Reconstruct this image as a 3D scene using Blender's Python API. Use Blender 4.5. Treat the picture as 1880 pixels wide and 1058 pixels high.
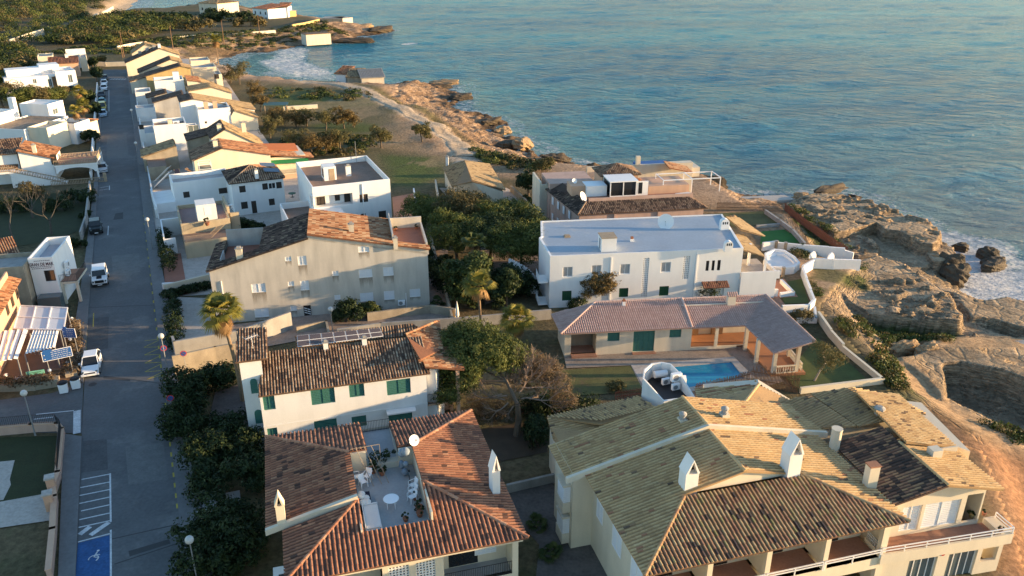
import bpy, math, random
import numpy as np
from mathutils import Vector, Matrix

random.seed(7)
RNG = np.random.default_rng(7)
SC = bpy.context.scene
COL = SC.collection
for o in list(bpy.data.objects):
    bpy.data.objects.remove(o)

# ------------------------------------------------------------------ camera, sky, sun, exposure
F_PX, HC = 1500.0, 42.0
PITCH = math.atan(652 / F_PX)
CP, SP = math.cos(PITCH), math.sin(PITCH)
cam_d = bpy.data.cameras.new("camera")
cam = bpy.data.objects.new("camera", cam_d)
COL.objects.link(cam)
cam.location = (0, 0, HC)
cam.rotation_euler = (math.pi / 2 - PITCH, 0, 0)
cam_d.sensor_width = 36.0
cam_d.lens = 36.0 * F_PX / 1880.0
cam_d.clip_start = 0.5
cam_d.clip_end = 9000
SC.camera = cam

SUN_AZ = math.radians(89)      # clockwise from the view heading (+Y)
SUN_EL = math.radians(6.9)
sun_dir = Vector((math.sin(SUN_AZ) * math.cos(SUN_EL), math.cos(SUN_AZ) * math.cos(SUN_EL), math.sin(SUN_EL)))
world = bpy.data.worlds.new("World")
SC.world = world
world.use_nodes = True
wn = world.node_tree.nodes
sky = wn.new("ShaderNodeTexSky")
sky.sky_type = 'NISHITA'
sky.sun_disc = False
sky.sun_elevation = SUN_EL
sky.sun_rotation = SUN_AZ
sky.air_density = 1.0
sky.dust_density = 0.4
sky.ozone_density = 2.2
wn["Background"].inputs[1].default_value = 0.15
world.node_tree.links.new(sky.outputs[0], wn["Background"].inputs[0])
sun_d = bpy.data.lights.new("sun", 'SUN')
sun_d.energy = 4.1
sun_d.angle = math.radians(0.6)
sun_d.color = (1.0, 0.69, 0.37)
sun = bpy.data.objects.new("sun", sun_d)
COL.objects.link(sun)
sun.rotation_euler = (-sun_dir).to_track_quat('-Z', 'Y').to_euler()
SC.view_settings.view_transform = 'Standard'
SC.view_settings.look = 'None'
SC.view_settings.gamma = 1.0
SC.view_settings.exposure = 1.68
SC.view_settings.use_curve_mapping = False
SC.cycles.max_bounces = 6
SC.cycles.diffuse_bounces = 3
SC.cycles.glossy_bounces = 3
SC.cycles.transmission_bounces = 3
SC.cycles.transparent_max_bounces = 4

SEA = -5.0

def at(px, py, z=0.0):
    """the point at height z that lies on the sight line of a measured photograph pixel"""
    u, v = px - 940, py - 529
    t = (HC - z) / (v * CP + F_PX * SP)
    return Vector((u * t, (F_PX * CP - v * SP) * t, z))

def ray_dir(px, py):
    u, v = px - 940, py - 529
    return Vector((u, F_PX * CP - v * SP, -(v * CP + F_PX * SP)))

# ------------------------------------------------------------------ materials
MATS = {}
def nd(nt, t, **kw):
    n = nt.nodes.new(t)
    for k, v in kw.items():
        setattr(n, k, v)
    return n

def M(name, c, rough=0.85, var=0.18, scale=0.8, fine=14.0, bump=0.15, metal=0.0, streak=0.0, tone=None, spec=0.3, patch=None, bumpdist=0.03):
    """procedural material: base colour, broad and fine mottling, optional rain streaks, optional per-piece tone ramp"""
    if name in MATS:
        return MATS[name]
    m = bpy.data.materials.new(name)
    m.use_nodes = True
    nt = m.node_tree
    L = nt.links.new
    b = nt.nodes["Principled BSDF"]
    b.inputs["Roughness"].default_value = rough
    b.inputs["Metallic"].default_value = metal
    b.inputs["Specular IOR Level"].default_value = spec
    geo = nd(nt, "ShaderNodeNewGeometry")
    n1 = nd(nt, "ShaderNodeTexNoise"); n1.inputs["Scale"].default_value = scale; n1.inputs["Detail"].default_value = 5
    n2 = nd(nt, "ShaderNodeTexNoise"); n2.inputs["Scale"].default_value = fine; n2.inputs["Detail"].default_value = 3
    L(geo.outputs["Position"], n1.inputs["Vector"]); L(geo.outputs["Position"], n2.inputs["Vector"])
    if tone:
        a = nd(nt, "ShaderNodeAttribute"); a.attribute_name = "tone"
        r = nd(nt, "ShaderNodeValToRGB")
        els = r.color_ramp.elements
        while len(els) < len(tone):
            els.new(0.5)
        for e, (p, col) in zip(els, tone):
            e.position = p; e.color = (*col, 1)
        L(a.outputs["Fac"], r.inputs[0])
        base = r.outputs[0]
    else:
        rgb = nd(nt, "ShaderNodeRGB"); rgb.outputs[0].default_value = (*c, 1)
        base = rgb.outputs[0]
    if patch:                                    # (colour, threshold, scale): lichen, dirt, worn patches
        n3 = nd(nt, "ShaderNodeTexNoise"); n3.inputs["Scale"].default_value = patch[2]; n3.inputs["Detail"].default_value = 6; n3.inputs["Roughness"].default_value = 0.65
        L(geo.outputs["Position"], n3.inputs["Vector"])
        mr = nd(nt, "ShaderNodeMapRange"); mr.inputs[1].default_value = patch[1]; mr.inputs[2].default_value = patch[1] + 0.12
        L(n3.outputs[0], mr.inputs[0])
        mp = nd(nt, "ShaderNodeMix", data_type='RGBA')
        L(mr.outputs[0], mp.inputs[0]); L(base, mp.inputs[6]); mp.inputs[7].default_value = (*patch[0], 1)
        base = mp.outputs[2]
    if streak:
        mpn = nd(nt, "ShaderNodeMapping"); mpn.inputs["Scale"].default_value = (1.1, 1.1, 0.2)
        L(geo.outputs["Position"], mpn.inputs[0])
        n4 = nd(nt, "ShaderNodeTexNoise"); n4.inputs["Scale"].default_value = 1.0; n4.inputs["Detail"].default_value = 6
        L(mpn.outputs[0], n4.inputs["Vector"])
        ms = nd(nt, "ShaderNodeMapRange"); ms.inputs[1].default_value = 0.42; ms.inputs[2].default_value = 0.72; ms.inputs[3].default_value = 1.0; ms.inputs[4].default_value = 1.0 - streak
        L(n4.outputs[0], ms.inputs[0])
        mm = nd(nt, "ShaderNodeMix", data_type='RGBA', blend_type='MULTIPLY'); mm.inputs[0].default_value = 1
        L(base, mm.inputs[6]); L(ms.outputs[0], mm.inputs[7])
        base = mm.outputs[2]
    add = nd(nt, "ShaderNodeMath", operation='ADD'); L(n1.outputs[0], add.inputs[0]); L(n2.outputs[0], add.inputs[1])
    mv = nd(nt, "ShaderNodeMapRange"); mv.inputs[1].default_value = 0.6; mv.inputs[2].default_value = 1.4
    mv.inputs[3].default_value = 1 - var; mv.inputs[4].default_value = 1 + var
    L(add.outputs[0], mv.inputs[0])
    mx = nd(nt, "ShaderNodeMix", data_type='RGBA', blend_type='MULTIPLY'); mx.inputs[0].default_value = 1
    L(base, mx.inputs[6]); L(mv.outputs[0], mx.inputs[7])
    L(mx.outputs[2], b.inputs["Base Color"])
    if bump:
        bp = nd(nt, "ShaderNodeBump"); bp.inputs["Strength"].default_value = bump; bp.inputs["Distance"].default_value = bumpdist
        L(n2.outputs[0], bp.inputs["Height"]); L(bp.outputs[0], b.inputs["Normal"])
    MATS[name] = m
    return m

def leaf_mat(name, dark, mid, light, trans=0.25):
    if name in MATS:
        return MATS[name]
    m = bpy.data.materials.new(name); m.use_nodes = True
    nt = m.node_tree; L = nt.links.new
    b = nt.nodes["Principled BSDF"]
    b.inputs["Roughness"].default_value = 0.6
    b.inputs["Specular IOR Level"].default_value = 0.2
    a = nd(nt, "ShaderNodeAttribute"); a.attribute_name = "tone"
    r = nd(nt, "ShaderNodeValToRGB")
    e = r.color_ramp.elements
    e[0].color = (*dark, 1); e[1].color = (*light, 1)
    k = e.new(0.5); k.color = (*mid, 1)
    L(a.outputs["Fac"], r.inputs[0]); L(r.outputs[0], b.inputs["Base Color"])
    tr = nd(nt, "ShaderNodeBsdfTranslucent"); L(r.outputs[0], tr.inputs[0])
    ms = nd(nt, "ShaderNodeMixShader"); ms.inputs[0].default_value = trans
    out = nt.nodes["Material Output"]
    L(b.outputs[0], ms.inputs[1]); L(tr.outputs[0], ms.inputs[2]); L(ms.outputs[0], out.inputs[0])
    MATS[name] = m
    return m

# ------------------------------------------------------------------ mesh building
class MB:
    def __init__(s):
        s.v, s.f, s.t, s.tone = [], [], [], 0.5
    def add(s, vs, fs):
        n = len(s.v)
        s.v.extend(tuple(p) for p in vs)
        s.t.extend([s.tone] * len(vs))
        s.f.extend(tuple(n + i for i in f) for f in fs)
        return s
    def poly(s, pts):
        return s.add(pts, [tuple(range(len(pts)))])
    def box(s, x0, y0, z0, x1, y1, z1):
        vs = [(x0, y0, z0), (x1, y0, z0), (x1, y1, z0), (x0, y1, z0), (x0, y0, z1), (x1, y0, z1), (x1, y1, z1), (x0, y1, z1)]
        return s.add(vs, [(3, 2, 1, 0), (4, 5, 6, 7), (0, 1, 5, 4), (1, 2, 6, 5), (2, 3, 7, 6), (3, 0, 4, 7)])
    def rbox(s, cx, cy, z0, w, d, h, a=0.0, taper=1.0):
        ca, sa = math.cos(a), math.sin(a)
        vs = []
        for k, z in ((1.0, z0), (taper, z0 + h)):
            for dx, dy in ((-w / 2, -d / 2), (w / 2, -d / 2), (w / 2, d / 2), (-w / 2, d / 2)):
                vs.append((cx + (dx * ca - dy * sa) * k, cy + (dx * sa + dy * ca) * k, z))
        return s.add(vs, [(3, 2, 1, 0), (4, 5, 6, 7), (0, 1, 5, 4), (1, 2, 6, 5), (2, 3, 7, 6), (3, 0, 4, 7)])
    def prism(s, pts, z0, z1):
        n = len(pts)
        g0 = (lambda i: z0) if not hasattr(z0, '__len__') else (lambda i: z0[i])
        g1 = (lambda i: z1) if not hasattr(z1, '__len__') else (lambda i: z1[i])
        vs = [(p[0], p[1], g0(i)) for i, p in enumerate(pts)] + [(p[0], p[1], g1(i)) for i, p in enumerate(pts)]
        return s.add(vs, [tuple(range(n - 1, -1, -1)), tuple(range(n, 2 * n))] + [(i, (i + 1) % n, n + (i + 1) % n, n + i) for i in range(n)])
    def slab(s, pts, th):
        """a planar polygon given thickness straight down"""
        n = len(pts)
        vs = [tuple(p) for p in pts] + [(p[0], p[1], p[2] - th) for p in pts]
        return s.add(vs, [tuple(range(n)), tuple(range(2 * n - 1, n - 1, -1))] + [(i, n + i, n + (i + 1) % n, (i + 1) % n) for i in range(n)])
    def bar(s, a, b, w, h=None):
        a, b = Vector(a), Vector(b); h = h or w
        d = (b - a).normalized()
        up = Vector((0, 0, 1)) if abs(d.z) < 0.95 else Vector((1, 0, 0))
        x = d.cross(up).normalized() * w / 2; y = x.cross(d).normalized() * h / 2
        vs = [a - x - y, a + x - y, a + x + y, a - x + y, b - x - y, b + x - y, b + x + y, b - x + y]
        return s.add(vs, [(3, 2, 1, 0), (4, 5, 6, 7), (0, 1, 5, 4), (1, 2, 6, 5), (2, 3, 7, 6), (3, 0, 4, 7)])
    def tube(s, pts, rs, n=6, cap=True):
        pts = [Vector(p) for p in pts]
        if not hasattr(rs, '__len__'):
            rs = [rs] * len(pts)
        vs, fs = [], []
        for i, p in enumerate(pts):
            d = (pts[min(i + 1, len(pts) - 1)] - pts[max(i - 1, 0)]).normalized()
            up = Vector((0, 0, 1)) if abs(d.z) < 0.9 else Vector((1, 0, 0))
            x = d.cross(up).normalized(); y = x.cross(d).normalized()
            for k in range(n):
                a = 2 * math.pi * k / n
                vs.append(p + x * math.cos(a) * rs[i] + y * math.sin(a) * rs[i])
        for i in range(len(pts) - 1):
            for k in range(n):
                fs.append((i * n + k, i * n + (k + 1) % n, (i + 1) * n + (k + 1) % n, (i + 1) * n + k))
        if cap:
            fs.append(tuple(range(n - 1, -1, -1))); fs.append(tuple(range((len(pts) - 1) * n, len(pts) * n)))
        return s.add(vs, fs)
    def lathe(s, c, prof, n=14):
        vs, fs = [], []
        for r, z in prof:
            for k in range(n):
                a = 2 * math.pi * k / n
                vs.append((c[0] + r * math.cos(a), c[1] + r * math.sin(a), c[2] + z))
        for i in range(len(prof) - 1):
            for k in range(n):
                fs.append((i * n + k, i * n + (k + 1) % n, (i + 1) * n + (k + 1) % n, (i + 1) * n + k))
        fs.append(tuple(range(n - 1, -1, -1))); fs.append(tuple(range((len(prof) - 1) * n, len(prof) * n)))
        return s.add(vs, fs)
    def ball(s, c, r, n=12, m=8, sz=1.0):
        return s.lathe(c, [(max(1e-3, r * math.sin(math.pi * i / m)), -r * sz * math.cos(math.pi * i / m)) for i in range(m + 1)], n)
    def build(s, name, mat, parent=None, smooth=False):
        me = bpy.data.meshes.new(name)
        me.from_pydata(s.v, [], s.f)
        if any(abs(t - 0.5) > 1e-6 for t in s.t):
            a = me.attributes.new("tone", 'FLOAT', 'POINT'); a.data.foreach_set("value", s.t)
        if smooth:
            me.polygons.foreach_set("use_smooth", [True] * len(me.polygons))
        me.materials.append(mat if not isinstance(mat, str) else MATS[mat])
        o = bpy.data.objects.new(name, me)
        COL.objects.link(o)
        if parent is not None:
            o.parent = parent
        return o

def np_mesh(name, verts, quads, mat, tone=None, rgb=None, smooth=False, parent=None):
    me = bpy.data.meshes.new(name)
    nv, nf = len(verts), len(quads); k = quads.shape[1]
    me.vertices.add(nv); me.vertices.foreach_set("co", np.asarray(verts, np.float32).ravel())
    me.loops.add(nf * k); me.loops.foreach_set("vertex_index", np.asarray(quads, np.int32).ravel())
    me.polygons.add(nf); me.polygons.foreach_set("loop_start", np.arange(0, nf * k, k, dtype=np.int32))
    if smooth:
        me.polygons.foreach_set("use_smooth", np.ones(nf, dtype=bool))
    me.update(calc_edges=True)
    if tone is not None:
        a = me.attributes.new("tone", 'FLOAT', 'POINT'); a.data.foreach_set("value", np.asarray(tone, np.float32))
    if rgb is not None:
        a = me.attributes.new("albedo", 'FLOAT_COLOR', 'POINT')
        c = np.ones((nv, 4), np.float32); c[:, :3] = rgb
        a.data.foreach_set("color", c.ravel())
    me.materials.append(mat)
    o = bpy.data.objects.new(name, me); COL.objects.link(o)
    if parent is not None:
        o.parent = parent
    return o

def tag(o, label, cat, group=None):
    o['label'] = label; o['category'] = cat
    if group:
        o['group'] = group
    return o

def thing(name, label, cat, loc=(0, 0, 0), rz=0.0, group=None):
    o = bpy.data.objects.new(name, None); COL.objects.link(o)
    o.empty_display_size = 0.3
    o.location = loc; o.rotation_euler = (0, 0, rz)
    return tag(o, label, cat, group)

def struct(o, kind='structure'):
    o['kind'] = kind
    return o

KIDS = {}
def dup(root, loc, rz=0.0, label=None, scale=None, group=None):
    """a copy of a thing with copies of its parts and sub-parts"""
    r = root.copy(); COL.objects.link(r); r.location = loc; r.rotation_euler = (0, 0, rz)
    if scale is not None:
        r.scale = scale if hasattr(scale, '__len__') else (scale,) * 3
    if label:
        r['label'] = label
    if group:
        r['group'] = group
    if root.name not in KIDS:
        KIDS[root.name] = [(c, [g for g in bpy.data.objects if g.parent == c]) for c in bpy.data.objects if c.parent == root]
    for c, gs in KIDS[root.name]:
        c2 = c.copy(); COL.objects.link(c2); c2.parent = r
        for g in gs:
            g2 = g.copy(); COL.objects.link(g2); g2.parent = c2
    return r

# ------------------------------------------------------------------ shapes in plan
def in_poly(P, poly):
    x, y = P[:, 0], P[:, 1]
    inside = np.zeros(len(P), bool)
    n = len(poly)
    for i in range(n):
        x1, y1 = poly[i][0], poly[i][1]; x2, y2 = poly[(i + 1) % n][0], poly[(i + 1) % n][1]
        if y1 == y2:
            continue
        c = (y1 > y) != (y2 > y)
        inside ^= c & (x < (x2 - x1) * (y - y1) / (y2 - y1) + x1)
    return inside

def seg_dist(P, line, closed=False):
    d = np.full(len(P), 1e9)
    n = len(line)
    for i in range(n if closed else n - 1):
        a = np.array(line[i][:2], float); b = np.array(line[(i + 1) % n][:2], float)
        ab = b - a
        t = np.clip(((P - a) @ ab) / max(ab @ ab, 1e-9), 0, 1)
        d = np.minimum(d, np.hypot(P[:, 0] - a[0] - t * ab[0], P[:, 1] - a[1] - t * ab[1]))
    return d

def sdist(P, poly):
    d = seg_dist(P, poly, True)
    return np.where(in_poly(P, poly), d, -d)

def sm(x, a, b):
    t = np.clip((x - a) / (b - a), 0, 1)
    return t * t * (3 - 2 * t)

_perm = np.random.default_rng(3).permutation(512)
_gv = np.random.default_rng(4).random(512)
def vnoise(x, y):
    xi, yi = np.floor(x).astype(int), np.floor(y).astype(int)
    fx, fy = x - xi, y - yi
    fx = fx * fx * (3 - 2 * fx); fy = fy * fy * (3 - 2 * fy)
    h = lambda i, j: _gv[_perm[(i & 255) + _perm[j & 255] & 511] & 511]
    return (h(xi, yi) * (1 - fx) + h(xi + 1, yi) * fx) * (1 - fy) + (h(xi, yi + 1) * (1 - fx) + h(xi + 1, yi + 1) * fx) * fy
def fbm(x, y, oct=4, gain=0.5):
    s, a, tot = 0.0, 1.0, 0.0
    for k in range(oct):
        s = s + a * (vnoise(x * 2 ** k + 17.3 * k, y * 2 ** k - 9.1 * k) - 0.5); tot += a; a *= gain
    return s / tot

def px_poly(pts, z=0.0):
    return [at(x, y, z)[:2] for x, y in pts]

# ------------------------------------------------------------------ the ground, the shore and the sea
SHORE_PX = [(283, -6), (278, 8), (268, 16), (272, 24), (300, 22), (330, 15), (366, 12), (430, 16), (470, 15), (545, 36), (600, 38), (650, 42), (690, 50), (727, 56),
            (705, 63), (668, 67), (676, 76), (640, 80), (600, 80), (560, 86), (520, 92), (500, 97), (455, 101), (438, 110),
            (434, 126), (452, 140), (500, 143), (560, 149), (620, 155), (712, 158), (735, 152), (832, 154), (850, 170), (862, 186),
            (852, 200), (905, 214), (940, 224), (940, 240), (985, 262), (985, 278), (1030, 290), (1075, 299), (1130, 303), (1250, 322), (1300, 336), (1345, 350), (1440, 360),
            (1490, 352), (1560, 352), (1600, 362), (1640, 388), (1690, 402), (1733, 432), (1748, 462), (1790, 505), (1795, 540), (1850, 552), (1900, 560),
            (1990, 585), (2150, 640), (2400, 720)]
SHORE = [tuple(at(x, y, SEA)[:2]) for x, y in SHORE_PX]
LAND = SHORE + [(260, 40), (260, -60), (-900, -60), (-900, 1500), (-420, 1400)]
OPEN_SEA = SHORE

BEACH = px_poly([(150, 60), (215, 25), (270, 4), (285, -10), (240, -10), (205, 8), (130, 50)], -3)
COVE = px_poly([(395, 104), (452, 100), (456, 140), (415, 142)], -4)

def plateau(P, poly, top, steep, warp=0.8, foot=-99.0):
    d = sdist(P, poly) + warp * fbm(P[:, 0] * 0.22, P[:, 1] * 0.22, 4) * 2
    return np.where(d > 0, top, np.maximum(top + steep * d, foot))

# quarried platforms of the cliff: outline pixels, height of the top they were read at
PLATS = [
    ([(1500, 520), (1530, 495), (1575, 478), (1610, 468), (1650, 480), (1690, 500), (1735, 535), (1762, 575), (1757, 592), (1700, 588), (1680, 583), (1600, 575), (1570, 560), (1540, 540)], -1.0, 3.6),
    ([(1440, 368), (1490, 356), (1560, 358), (1610, 372), (1660, 392), (1705, 404), (1730, 430), (1716, 450), (1690, 446), (1655, 424), (1625, 420), (1607, 408), (1590, 414), (1560, 422), (1530, 425), (1500, 415), (1470, 395)], -0.6, 4.5),
    ([(1530, 430), (1560, 424), (1590, 430), (1612, 446), (1604, 462), (1575, 462), (1540, 446)], -1.4, 2.0),
    ([(1706, 440), (1752, 452), (1750, 470), (1720, 476), (1700, 462)], -1.6, 5.0),
    ([(1775, 555), (1850, 545), (1900, 556), (1960, 590), (1930, 620), (1880, 600), (1830, 585), (1782, 580)], -1.6, 4.5),
    ([(1640, 655), (1690, 650), (1720, 662), (1760, 655), (1830, 662), (1900, 690), (1960, 740), (1900, 745), (1860, 715), (1830, 700), (1770, 690), (1748, 700), (1738, 740), (1722, 735), (1705, 700)], -1.2, 4.0),
    ([(1480, 575), (1500, 570), (1535, 600), (1560, 625), (1545, 632), (1510, 612)], -0.6, 2.2),
    ([(1525, 625), (1560, 628), (1600, 645), (1612, 664), (1590, 668), (1550, 650)], -0.5, 2.0),
    ([(1810, 790), (1850, 778), (1910, 800), (1900, 830), (1850, 822)], -1.5, 1.5),
]
PLATS = [(px_poly(p, z), z, s) for p, z, s in PLATS]
PIT = px_poly([(1738, 690), (1765, 688), (1830, 702), (1900, 730), (1960, 790), (1930, 840), (1850, 800), (1790, 770), (1745, 745)], -2.5)
PIT2 = px_poly([(1628, 645), (1655, 628), (1700, 632), (1700, 645), (1665, 660), (1640, 665)], -2)
HOLLOW = px_poly([(1570, 585), (1640, 600), (1750, 605), (1765, 625), (1700, 640), (1620, 645), (1585, 625)], -3)
HOLLOW2 = px_poly([(1800, 620), (1870, 600), (1900, 625), (1860, 640)], -4)
CLIFF_ZONE = px_poly([(1440, 340), (1490, 352), (1750, 420), (1900, 540), (2300, 700), (2300, 1100), (1850, 1300), (1790, 840), (1660, 760), (1600, 700), (1500, 570), (1480, 500), (1440, 400)], -3)
CLIFF_TRACK = [at(a, b, -1.6)[:2] for a, b in ((1880, 620), (1800, 628), (1720, 630), (1650, 632), (1625, 645), (1650, 668), (1665, 690), (1690, 720), (1740, 760), (1800, 805), (1860, 850))]
FLAT_ROCK = px_poly([(1290, 340), (1440, 352), (1480, 365), (1440, 385), (1300, 375)], -3)

def height(P, fine=False):
    x, y = P[:, 0], P[:, 1]
    d = sdist(P, LAND)
    d = d + fbm(x * 0.06, y * 0.06, 4) * 7 * sm(d, -6, 6)
    base = -5.9 + 5.9 * sm(d, -3, 30)
    beach = np.maximum(sm(sdist(P, BEACH), -12, 6), sm(sdist(P, COVE), -10, 4))
    base = base * (1 - beach) + (-5.9 + 2.2 * sm(d, -4, 34)) * beach
    rock = sm(d, -2, 2) * (1 - sm(d, 18, 40)) * (1 - beach)
    lump = fbm(x * 0.16, y * 0.16, 5)
    ridg = np.abs(fbm(x * 0.07 + 3, y * 0.1, 4))
    h = base + rock * (lump * 2.2 + (0.22 - ridg) * 1.8 + fbm(x * .45, y * .45, 3) * 1.6 * (1 - sm(d, 6, 18)) + (0.3 - 1.9 * np.abs(fbm(x * .2, y * .26, 4)) + fbm(x * 1.1, y * 1.1, 2) * .5) * (1 - sm(d, 14, 26)))
    h = np.where(d < 0, np.minimum(h, SEA - 0.4), h)
    cz = sm(sdist(P, CLIFF_ZONE), -2, 4)
    if cz.max() > 0:
        g = -5.8 + 3.4 * sm(d, -2, 9) + 0.7 * sm(d, 14, 30) + lump * 0.8
        east = sm(x, 45, 75)
        g = g * east + np.minimum(g, -1.0) * (1 - east)
        inland = sm(d, 18, 34)
        g = g * (1 - inland) + (-1.2 + 0.9 * lump) * inland
        g = g - 1.2 * sm(sdist(P, HOLLOW), -1.5, 2) - 1.0 * sm(sdist(P, HOLLOW2), -1.5, 2)
        for poly, top, steep in PLATS:
            pl = plateau(P, poly, top, steep)
            strata = 0.15 * np.sin(pl * 5.5) + fbm(x * 0.6, y * 0.6, 4) * 0.35 + fbm(x * 0.1, y * 0.1, 2) * 0.6
            g = np.maximum(g, np.where(pl > -6.5, pl + strata * sm(pl, -6.5, -4), -9))
        sp_ = sm(sdist(P, PIT), -0.9, 0.5); g = g * (1 - sp_) + (-3.7 + lump * 1.4) * sp_
        s2 = sm(sdist(P, PIT2), -0.8, 0.6)
        g = g * (1 - s2) + (-4.0 + lump * .5) * s2
        rough = np.maximum(1 - sm(seg_dist(P, CLIFF_TRACK), 1.2, 3.5), sm(sdist(P, SAND), -1, 2))
        g = g + (np.abs(fbm(x * 0.22, y * 0.4, 4)) * -0.8 + 0.12 + fbm(x * 1.3, y * 1.6, 4, .6) * 0.36) * (1 - rough) * sm(g, -5.6, -4.4) * (1 - sm(sdist(P, HOLLOW), -1, 2) * .7)
        stp = 0.62; gq = (g + 0.5 * fbm(x * 0.12, y * 0.12, 2)) / stp; fr = gq - np.floor(gq)
        g = g + (np.floor(gq) + sm(fr, 0.74, 0.97) - gq) * stp * 0.85 * (1 - rough)
        g = np.where(d < -1.0, np.minimum(g, SEA - 0.4), g)
        h = h * (1 - cz) + g * cz
    inl = sm(d, 30, 60)
    h = h + (fbm(x * 0.02, y * 0.02, 3) * 1.2) * inl * sm(y, 300, 420)
    h = h + sm(-x - 60, 60, 260) * sm(y, 190, 400) * 4.0 * (1 - beach) * sm(d, 50, 140)
    return h

def hz(x, y):
    return float(height(np.array([[x, y]], float))[0])

# built-up area is level: heights there are flattened to -0.05 so that paving sheets lie on it
LEVEL = px_poly([(60, 1400), (-400, 1100), (-300, 560), (-150, 300), (60, 160), (150, 118), (290, 96), (420, 120), (440, 150), (480, 200), (560, 270), (730, 330), (800, 300), (930, 312), (1010, 300), (1290, 318), (1400, 395), (1480, 460), (1568, 490), (1500, 560), (1620, 700), (1660, 760), (1800, 830), (1850, 960), (1950, 1300)], 0)
def ground_z(P):
    h = height(P)
    k = sm(sdist(P, LEVEL), -3, 0.5)
    return h * (1 - k) + (-0.06) * k

def zone_colors(P, z):
    x, y = P[:, 0], P[:, 1]
    n = len(P)
    d = sdist(P, LAND)
    nz = fbm(x * 0.12, y * 0.12, 5); nf = fbm(x * 0.7, y * 0.7, 4); nl = fbm(x * 0.035, y * 0.035, 3)
    dist = np.hypot(x, y)
    c = np.empty((n, 3)); c[:] = (0.10, 0.085, 0.045)
    def mix(mask, col):
        m = np.clip(mask, 0, 1)[:, None]
        c[:] = c * (1 - m) + np.array(col) * m
    def zone(px, col, soft=2.0, z0=0.0, wob=2.0):
        mix(sm(sdist(P, px_poly(px, z0)) + nz * wob * 2, -soft, soft), col)
    mix(sm(nz, -0.05, 0.15), (0.13, 0.10, 0.055))
    # field by the shore
    zone([(430, 150), (640, 150), (720, 190), (860, 300), (840, 345), (700, 345), (560, 270), (470, 200)], (0.135, 0.11, 0.055), 4)
    zone([(500, 158), (600, 166), (690, 182), (705, 190), (600, 188), (505, 190)], (0.10, 0.105, 0.035), 1.5)
    zone([(520, 178), (690, 181), (700, 192), (600, 202), (500, 204)], (0.095, 0.11, 0.033), 1.5)
    zone([(560, 230), (640, 222), (700, 230), (690, 242), (600, 248)], (0.085, 0.10, 0.03), 2)
    zone([(700, 285), (800, 290), (815, 325), (760, 338), (715, 338)], (0.085, 0.105, 0.03), 2)
    zone([(700, 232), (800, 245), (830, 290), (740, 282), (690, 262)], (0.26, 0.175, 0.095), 3)
    mix((nz > 0.10) * sm(sdist(P, px_poly([(430, 150), (640, 150), (860, 300), (700, 345), (470, 200)])), 0, 5) * 0.6, (0.30, 0.21, 0.12))
    mix(sm(nf, 0.08, 0.2) * 0.5 * sm(d, 20, 40), (0.055, 0.06, 0.025))
    # bare rock and sand along the water
    rock = (1 - sm(d + nz * 18, 22, 36))
    mix(rock * sm(x, -140, -90), (0.36, 0.235, 0.145))
    mix(rock * sm(nz, 0.0, 0.12) * 0.75, (0.42, 0.29, 0.19))
    mix(rock * sm(nf + nz, 0.12, 0.25) * 0.55, (0.20, 0.13, 0.085))
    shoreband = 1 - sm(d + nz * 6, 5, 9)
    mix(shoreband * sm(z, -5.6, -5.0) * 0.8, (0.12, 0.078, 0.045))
    rb = 1 - sm(d + nz * 14, 12, 20)
    mix(rb * sm(nf * 1.2 - nz * .5, -0.02, 0.1) * 0.65, (0.15, 0.095, 0.058))
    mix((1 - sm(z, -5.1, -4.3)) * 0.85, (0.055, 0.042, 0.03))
    zone([(640, 150), (700, 166), (760, 196), (800, 210), (840, 235), (880, 262), (905, 282), (860, 258), (810, 232), (770, 205), (720, 190), (660, 170)], (0.12, 0.10, 0.045), 2, -1)
    zone([(858, 262), (885, 278), (930, 296), (1000, 300), (1000, 312), (930, 308), (880, 292)], (0.075, 0.075, 0.03), 1.2, -1)
    # dirt track
    trk = [at(a, b, -0.6)[:2] for a, b in ((556, 152), (620, 158), (668, 170), (700, 186), (732, 202), (775, 224), (808, 240), (835, 262), (848, 285), (855, 305))]
    mix(1 - sm(seg_dist(P, trk) + nf * 1.5, 2.2, 3.4), (0.42, 0.32, 0.225))
    trk = [at(a, b, -0.6)[:2] for a, b in ((380, 80), (450, 66), (500, 70), (560, 62))]
    mix(1 - sm(seg_dist(P, trk) + nf * 2, 2.5, 4.5), (0.30, 0.21, 0.13))
    # cliff country
    cz = sm(sdist(P, CLIFF_ZONE), -2, 3)
    mix(cz, (0.36, 0.26, 0.165))
    mix(cz * sm(nz, 0.02, 0.14) * 0.45, (0.24, 0.18, 0.115))
    mix(cz * sm(nf, 0.06, 0.2) * 0.45, (0.20, 0.135, 0.075))
    mix(cz * sm(nf - nz, 0.1, 0.25) * 0.4, (0.35, 0.24, 0.14))
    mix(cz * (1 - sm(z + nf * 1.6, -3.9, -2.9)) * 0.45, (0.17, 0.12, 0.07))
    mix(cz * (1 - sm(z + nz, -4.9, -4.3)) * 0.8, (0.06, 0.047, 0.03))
    gz = lambda px, z0=-2.0, s=1.2, k=1.0, col=(0.055, 0.068, 0.02): mix(k * (1 - sm(z - z0, 0.5, 1.2)) * sm(sdist(P, px_poly(px, z0)) + nf * 4 + nz * 3, -s, s), col)
    gz([(1565, 585), (1620, 600), (1750, 605), (1752, 626), (1690, 634), (1610, 648), (1580, 622)], -3, .8)
    gz([(1535, 600), (1575, 620), (1560, 640), (1535, 625)], -2)
    gz([(1480, 490), (1520, 495), (1555, 510), (1590, 498), (1580, 520), (1520, 530), (1490, 520)], -0.8)
    gz([(1480, 520), (1510, 540), (1500, 565), (1485, 555)], -0.8, col=(0.085, 0.07, 0.028))
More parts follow.
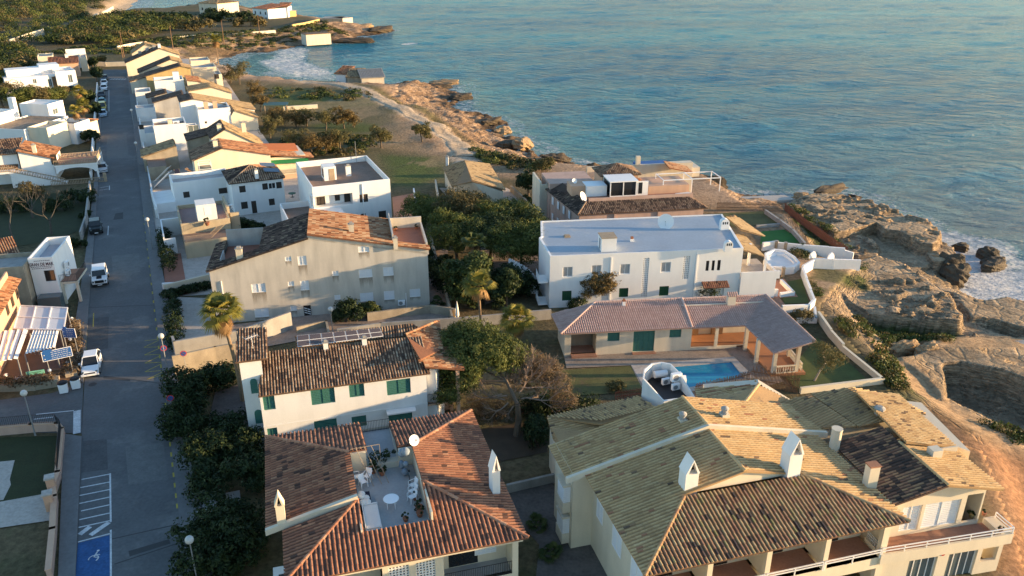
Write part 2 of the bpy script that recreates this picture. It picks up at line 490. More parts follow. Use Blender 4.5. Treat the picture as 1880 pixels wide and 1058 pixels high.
    gz([(1590, 670), (1640, 690), (1660, 730), (1640, 750), (1610, 700)], -1.0)
    gz([(1440, 378), (1500, 410), (1545, 450), (1520, 455), (1460, 410)], -0.5)
    gz([(1610, 650), (1650, 690), (1640, 705), (1605, 672)], -1.5, col=(0.08, 0.07, 0.03))
    trk = [at(a, b, -1.6)[:2] for a, b in ((1880, 620), (1800, 628), (1720, 630), (1650, 632), (1625, 645), (1650, 668), (1665, 690), (1690, 720), (1740, 760), (1800, 805), (1860, 850))]
    mix((1 - sm(seg_dist(P, trk) + nf * 1.6, 1.2, 2.6)) * (z > -3.4), (0.36, 0.235, 0.13))
    zone([(1700, 760), (1790, 815), (1900, 830), (2100, 1000), (2000, 1300), (1840, 1300), (1840, 960), (1800, 860)], (0.33, 0.17, 0.085), 2, -0.5, 1.0)
    mix(sm(sdist(P, PIT), -1, 0.5) * 0.5, (0.24, 0.175, 0.11))
    # sand
    mix(sm(sdist(P, BEACH), -6, 3), (0.50, 0.37, 0.24)); mix(sm(sdist(P, COVE) + nz * 4, -4, 2), (0.55, 0.43, 0.30))
    # pine floor on the far left, yards under houses
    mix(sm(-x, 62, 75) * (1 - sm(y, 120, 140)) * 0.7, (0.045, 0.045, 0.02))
    c *= (1 + 0.5 * nf[:, None])
    return np.clip(c, 0.012, 0.8)

def ground_material(name, bumpd=0.25, cracks=False):
    m = bpy.data.materials.new(name); m.use_nodes = True
    nt = m.node_tree; L = nt.links.new; b = nt.nodes["Principled BSDF"]
    b.inputs["Roughness"].default_value = 0.95; b.inputs["Specular IOR Level"].default_value = 0.15
    a = nd(nt, "ShaderNodeAttribute"); a.attribute_name = "albedo"
    geo = nd(nt, "ShaderNodeNewGeometry")
    n = nd(nt, "ShaderNodeTexNoise"); n.inputs["Scale"].default_value = 1.7; n.inputs["Detail"].default_value = 9; n.inputs["Roughness"].default_value = 0.68
    L(geo.outputs["Position"], n.inputs["Vector"])
    mr = nd(nt, "ShaderNodeMapRange"); mr.inputs[1].default_value = 0.3; mr.inputs[2].default_value = 0.7; mr.inputs[3].default_value = 0.55; mr.inputs[4].default_value = 1.45
    L(n.outputs[0], mr.inputs[0])
    mx = nd(nt, "ShaderNodeMix", data_type='RGBA', blend_type='MULTIPLY'); mx.inputs[0].default_value = 1
    L(a.outputs["Color"], mx.inputs[6]); L(mr.outputs[0], mx.inputs[7]); L(mx.outputs[2], b.inputs["Base Color"])
    if cracks:                                   # bedding planes and joints of the sandstone
        mp_ = nd(nt, "ShaderNodeMapping"); mp_.inputs["Scale"].default_value = (0.22, 0.22, 2.6); L(geo.outputs["Position"], mp_.inputs[0])
        nb = nd(nt, "ShaderNodeTexNoise"); nb.inputs["Scale"].default_value = 1.0; nb.inputs["Detail"].default_value = 8; nb.inputs["Roughness"].default_value = 0.7; L(mp_.outputs[0], nb.inputs["Vector"])
        m3 = nd(nt, "ShaderNodeMapRange"); m3.inputs[1].default_value = 0.36; m3.inputs[2].default_value = 0.64; m3.inputs[3].default_value = 0.62; m3.inputs[4].default_value = 1.3; L(nb.outputs[0], m3.inputs[0])
        m4 = nd(nt, "ShaderNodeMix", data_type='RGBA', blend_type='MULTIPLY'); m4.inputs[0].default_value = 1; L(mx.outputs[2], m4.inputs[6]); L(m3.outputs[0], m4.inputs[7]); L(m4.outputs[2], b.inputs["Base Color"])
        vo = nd(nt, "ShaderNodeTexVoronoi"); vo.feature = 'DISTANCE_TO_EDGE'; vo.inputs["Scale"].default_value = 0.55; L(mp_.outputs[0], vo.inputs["Vector"]); vo.inputs["Scale"].default_value = 2.0
        ad_ = nd(nt, "ShaderNodeMath", operation='MINIMUM'); L(vo.outputs[0], ad_.inputs[0]); ad_.inputs[1].default_value = 0.12
        a2 = nd(nt, "ShaderNodeMath", operation='MULTIPLY_ADD'); L(ad_.outputs[0], a2.inputs[0]); a2.inputs[1].default_value = 5.0
        a3 = nd(nt, "ShaderNodeMath", operation='MULTIPLY_ADD'); L(nb.outputs[0], a3.inputs[0]); a3.inputs[1].default_value = 1.6; L(n.outputs[0], a3.inputs[2]); L(a3.outputs[0], a2.inputs[2])
    bp = nd(nt, "ShaderNodeBump"); bp.inputs["Strength"].default_value = 0.9 if cracks else 0.7; bp.inputs["Distance"].default_value = bumpd
    L(a2.outputs[0] if cracks else n.outputs[0], bp.inputs["Height"]); L(bp.outputs[0], b.inputs["Normal"])
    MATS[name] = m
    return m

def grid_faces(nr, nc):
    i = np.arange(nr - 1)[:, None] * nc + np.arange(nc - 1)[None, :]
    return np.stack([i, i + 1, i + nc + 1, i + nc], -1).reshape(-1, 4)

def polar_grid(r0, r1, ratio, a0, a1, da):
    nr = int(math.log(r1 / r0) / math.log(ratio)) + 1
    r = r0 * ratio ** np.arange(nr)
    a = np.radians(np.arange(a0, a1 + da / 2, da))
    X = r[:, None] * np.sin(a)[None, :]; Y = r[:, None] * np.cos(a)[None, :]
    return np.stack([X.ravel(), Y.ravel()], 1), nr, len(a)

SAND = px_poly([(1690, 750), (1790, 815), (1900, 830), (2100, 1000), (2000, 1300), (1840, 1300), (1840, 960), (1790, 860)], -0.5)
GM = ground_material("ground_material")
P, nr, nc = polar_grid(14, 2600, 1.0085, -58, 58, 0.26)
z = ground_z(P)
dl = sdist(P, LAND)
PATCHES = [("rocky_cliff", 34.0, 118.0, 44.0, 176.0, 0.26, 1e9), ("rocky_shore", -48.0, 62.0, 134.0, 300.0, 0.5, 24.0), ("rocky_point", -170.0, -30.0, 290.0, 520.0, 1.0, 26.0)]
zg = z.copy()
for nm, x0, x1, y0, y1, st_, dm in PATCHES:                      # the rocky shore is meshed finely; the coarse ground dips under it
    inner = (P[:, 0] > x0 + 2) & (P[:, 0] < x1 - 2) & (P[:, 1] > y0 + 2) & (P[:, 1] < y1 - 2) & (dl < dm - 4)
    zg = np.where(inner & (sdist(P, LEVEL) < -0.5), np.minimum(zg, z - 2.0), zg)
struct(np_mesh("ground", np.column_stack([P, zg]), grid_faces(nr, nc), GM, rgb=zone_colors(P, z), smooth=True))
for nm, x0, x1, y0, y1, st_, dm in PATCHES:
    gx = np.arange(x0, x1, st_); gy = np.arange(y0, y1, st_)
    X, Y = np.meshgrid(gx, gy); P = np.column_stack([X.ravel(), Y.ravel()])
    z = ground_z(P); lv = sdist(P, LEVEL); dl = sdist(P, LAND)
    keep = (lv < 1.0) & (dl < dm) & ~((P[:, 0] > 34.6) & (P[:, 1] < 175.4) & (nm == "rocky_shore"))
    q = grid_faces(len(gy), len(gx)); q = q[keep[q].all(1) & (z[q].max(1) > -7.5)]
    sand_f = (np.maximum(sdist(P, SAND), 1.8 - seg_dist(P, CLIFF_TRACK)) > 0)[q].all(1) if nm == "rocky_cliff" else np.zeros(len(q), bool)
    if sand_f.any():
        us = np.unique(q[sand_f]); rm = np.full(len(P), -1); rm[us] = np.arange(len(us))
        struct(np_mesh("sand_path", np.column_stack([P, z - 0.02 * (lv > -0.4)])[us], rm[q[sand_f]], GM, rgb=zone_colors(P[us], z[us]), smooth=True))
    q = q[~sand_f]
    used = np.unique(q); remap = np.full(len(P), -1); remap[used] = np.arange(len(used))
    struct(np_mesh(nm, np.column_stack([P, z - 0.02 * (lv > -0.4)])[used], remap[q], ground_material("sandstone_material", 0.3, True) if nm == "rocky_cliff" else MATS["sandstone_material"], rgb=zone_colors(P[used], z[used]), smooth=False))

# the dirt track along the shore, a worn strip lying on the ground
TR = [at(a, b_, -0.6)[:2] for a, b_ in ((545, 151), (580, 153), (620, 158), (668, 170), (700, 186), (732, 202), (775, 224), (808, 240), (835, 262), (848, 285), (850, 300))]
cx, cy = [], []
for (xa, ya), (xb, yb) in zip(TR, TR[1:]):
    k = max(2, int(math.hypot(xb - xa, yb - ya) / 1.2)); cx += list(np.linspace(xa, xb, k, False)); cy += list(np.linspace(ya, yb, k, False))
ker = np.ones(9) / 9; cx = np.convolve(np.pad(cx, 4, 'edge'), ker, 'valid'); cy = np.convolve(np.pad(cy, 4, 'edge'), ker, 'valid')
tx, ty = np.gradient(cx), np.gradient(cy); tl = np.hypot(tx, ty) + 1e-6
W7 = np.linspace(-2.5, 2.5, 7); wv = W7[None, :] * (1 + 0.16 * np.sin(np.arange(len(cx)) * .7))[:, None]
P = np.stack([cx[:, None] - ty[:, None] / tl[:, None] * wv, cy[:, None] + tx[:, None] / tl[:, None] * wv], -1).reshape(-1, 2)
zt = ground_z(P).reshape(-1, 7); zt = np.maximum(zt, zt.mean(1, keepdims=True)) + 0.14; zt[:, [0, 6]] -= 0.3
nf_ = fbm(P[:, 0] * .6, P[:, 1] * .6, 4)[:, None]
struct(np_mesh("dirt_track", np.column_stack([P, zt.ravel()]), grid_faces(len(cx), 7)[:, ::-1], GM, rgb=np.clip(np.array([[.42, .32, .22]]) * (1 + .7 * nf_), .05, .7), smooth=True))

# the sea
m = bpy.data.materials.new("sea_material"); m.use_nodes = True
nt = m.node_tree; L = nt.links.new; b = nt.nodes["Principled BSDF"]
b.inputs["Roughness"].default_value = 0.16; b.inputs["IOR"].default_value = 1.33; b.inputs["Specular IOR Level"].default_value = 0.11
geo = nd(nt, "ShaderNodeNewGeometry")
mp = nd(nt, "ShaderNodeMapping"); mp.inputs["Rotation"].default_value = (0, 0, math.radians(-28)); mp.inputs["Scale"].default_value = (0.45, 1.0, 1.0)
L(geo.outputs["Position"], mp.inputs[0])
w1 = nd(nt, "ShaderNodeTexNoise"); w1.inputs["Scale"].default_value = 0.42; w1.inputs["Detail"].default_value = 7; w1.inputs["Roughness"].default_value = 0.62
w2 = nd(nt, "ShaderNodeTexNoise"); w2.inputs["Scale"].default_value = 0.05; w2.inputs["Detail"].default_value = 3
w3 = nd(nt, "ShaderNodeTexNoise"); w3.inputs["Scale"].default_value = 0.013; w3.inputs["Detail"].default_value = 4
for w in (w1, w2, w3):
    L(mp.outputs[0], w.inputs["Vector"])
ad = nd(nt, "ShaderNodeMath", operation='MULTIPLY_ADD'); L(w2.outputs[0], ad.inputs[0]); ad.inputs[1].default_value = 1.3; L(w1.outputs[0], ad.inputs[2])
w4 = nd(nt, "ShaderNodeTexNoise"); w4.inputs["Scale"].default_value = 1.5; w4.inputs["Detail"].default_value = 5; L(mp.outputs[0], w4.inputs["Vector"])
ad4 = nd(nt, "ShaderNodeMath", operation='MULTIPLY_ADD'); L(w4.outputs[0], ad4.inputs[0]); ad4.inputs[1].default_value = 0.4; L(ad.outputs[0], ad4.inputs[2])
mw = nd(nt, "ShaderNodeMapping"); mw.inputs["Rotation"].default_value = (0, 0, math.radians(38)); L(geo.outputs["Position"], mw.inputs[0])
sw = nd(nt, "ShaderNodeTexWave"); sw.bands_direction = 'Y'; sw.inputs["Scale"].default_value = 0.045; sw.inputs["Distortion"].default_value = 11.0; sw.inputs["Detail"].default_value = 4; sw.inputs["Detail Scale"].default_value = 1.6; L(mw.outputs[0], sw.inputs["Vector"])
ad5 = nd(nt, "ShaderNodeMath", operation='MULTIPLY_ADD'); L(sw.outputs[0], ad5.inputs[0]); ad5.inputs[1].default_value = 0.15; L(ad4.outputs[0], ad5.inputs[2])
bp = nd(nt, "ShaderNodeBump"); bp.inputs["Strength"].default_value = 1.0; bp.inputs["Distance"].default_value = 3.6
L(ad5.outputs[0], bp.inputs["Height"]); L(bp.outputs[0], b.inputs["Normal"])
shal = nd(nt, "ShaderNodeAttribute"); shal.attribute_name = "tone"
foam = nd(nt, "ShaderNodeAttribute"); foam.attribute_name = "albedo"
cr = nd(nt, "ShaderNodeValToRGB"); cr.color_ramp.elements[0].position = 0.36; cr.color_ramp.elements[1].position = 0.66
cr.color_ramp.elements[0].color = (0.001, 0.105, 0.225, 1); cr.color_ramp.elements[1].color = (0.002, 0.195, 0.300, 1)
L(w3.outputs[0], cr.inputs[0])
m1 = nd(nt, "ShaderNodeMix", data_type='RGBA'); L(shal.outputs["Fac"], m1.inputs[0]); L(cr.outputs[0], m1.inputs[6]); m1.inputs[7].default_value = (0.10, 0.25, 0.27, 1)
sep = nd(nt, "ShaderNodeSeparateColor"); L(foam.outputs["Color"], sep.inputs[0])
fn = nd(nt, "ShaderNodeTexNoise"); fn.inputs["Scale"].default_value = 0.55; fn.inputs["Detail"].default_value = 9; fn.inputs["Roughness"].default_value = 0.7; fn.inputs["Distortion"].default_value = 1.2
L(geo.outputs["Position"], fn.inputs["Vector"])
fs = nd(nt, "ShaderNodeMath", operation='ADD'); L(fn.outputs[0], fs.inputs[0]); L(sep.outputs[0], fs.inputs[1])
fr = nd(nt, "ShaderNodeMapRange"); fr.inputs[1].default_value = 0.95; fr.inputs[2].default_value = 1.2; L(fs.outputs[0], fr.inputs[0])
m2 = nd(nt, "ShaderNodeMix", data_type='RGBA'); L(fr.outputs[0], m2.inputs[0]); L(m1.outputs[2], m2.inputs[6]); m2.inputs[7].default_value = (0.75, 0.74, 0.72, 1)
L(m2.outputs[2], b.inputs["Base Color"])
rr = nd(nt, "ShaderNodeMapRange"); rr.inputs[3].default_value = 0.16; rr.inputs[4].default_value = 0.8; L(fr.outputs[0], rr.inputs[0]); L(rr.outputs[0], b.inputs["Roughness"])
P, nr, nc = polar_grid(60, 5200, 1.0075, -40, 60, 0.3)
d = -sdist(P, LAND)
wz = (fbm(P[:, 0] * 0.05 + P[:, 1] * 0.03, P[:, 1] * 0.09 - P[:, 0] * 0.045, 3)) * 0.9
foam_k = (1 - sm(d, 1.0, 8.0)) * 0.5
fx = lambda pts, r, k: k * (1 - sm(seg_dist(P, [at(a, b_, SEA)[:2] for a, b_ in pts]), r * 0.3, r))
for pts, r, k in ([((1762, 470), (1800, 530), (1880, 548)), 13, .74], [((1745, 440), (1800, 480)), 10, .62], [((1800, 455), (1850, 500)), 10, .62], [((1830, 520), (1885, 540)), 15, .7],
                  [((515, 112), (540, 125), (570, 135)), 16, .66], [((540, 92), (525, 118)), 13, .62], [((505, 134), (560, 140), (600, 143)), 11, .55], [((745, 81), (756, 80)), 5, .7], [((690, 78), (720, 82)), 7, .42],
                  [((1340, 352), (1420, 356)), 6, .4], [((985, 262), (1010, 280), (1030, 290)), 7, .5], [((940, 225), (950, 236)), 6, .5], [((862, 155), (870, 172)), 6, .45], [((600, 40), (700, 46)), 6, .3]):
    foam_k = np.maximum(foam_k, fx(pts, r, k))
shallow = (1 - sm(d, 0, 26)) * 0.35 + 0.75 * sm(sdist(P, px_poly([(440, 98), (520, 96), (560, 110), (640, 130), (600, 146), (450, 142)], SEA)), -20, 14)
rgb = np.column_stack([foam_k, foam_k, foam_k])
struct(np_mesh("sea", np.column_stack([P, SEA + wz * sm(d, 0, 12)]), grid_faces(nr, nc), m, tone=np.clip(shallow, 0, 1), rgb=rgb, smooth=True))

# ------------------------------------------------------------------ materials of buildings
M("white_plaster", (0.76, 0.74, 0.70), var=0.07, scale=0.5, streak=0.10, bump=0.1)
M("bright_white", (0.80, 0.78, 0.75), var=0.05, scale=0.5, streak=0.06, bump=0.08)
M("cream_plaster", (0.64, 0.56, 0.43), var=0.10, scale=0.5, streak=0.14, bump=0.12)
M("warm_cream", (0.69, 0.60, 0.45), var=0.08, scale=0.5, streak=0.08, bump=0.1)
M("yellow_plaster", (0.60, 0.42, 0.17), var=0.10, scale=0.5, streak=0.10)
M("ochre_wall", (0.48, 0.34, 0.15), var=0.12, scale=0.5, streak=0.2)
M("tan_wall", (0.42, 0.35, 0.24), var=0.10, scale=0.5, streak=0.2)
M("beige_wall", (0.55, 0.50, 0.425), var=0.10, scale=0.4, streak=0.22, bump=0.12)
M("stone_wall", (0.36, 0.30, 0.22), var=0.25, scale=1.0, streak=0.2, bump=0.4)
M("grey_wall", (0.38, 0.37, 0.35), var=0.15, scale=0.6, streak=0.2)
M("pink_wall", (0.50, 0.34, 0.27), var=0.10, scale=0.5, streak=0.15)
M("salmon_wall", (0.58, 0.36, 0.24), var=0.08, scale=0.5, streak=0.1)
M("terracotta_floor", (0.33, 0.17, 0.11), var=0.18, scale=0.9, fine=6, bump=0.05)
M("red_floor", (0.30, 0.13, 0.085), var=0.15, scale=0.9, fine=6, bump=0.05)
M("brown_floor", (0.23, 0.155, 0.115), var=0.25, scale=0.8, fine=5, bump=0.05)
M("grey_floor", (0.36, 0.36, 0.35), var=0.12, scale=0.9, fine=5, bump=0.05)
M("blue_roof", (0.30, 0.345, 0.40), rough=0.5, var=0.12, scale=0.28, fine=3, bump=0.05, patch=((0.40, 0.40, 0.41), 0.56, 0.16))
M("paving", (0.28, 0.22, 0.18), var=0.28, scale=1.2, fine=4)
M("pale_paving", (0.42, 0.37, 0.32), var=0.2, scale=1.0, fine=4)
M("concrete", (0.34, 0.32, 0.29), var=0.18, scale=0.9, streak=0.2)
M("dark_glass", (0.018, 0.020, 0.022), rough=0.08, var=0.2, bump=0, spec=0.6)
M("grey_glass", (0.10, 0.125, 0.13), rough=0.08, var=0.2, bump=0, spec=0.6)
M("white_paint", (0.78, 0.77, 0.75), rough=0.5, var=0.04, bump=0)
M("white_plastic", (0.82, 0.82, 0.81), rough=0.35, var=0.03, bump=0)
M("shutter_white", (0.72, 0.73, 0.74), rough=0.6, var=0.06, bump=0.05)
M("shutter_grey", (0.36, 0.35, 0.34), rough=0.6, var=0.08, bump=0.05)
M("shutter_green", (0.045, 0.155, 0.125), rough=0.55, var=0.12, bump=0.05)
M("shutter_dark_green", (0.018, 0.075, 0.035), rough=0.55, var=0.12, bump=0.05)
M("shutter_dark", (0.045, 0.035, 0.028), rough=0.6, var=0.15, bump=0.05)
M("dark_metal", (0.03, 0.03, 0.032), rough=0.5, var=0.1, bump=0)
M("grey_metal", (0.32, 0.33, 0.34), rough=0.45, var=0.1, bump=0, metal=0.5)
M("wood", (0.19, 0.11, 0.06), var=0.25, scale=1.5, fine=9)
M("red_wood", (0.20, 0.075, 0.045), var=0.25, scale=1.5, fine=9)
M("pale_wood", (0.36, 0.27, 0.18), var=0.2, scale=1.5, fine=9)
M("clay_pot", (0.32, 0.13, 0.07), var=0.15, bump=0.05)
M("soil", (0.07, 0.05, 0.032), var=0.3)
M("solar_cell", (0.105, 0.085, 0.085), rough=0.25, var=0.12, bump=0, spec=0.6)
M("solar_blue", (0.10, 0.13, 0.17), rough=0.2, var=0.1, bump=0, spec=0.6)
M("navy_fabric", (0.016, 0.018, 0.035), var=0.15)
M("white_fabric", (0.70, 0.66, 0.60), var=0.08)
M("black_plastic", (0.015, 0.015, 0.016), rough=0.5, var=0.1, bump=0)
M("orange_fabric", (0.55, 0.16, 0.045), var=0.15, scale=1.0)
M("green_fabric", (0.02, 0.17, 0.06), var=0.12)
M("teal_sheet", (0.03, 0.09, 0.11), var=0.12)
M("blue_paint", (0.02, 0.09, 0.28), rough=0.5, var=0.12, bump=0)
M("terra_tile", None, rough=0.85, var=0.22, fine=9, bump=0.15, tone=[(0, (0.075, 0.042, 0.032)), (0.18, (0.17, 0.082, 0.054)), (0.5, (0.32, 0.135, 0.075)), (0.8, (0.40, 0.19, 0.105)), (1, (0.46, 0.30, 0.20))])
M("gold_tile", None, rough=0.85, var=0.22, fine=9, bump=0.15, patch=((0.16, 0.125, 0.085), 0.6, 0.9), tone=[(0, (0.11, 0.075, 0.05)), (0.07, (0.18, 0.12, 0.075)), (0.1, (0.37, 0.23, 0.11)), (0.5, (0.50, 0.325, 0.15)), (0.9, (0.55, 0.39, 0.20)), (1, (0.36, 0.17, 0.09))])
M("mixed_tile", None, rough=0.85, var=0.24, fine=9, bump=0.15, tone=[(0, (0.045, 0.034, 0.028)), (0.15, (0.11, 0.065, 0.045)), (0.35, (0.28, 0.14, 0.08)), (0.65, (0.38, 0.225, 0.11)), (0.9, (0.44, 0.31, 0.16)), (1, (0.26, 0.21, 0.08))])
M("brown_tile", None, rough=0.9, var=0.25, fine=9, bump=0.15, tone=[(0, (0.06, 0.038, 0.028)), (0.3, (0.19, 0.11, 0.068)), (0.6, (0.29, 0.18, 0.11)), (1, (0.41, 0.30, 0.20))])
M("dark_tile", None, rough=0.9, var=0.28, fine=7, bump=0.15, tone=[(0, (0.045, 0.032, 0.025)), (0.5, (0.12, 0.08, 0.06)), (0.85, (0.19, 0.13, 0.095)), (1, (0.33, 0.24, 0.15))])  # for slopes turned from the sun: their shade is put into this colour
M("pink_tile", None, rough=0.85, var=0.12, fine=9, bump=0.1, tone=[(0, (0.36, 0.21, 0.165)), (0.5, (0.53, 0.335, 0.265)), (1, (0.62, 0.43, 0.35))])
M("mauve_tile", None, rough=0.85, var=0.12, fine=9, bump=0.1, tone=[(0, (0.30, 0.20, 0.17)), (0.5, (0.43, 0.30, 0.255)), (1, (0.52, 0.385, 0.33))])
M("orange_tile", None, rough=0.85, var=0.22, fine=9, bump=0.15, tone=[(0, (0.10, 0.05, 0.035)), (0.3, (0.27, 0.11, 0.05)), (0.6, (0.40, 0.18, 0.085)), (1, (0.50, 0.33, 0.19))])
M("yellow_tile", None, rough=0.85, var=0.2, fine=9, bump=0.15, tone=[(0, (0.14, 0.095, 0.06)), (0.4, (0.34, 0.235, 0.12)), (1, (0.44, 0.32, 0.18))])  # tan roofs; on sea side slopes the low sun is put into the colour

def slat_material(name, c, k=38.0):
    m = M(name, c, rough=0.6, var=0.08, bump=0)
    nt = m.node_tree; L = nt.links.new; b = nt.nodes["Principled BSDF"]
    geo = nd(nt, "ShaderNodeNewGeometry")
    wv = nd(nt, "ShaderNodeTexWave"); wv.bands_direction = 'Z'; wv.inputs["Scale"].default_value = k / 20
    L(geo.outputs["Position"], wv.inputs["Vector"])
    bp = nd(nt, "ShaderNodeBump"); bp.inputs["Strength"].default_value = 0.6; bp.inputs["Distance"].default_value = 0.03
    L(wv.outputs[0], bp.inputs["Height"]); L(bp.outputs[0], b.inputs["Normal"])
    return m
slat_material("slat_white", (0.72, 0.73, 0.74)); slat_material("slat_green", (0.045, 0.15, 0.125)); slat_material("slat_grey", (0.37, 0.36, 0.35)); slat_material("slat_dark", (0.05, 0.04, 0.032)); slat_material("slat_dark_green", (0.018, 0.075, 0.035))

# ------------------------------------------------------------------ frames measured from the photograph
class Fr:
    """local frame of a building: x runs along its front, y goes in behind the front, z is up"""
    def __init__(s, a, b=None, z=0.0, rz=None):
        A = at(a[0], a[1], z)
        if b is not None:
            B = at(b[0], b[1], z); s.w = math.hypot(B.x - A.x, B.y - A.y)
            rz = math.atan2(B.y - A.y, B.x - A.x) if rz is None else rz
        s.O = Vector((A.x, A.y, 0)); s.rz = rz
        s.c, s.s = math.cos(rz), math.sin(rz)
    def to(s, p):
        d = Vector(p) - s.O
        return Vector((d.x * s.c + d.y * s.s, -d.x * s.s + d.y * s.c, d.z))
    def world(s, p):
        return Vector((s.O.x + p[0] * s.c - p[1] * s.s, s.O.y + p[0] * s.s + p[1] * s.c, p[2]))
    def L(s, px, py, z):
        return s.to(at(px, py, z))
    def _ray(s, px, py):
        d = ray_dir(px, py); o = s.to((0, 0, HC))
        return o, Vector((d.x * s.c + d.y * s.s, -d.x * s.s + d.y * s.c, d.z))
    def fp(s, px, py, y=0.0):
        o, d = s._ray(px, py); t = (y - o.y) / d.y
        return o.x + d.x * t, o.z + d.z * t
    def fx(s, px, py, x=0.0):
        o, d = s._ray(px, py); t = (x - o.x) / d.x
        return o.y + d.y * t, o.z + d.z * t
    def rect(s, pl, pt, pr, pb, y=0.0):
        mx, my = (pl + pr) / 2, (pt + pb) / 2
        x0 = s.fp(pl, my, y)[0]; x1 = s.fp(pr, my, y)[0]; z1 = s.fp(mx, pt, y)[1]; z0 = s.fp(mx, pb, y)[1]
        return (min(x0, x1), min(z0, z1), max(x0, x1), max(z0, z1))
    def thing(s, name, label, cat, group=None):
        return thing(name, label, cat, s.O, s.rz, group)

def prof_z(prof, x):
    for (x0, z0), (x1, z1) in zip(prof, prof[1:]):
        if x0 - 1e-6 <= x <= x1 + 1e-6 and x1 > x0:
            return z0 + (z1 - z0) * (x - x0) / (x1 - x0)
    return prof[0][1] if x < prof[0][0] else prof[-1][1]

def wall_face(mb, prof, z0, holes=(), y=0.0, depth=0.14, tf=None):
    """a wall in the plane y, closed above by the profile, with real openings and their reveals"""
    tf = tf or (lambda x, yy, z: (x, yy, z))
    xs = sorted({p[0] for p in prof} | {min(max(v, prof[0][0]), prof[-1][0]) for h in holes for v in (h[0], h[2])})
    for a, b in zip(xs, xs[1:]):
        if b - a < 1e-5:
            continue
        mid = (a + b) / 2
        hs = sorted([h for h in holes if h[0] < mid < h[2]], key=lambda h: h[1])
        zc = z0
        za, zb = prof_z(prof, a + 1e-7), prof_z(prof, b - 1e-7)
        for h in hs:
            if h[1] > zc + 1e-4:
                mb.poly([tf(a, y, zc), tf(b, y, zc), tf(b, y, h[1]), tf(a, y, h[1])])
            zc = max(zc, h[3])
        if zc < max(za, zb) - 1e-4:
            mb.poly([tf(a, y, zc), tf(b, y, zc), tf(b, y, zb), tf(a, y, za)])
    for h in holes:
        x0, a0, x1, a1 = h[:4]; yb = y + depth
        mb.poly([tf(x0, y, a0), tf(x1, y, a0), tf(x1, yb, a0), tf(x0, yb, a0)])
        mb.poly([tf(x0, y, a1), tf(x0, yb, a1), tf(x1, yb, a1), tf(x1, y, a1)])
        mb.poly([tf(x0, y, a0), tf(x0, yb, a0), tf(x0, yb, a1), tf(x0, y, a1)])
        mb.poly([tf(x1, y, a0), tf(x1, y, a1), tf(x1, yb, a1), tf(x1, yb, a0)])

def body(mb, prof, depth, z0=-0.6, holes=(), y=0.0, hdepth=0.14):
    """walls of a house: the front with openings, plain sides and back"""
    wall_face(mb, prof, z0, holes, y, hdepth)
    xa, za = prof[0]; xb, zb = prof[-1]; y1 = y + depth
    mb.poly([(xa, y, z0), (xa, y, za), (xa, y1, za), (xa, y1, z0)])
    mb.poly([(xb, y, z0), (xb, y1, z0), (xb, y1, zb), (xb, y, zb)])
    mb.poly([(xb, y1, z0), (xa, y1, z0)] + [(x, y1, z) for x, z in prof])

WIN = {'white': ("white_paint", "slat_white"), 'green': ("shutter_green", "slat_green"), 'dark': ("shutter_dark", "slat_dark"), 'grey': ("white_paint", "slat_grey"),
       'deep': ("shutter_dark_green", "slat_dark_green"), 'glass': ("white_paint", "dark_glass"), 'plain': ("shutter_dark", "dark_glass"), 'pale': ("white_paint", "grey_glass")}
def window(parent, h, style, y=0.0, depth=0.14, name="window", tf=None, sill=False, bars=1):
    """frame with its pane or shutter set back in a wall opening"""
    tf = tf or (lambda x, yy, z: (x, yy, z))
    x0, z0, x1, z1 = h[:4]; x0 += 0.002; x1 -= 0.002; z0 += 0.002; z1 -= 0.002
    fm, pm = WIN[style]
    f = MB(); w = min(0.07, (x1 - x0) * 0.14)
    def bx(a0, b0, c0, a1, b1, c1):
        k = len(f.v); f.box(a0, b0, c0, a1, b1, c1)
        f.v[k:] = [tuple(tf(*p)) for p in f.v[k:]]
    ya, yb = y + depth - 0.07, y + depth - 0.005
    bx(x0, ya, z0, x0 + w, yb, z1); bx(x1 - w, ya, z0, x1, yb, z1)
    bx(x0 + w, ya, z0, x1 - w, yb, z0 + w); bx(x0 + w, ya, z1 - w, x1 - w, yb, z1)
    n = max(bars, 1 if (x1 - x0) > 0.7 else 0)
    for k in range(1, n + 1):
        xm = x0 + (x1 - x0) * k / (n + 1)
        bx(xm - w * 0.4, ya, z0 + w, xm + w * 0.4, yb, z1 - w)
    if sill:
        bx(x0 - 0.06, y - 0.06, z0 - 0.07, x1 + 0.06, y + depth - 0.08, z0 - 0.004)
    fo = f.build(name, fm, parent)
    p = MB(); p.poly([tf(x0 + w * .5, y + depth - 0.03, z0 + w * .5), tf(x1 - w * .5, y + depth - 0.03, z0 + w * .5), tf(x1 - w * .5, y + depth - 0.03, z1 - w * .5), tf(x0 + w * .5, y + depth - 0.03, z1 - w * .5)])
    p.build("pane" if style in ('glass', 'plain', 'pale') else "shutter", pm, fo)
    return fo

def side_tf(x):
    """maps a wall built along x onto the left or right end wall at local x (its own x becomes depth)"""
    return lambda a, yy, z: (x + yy, a, z)

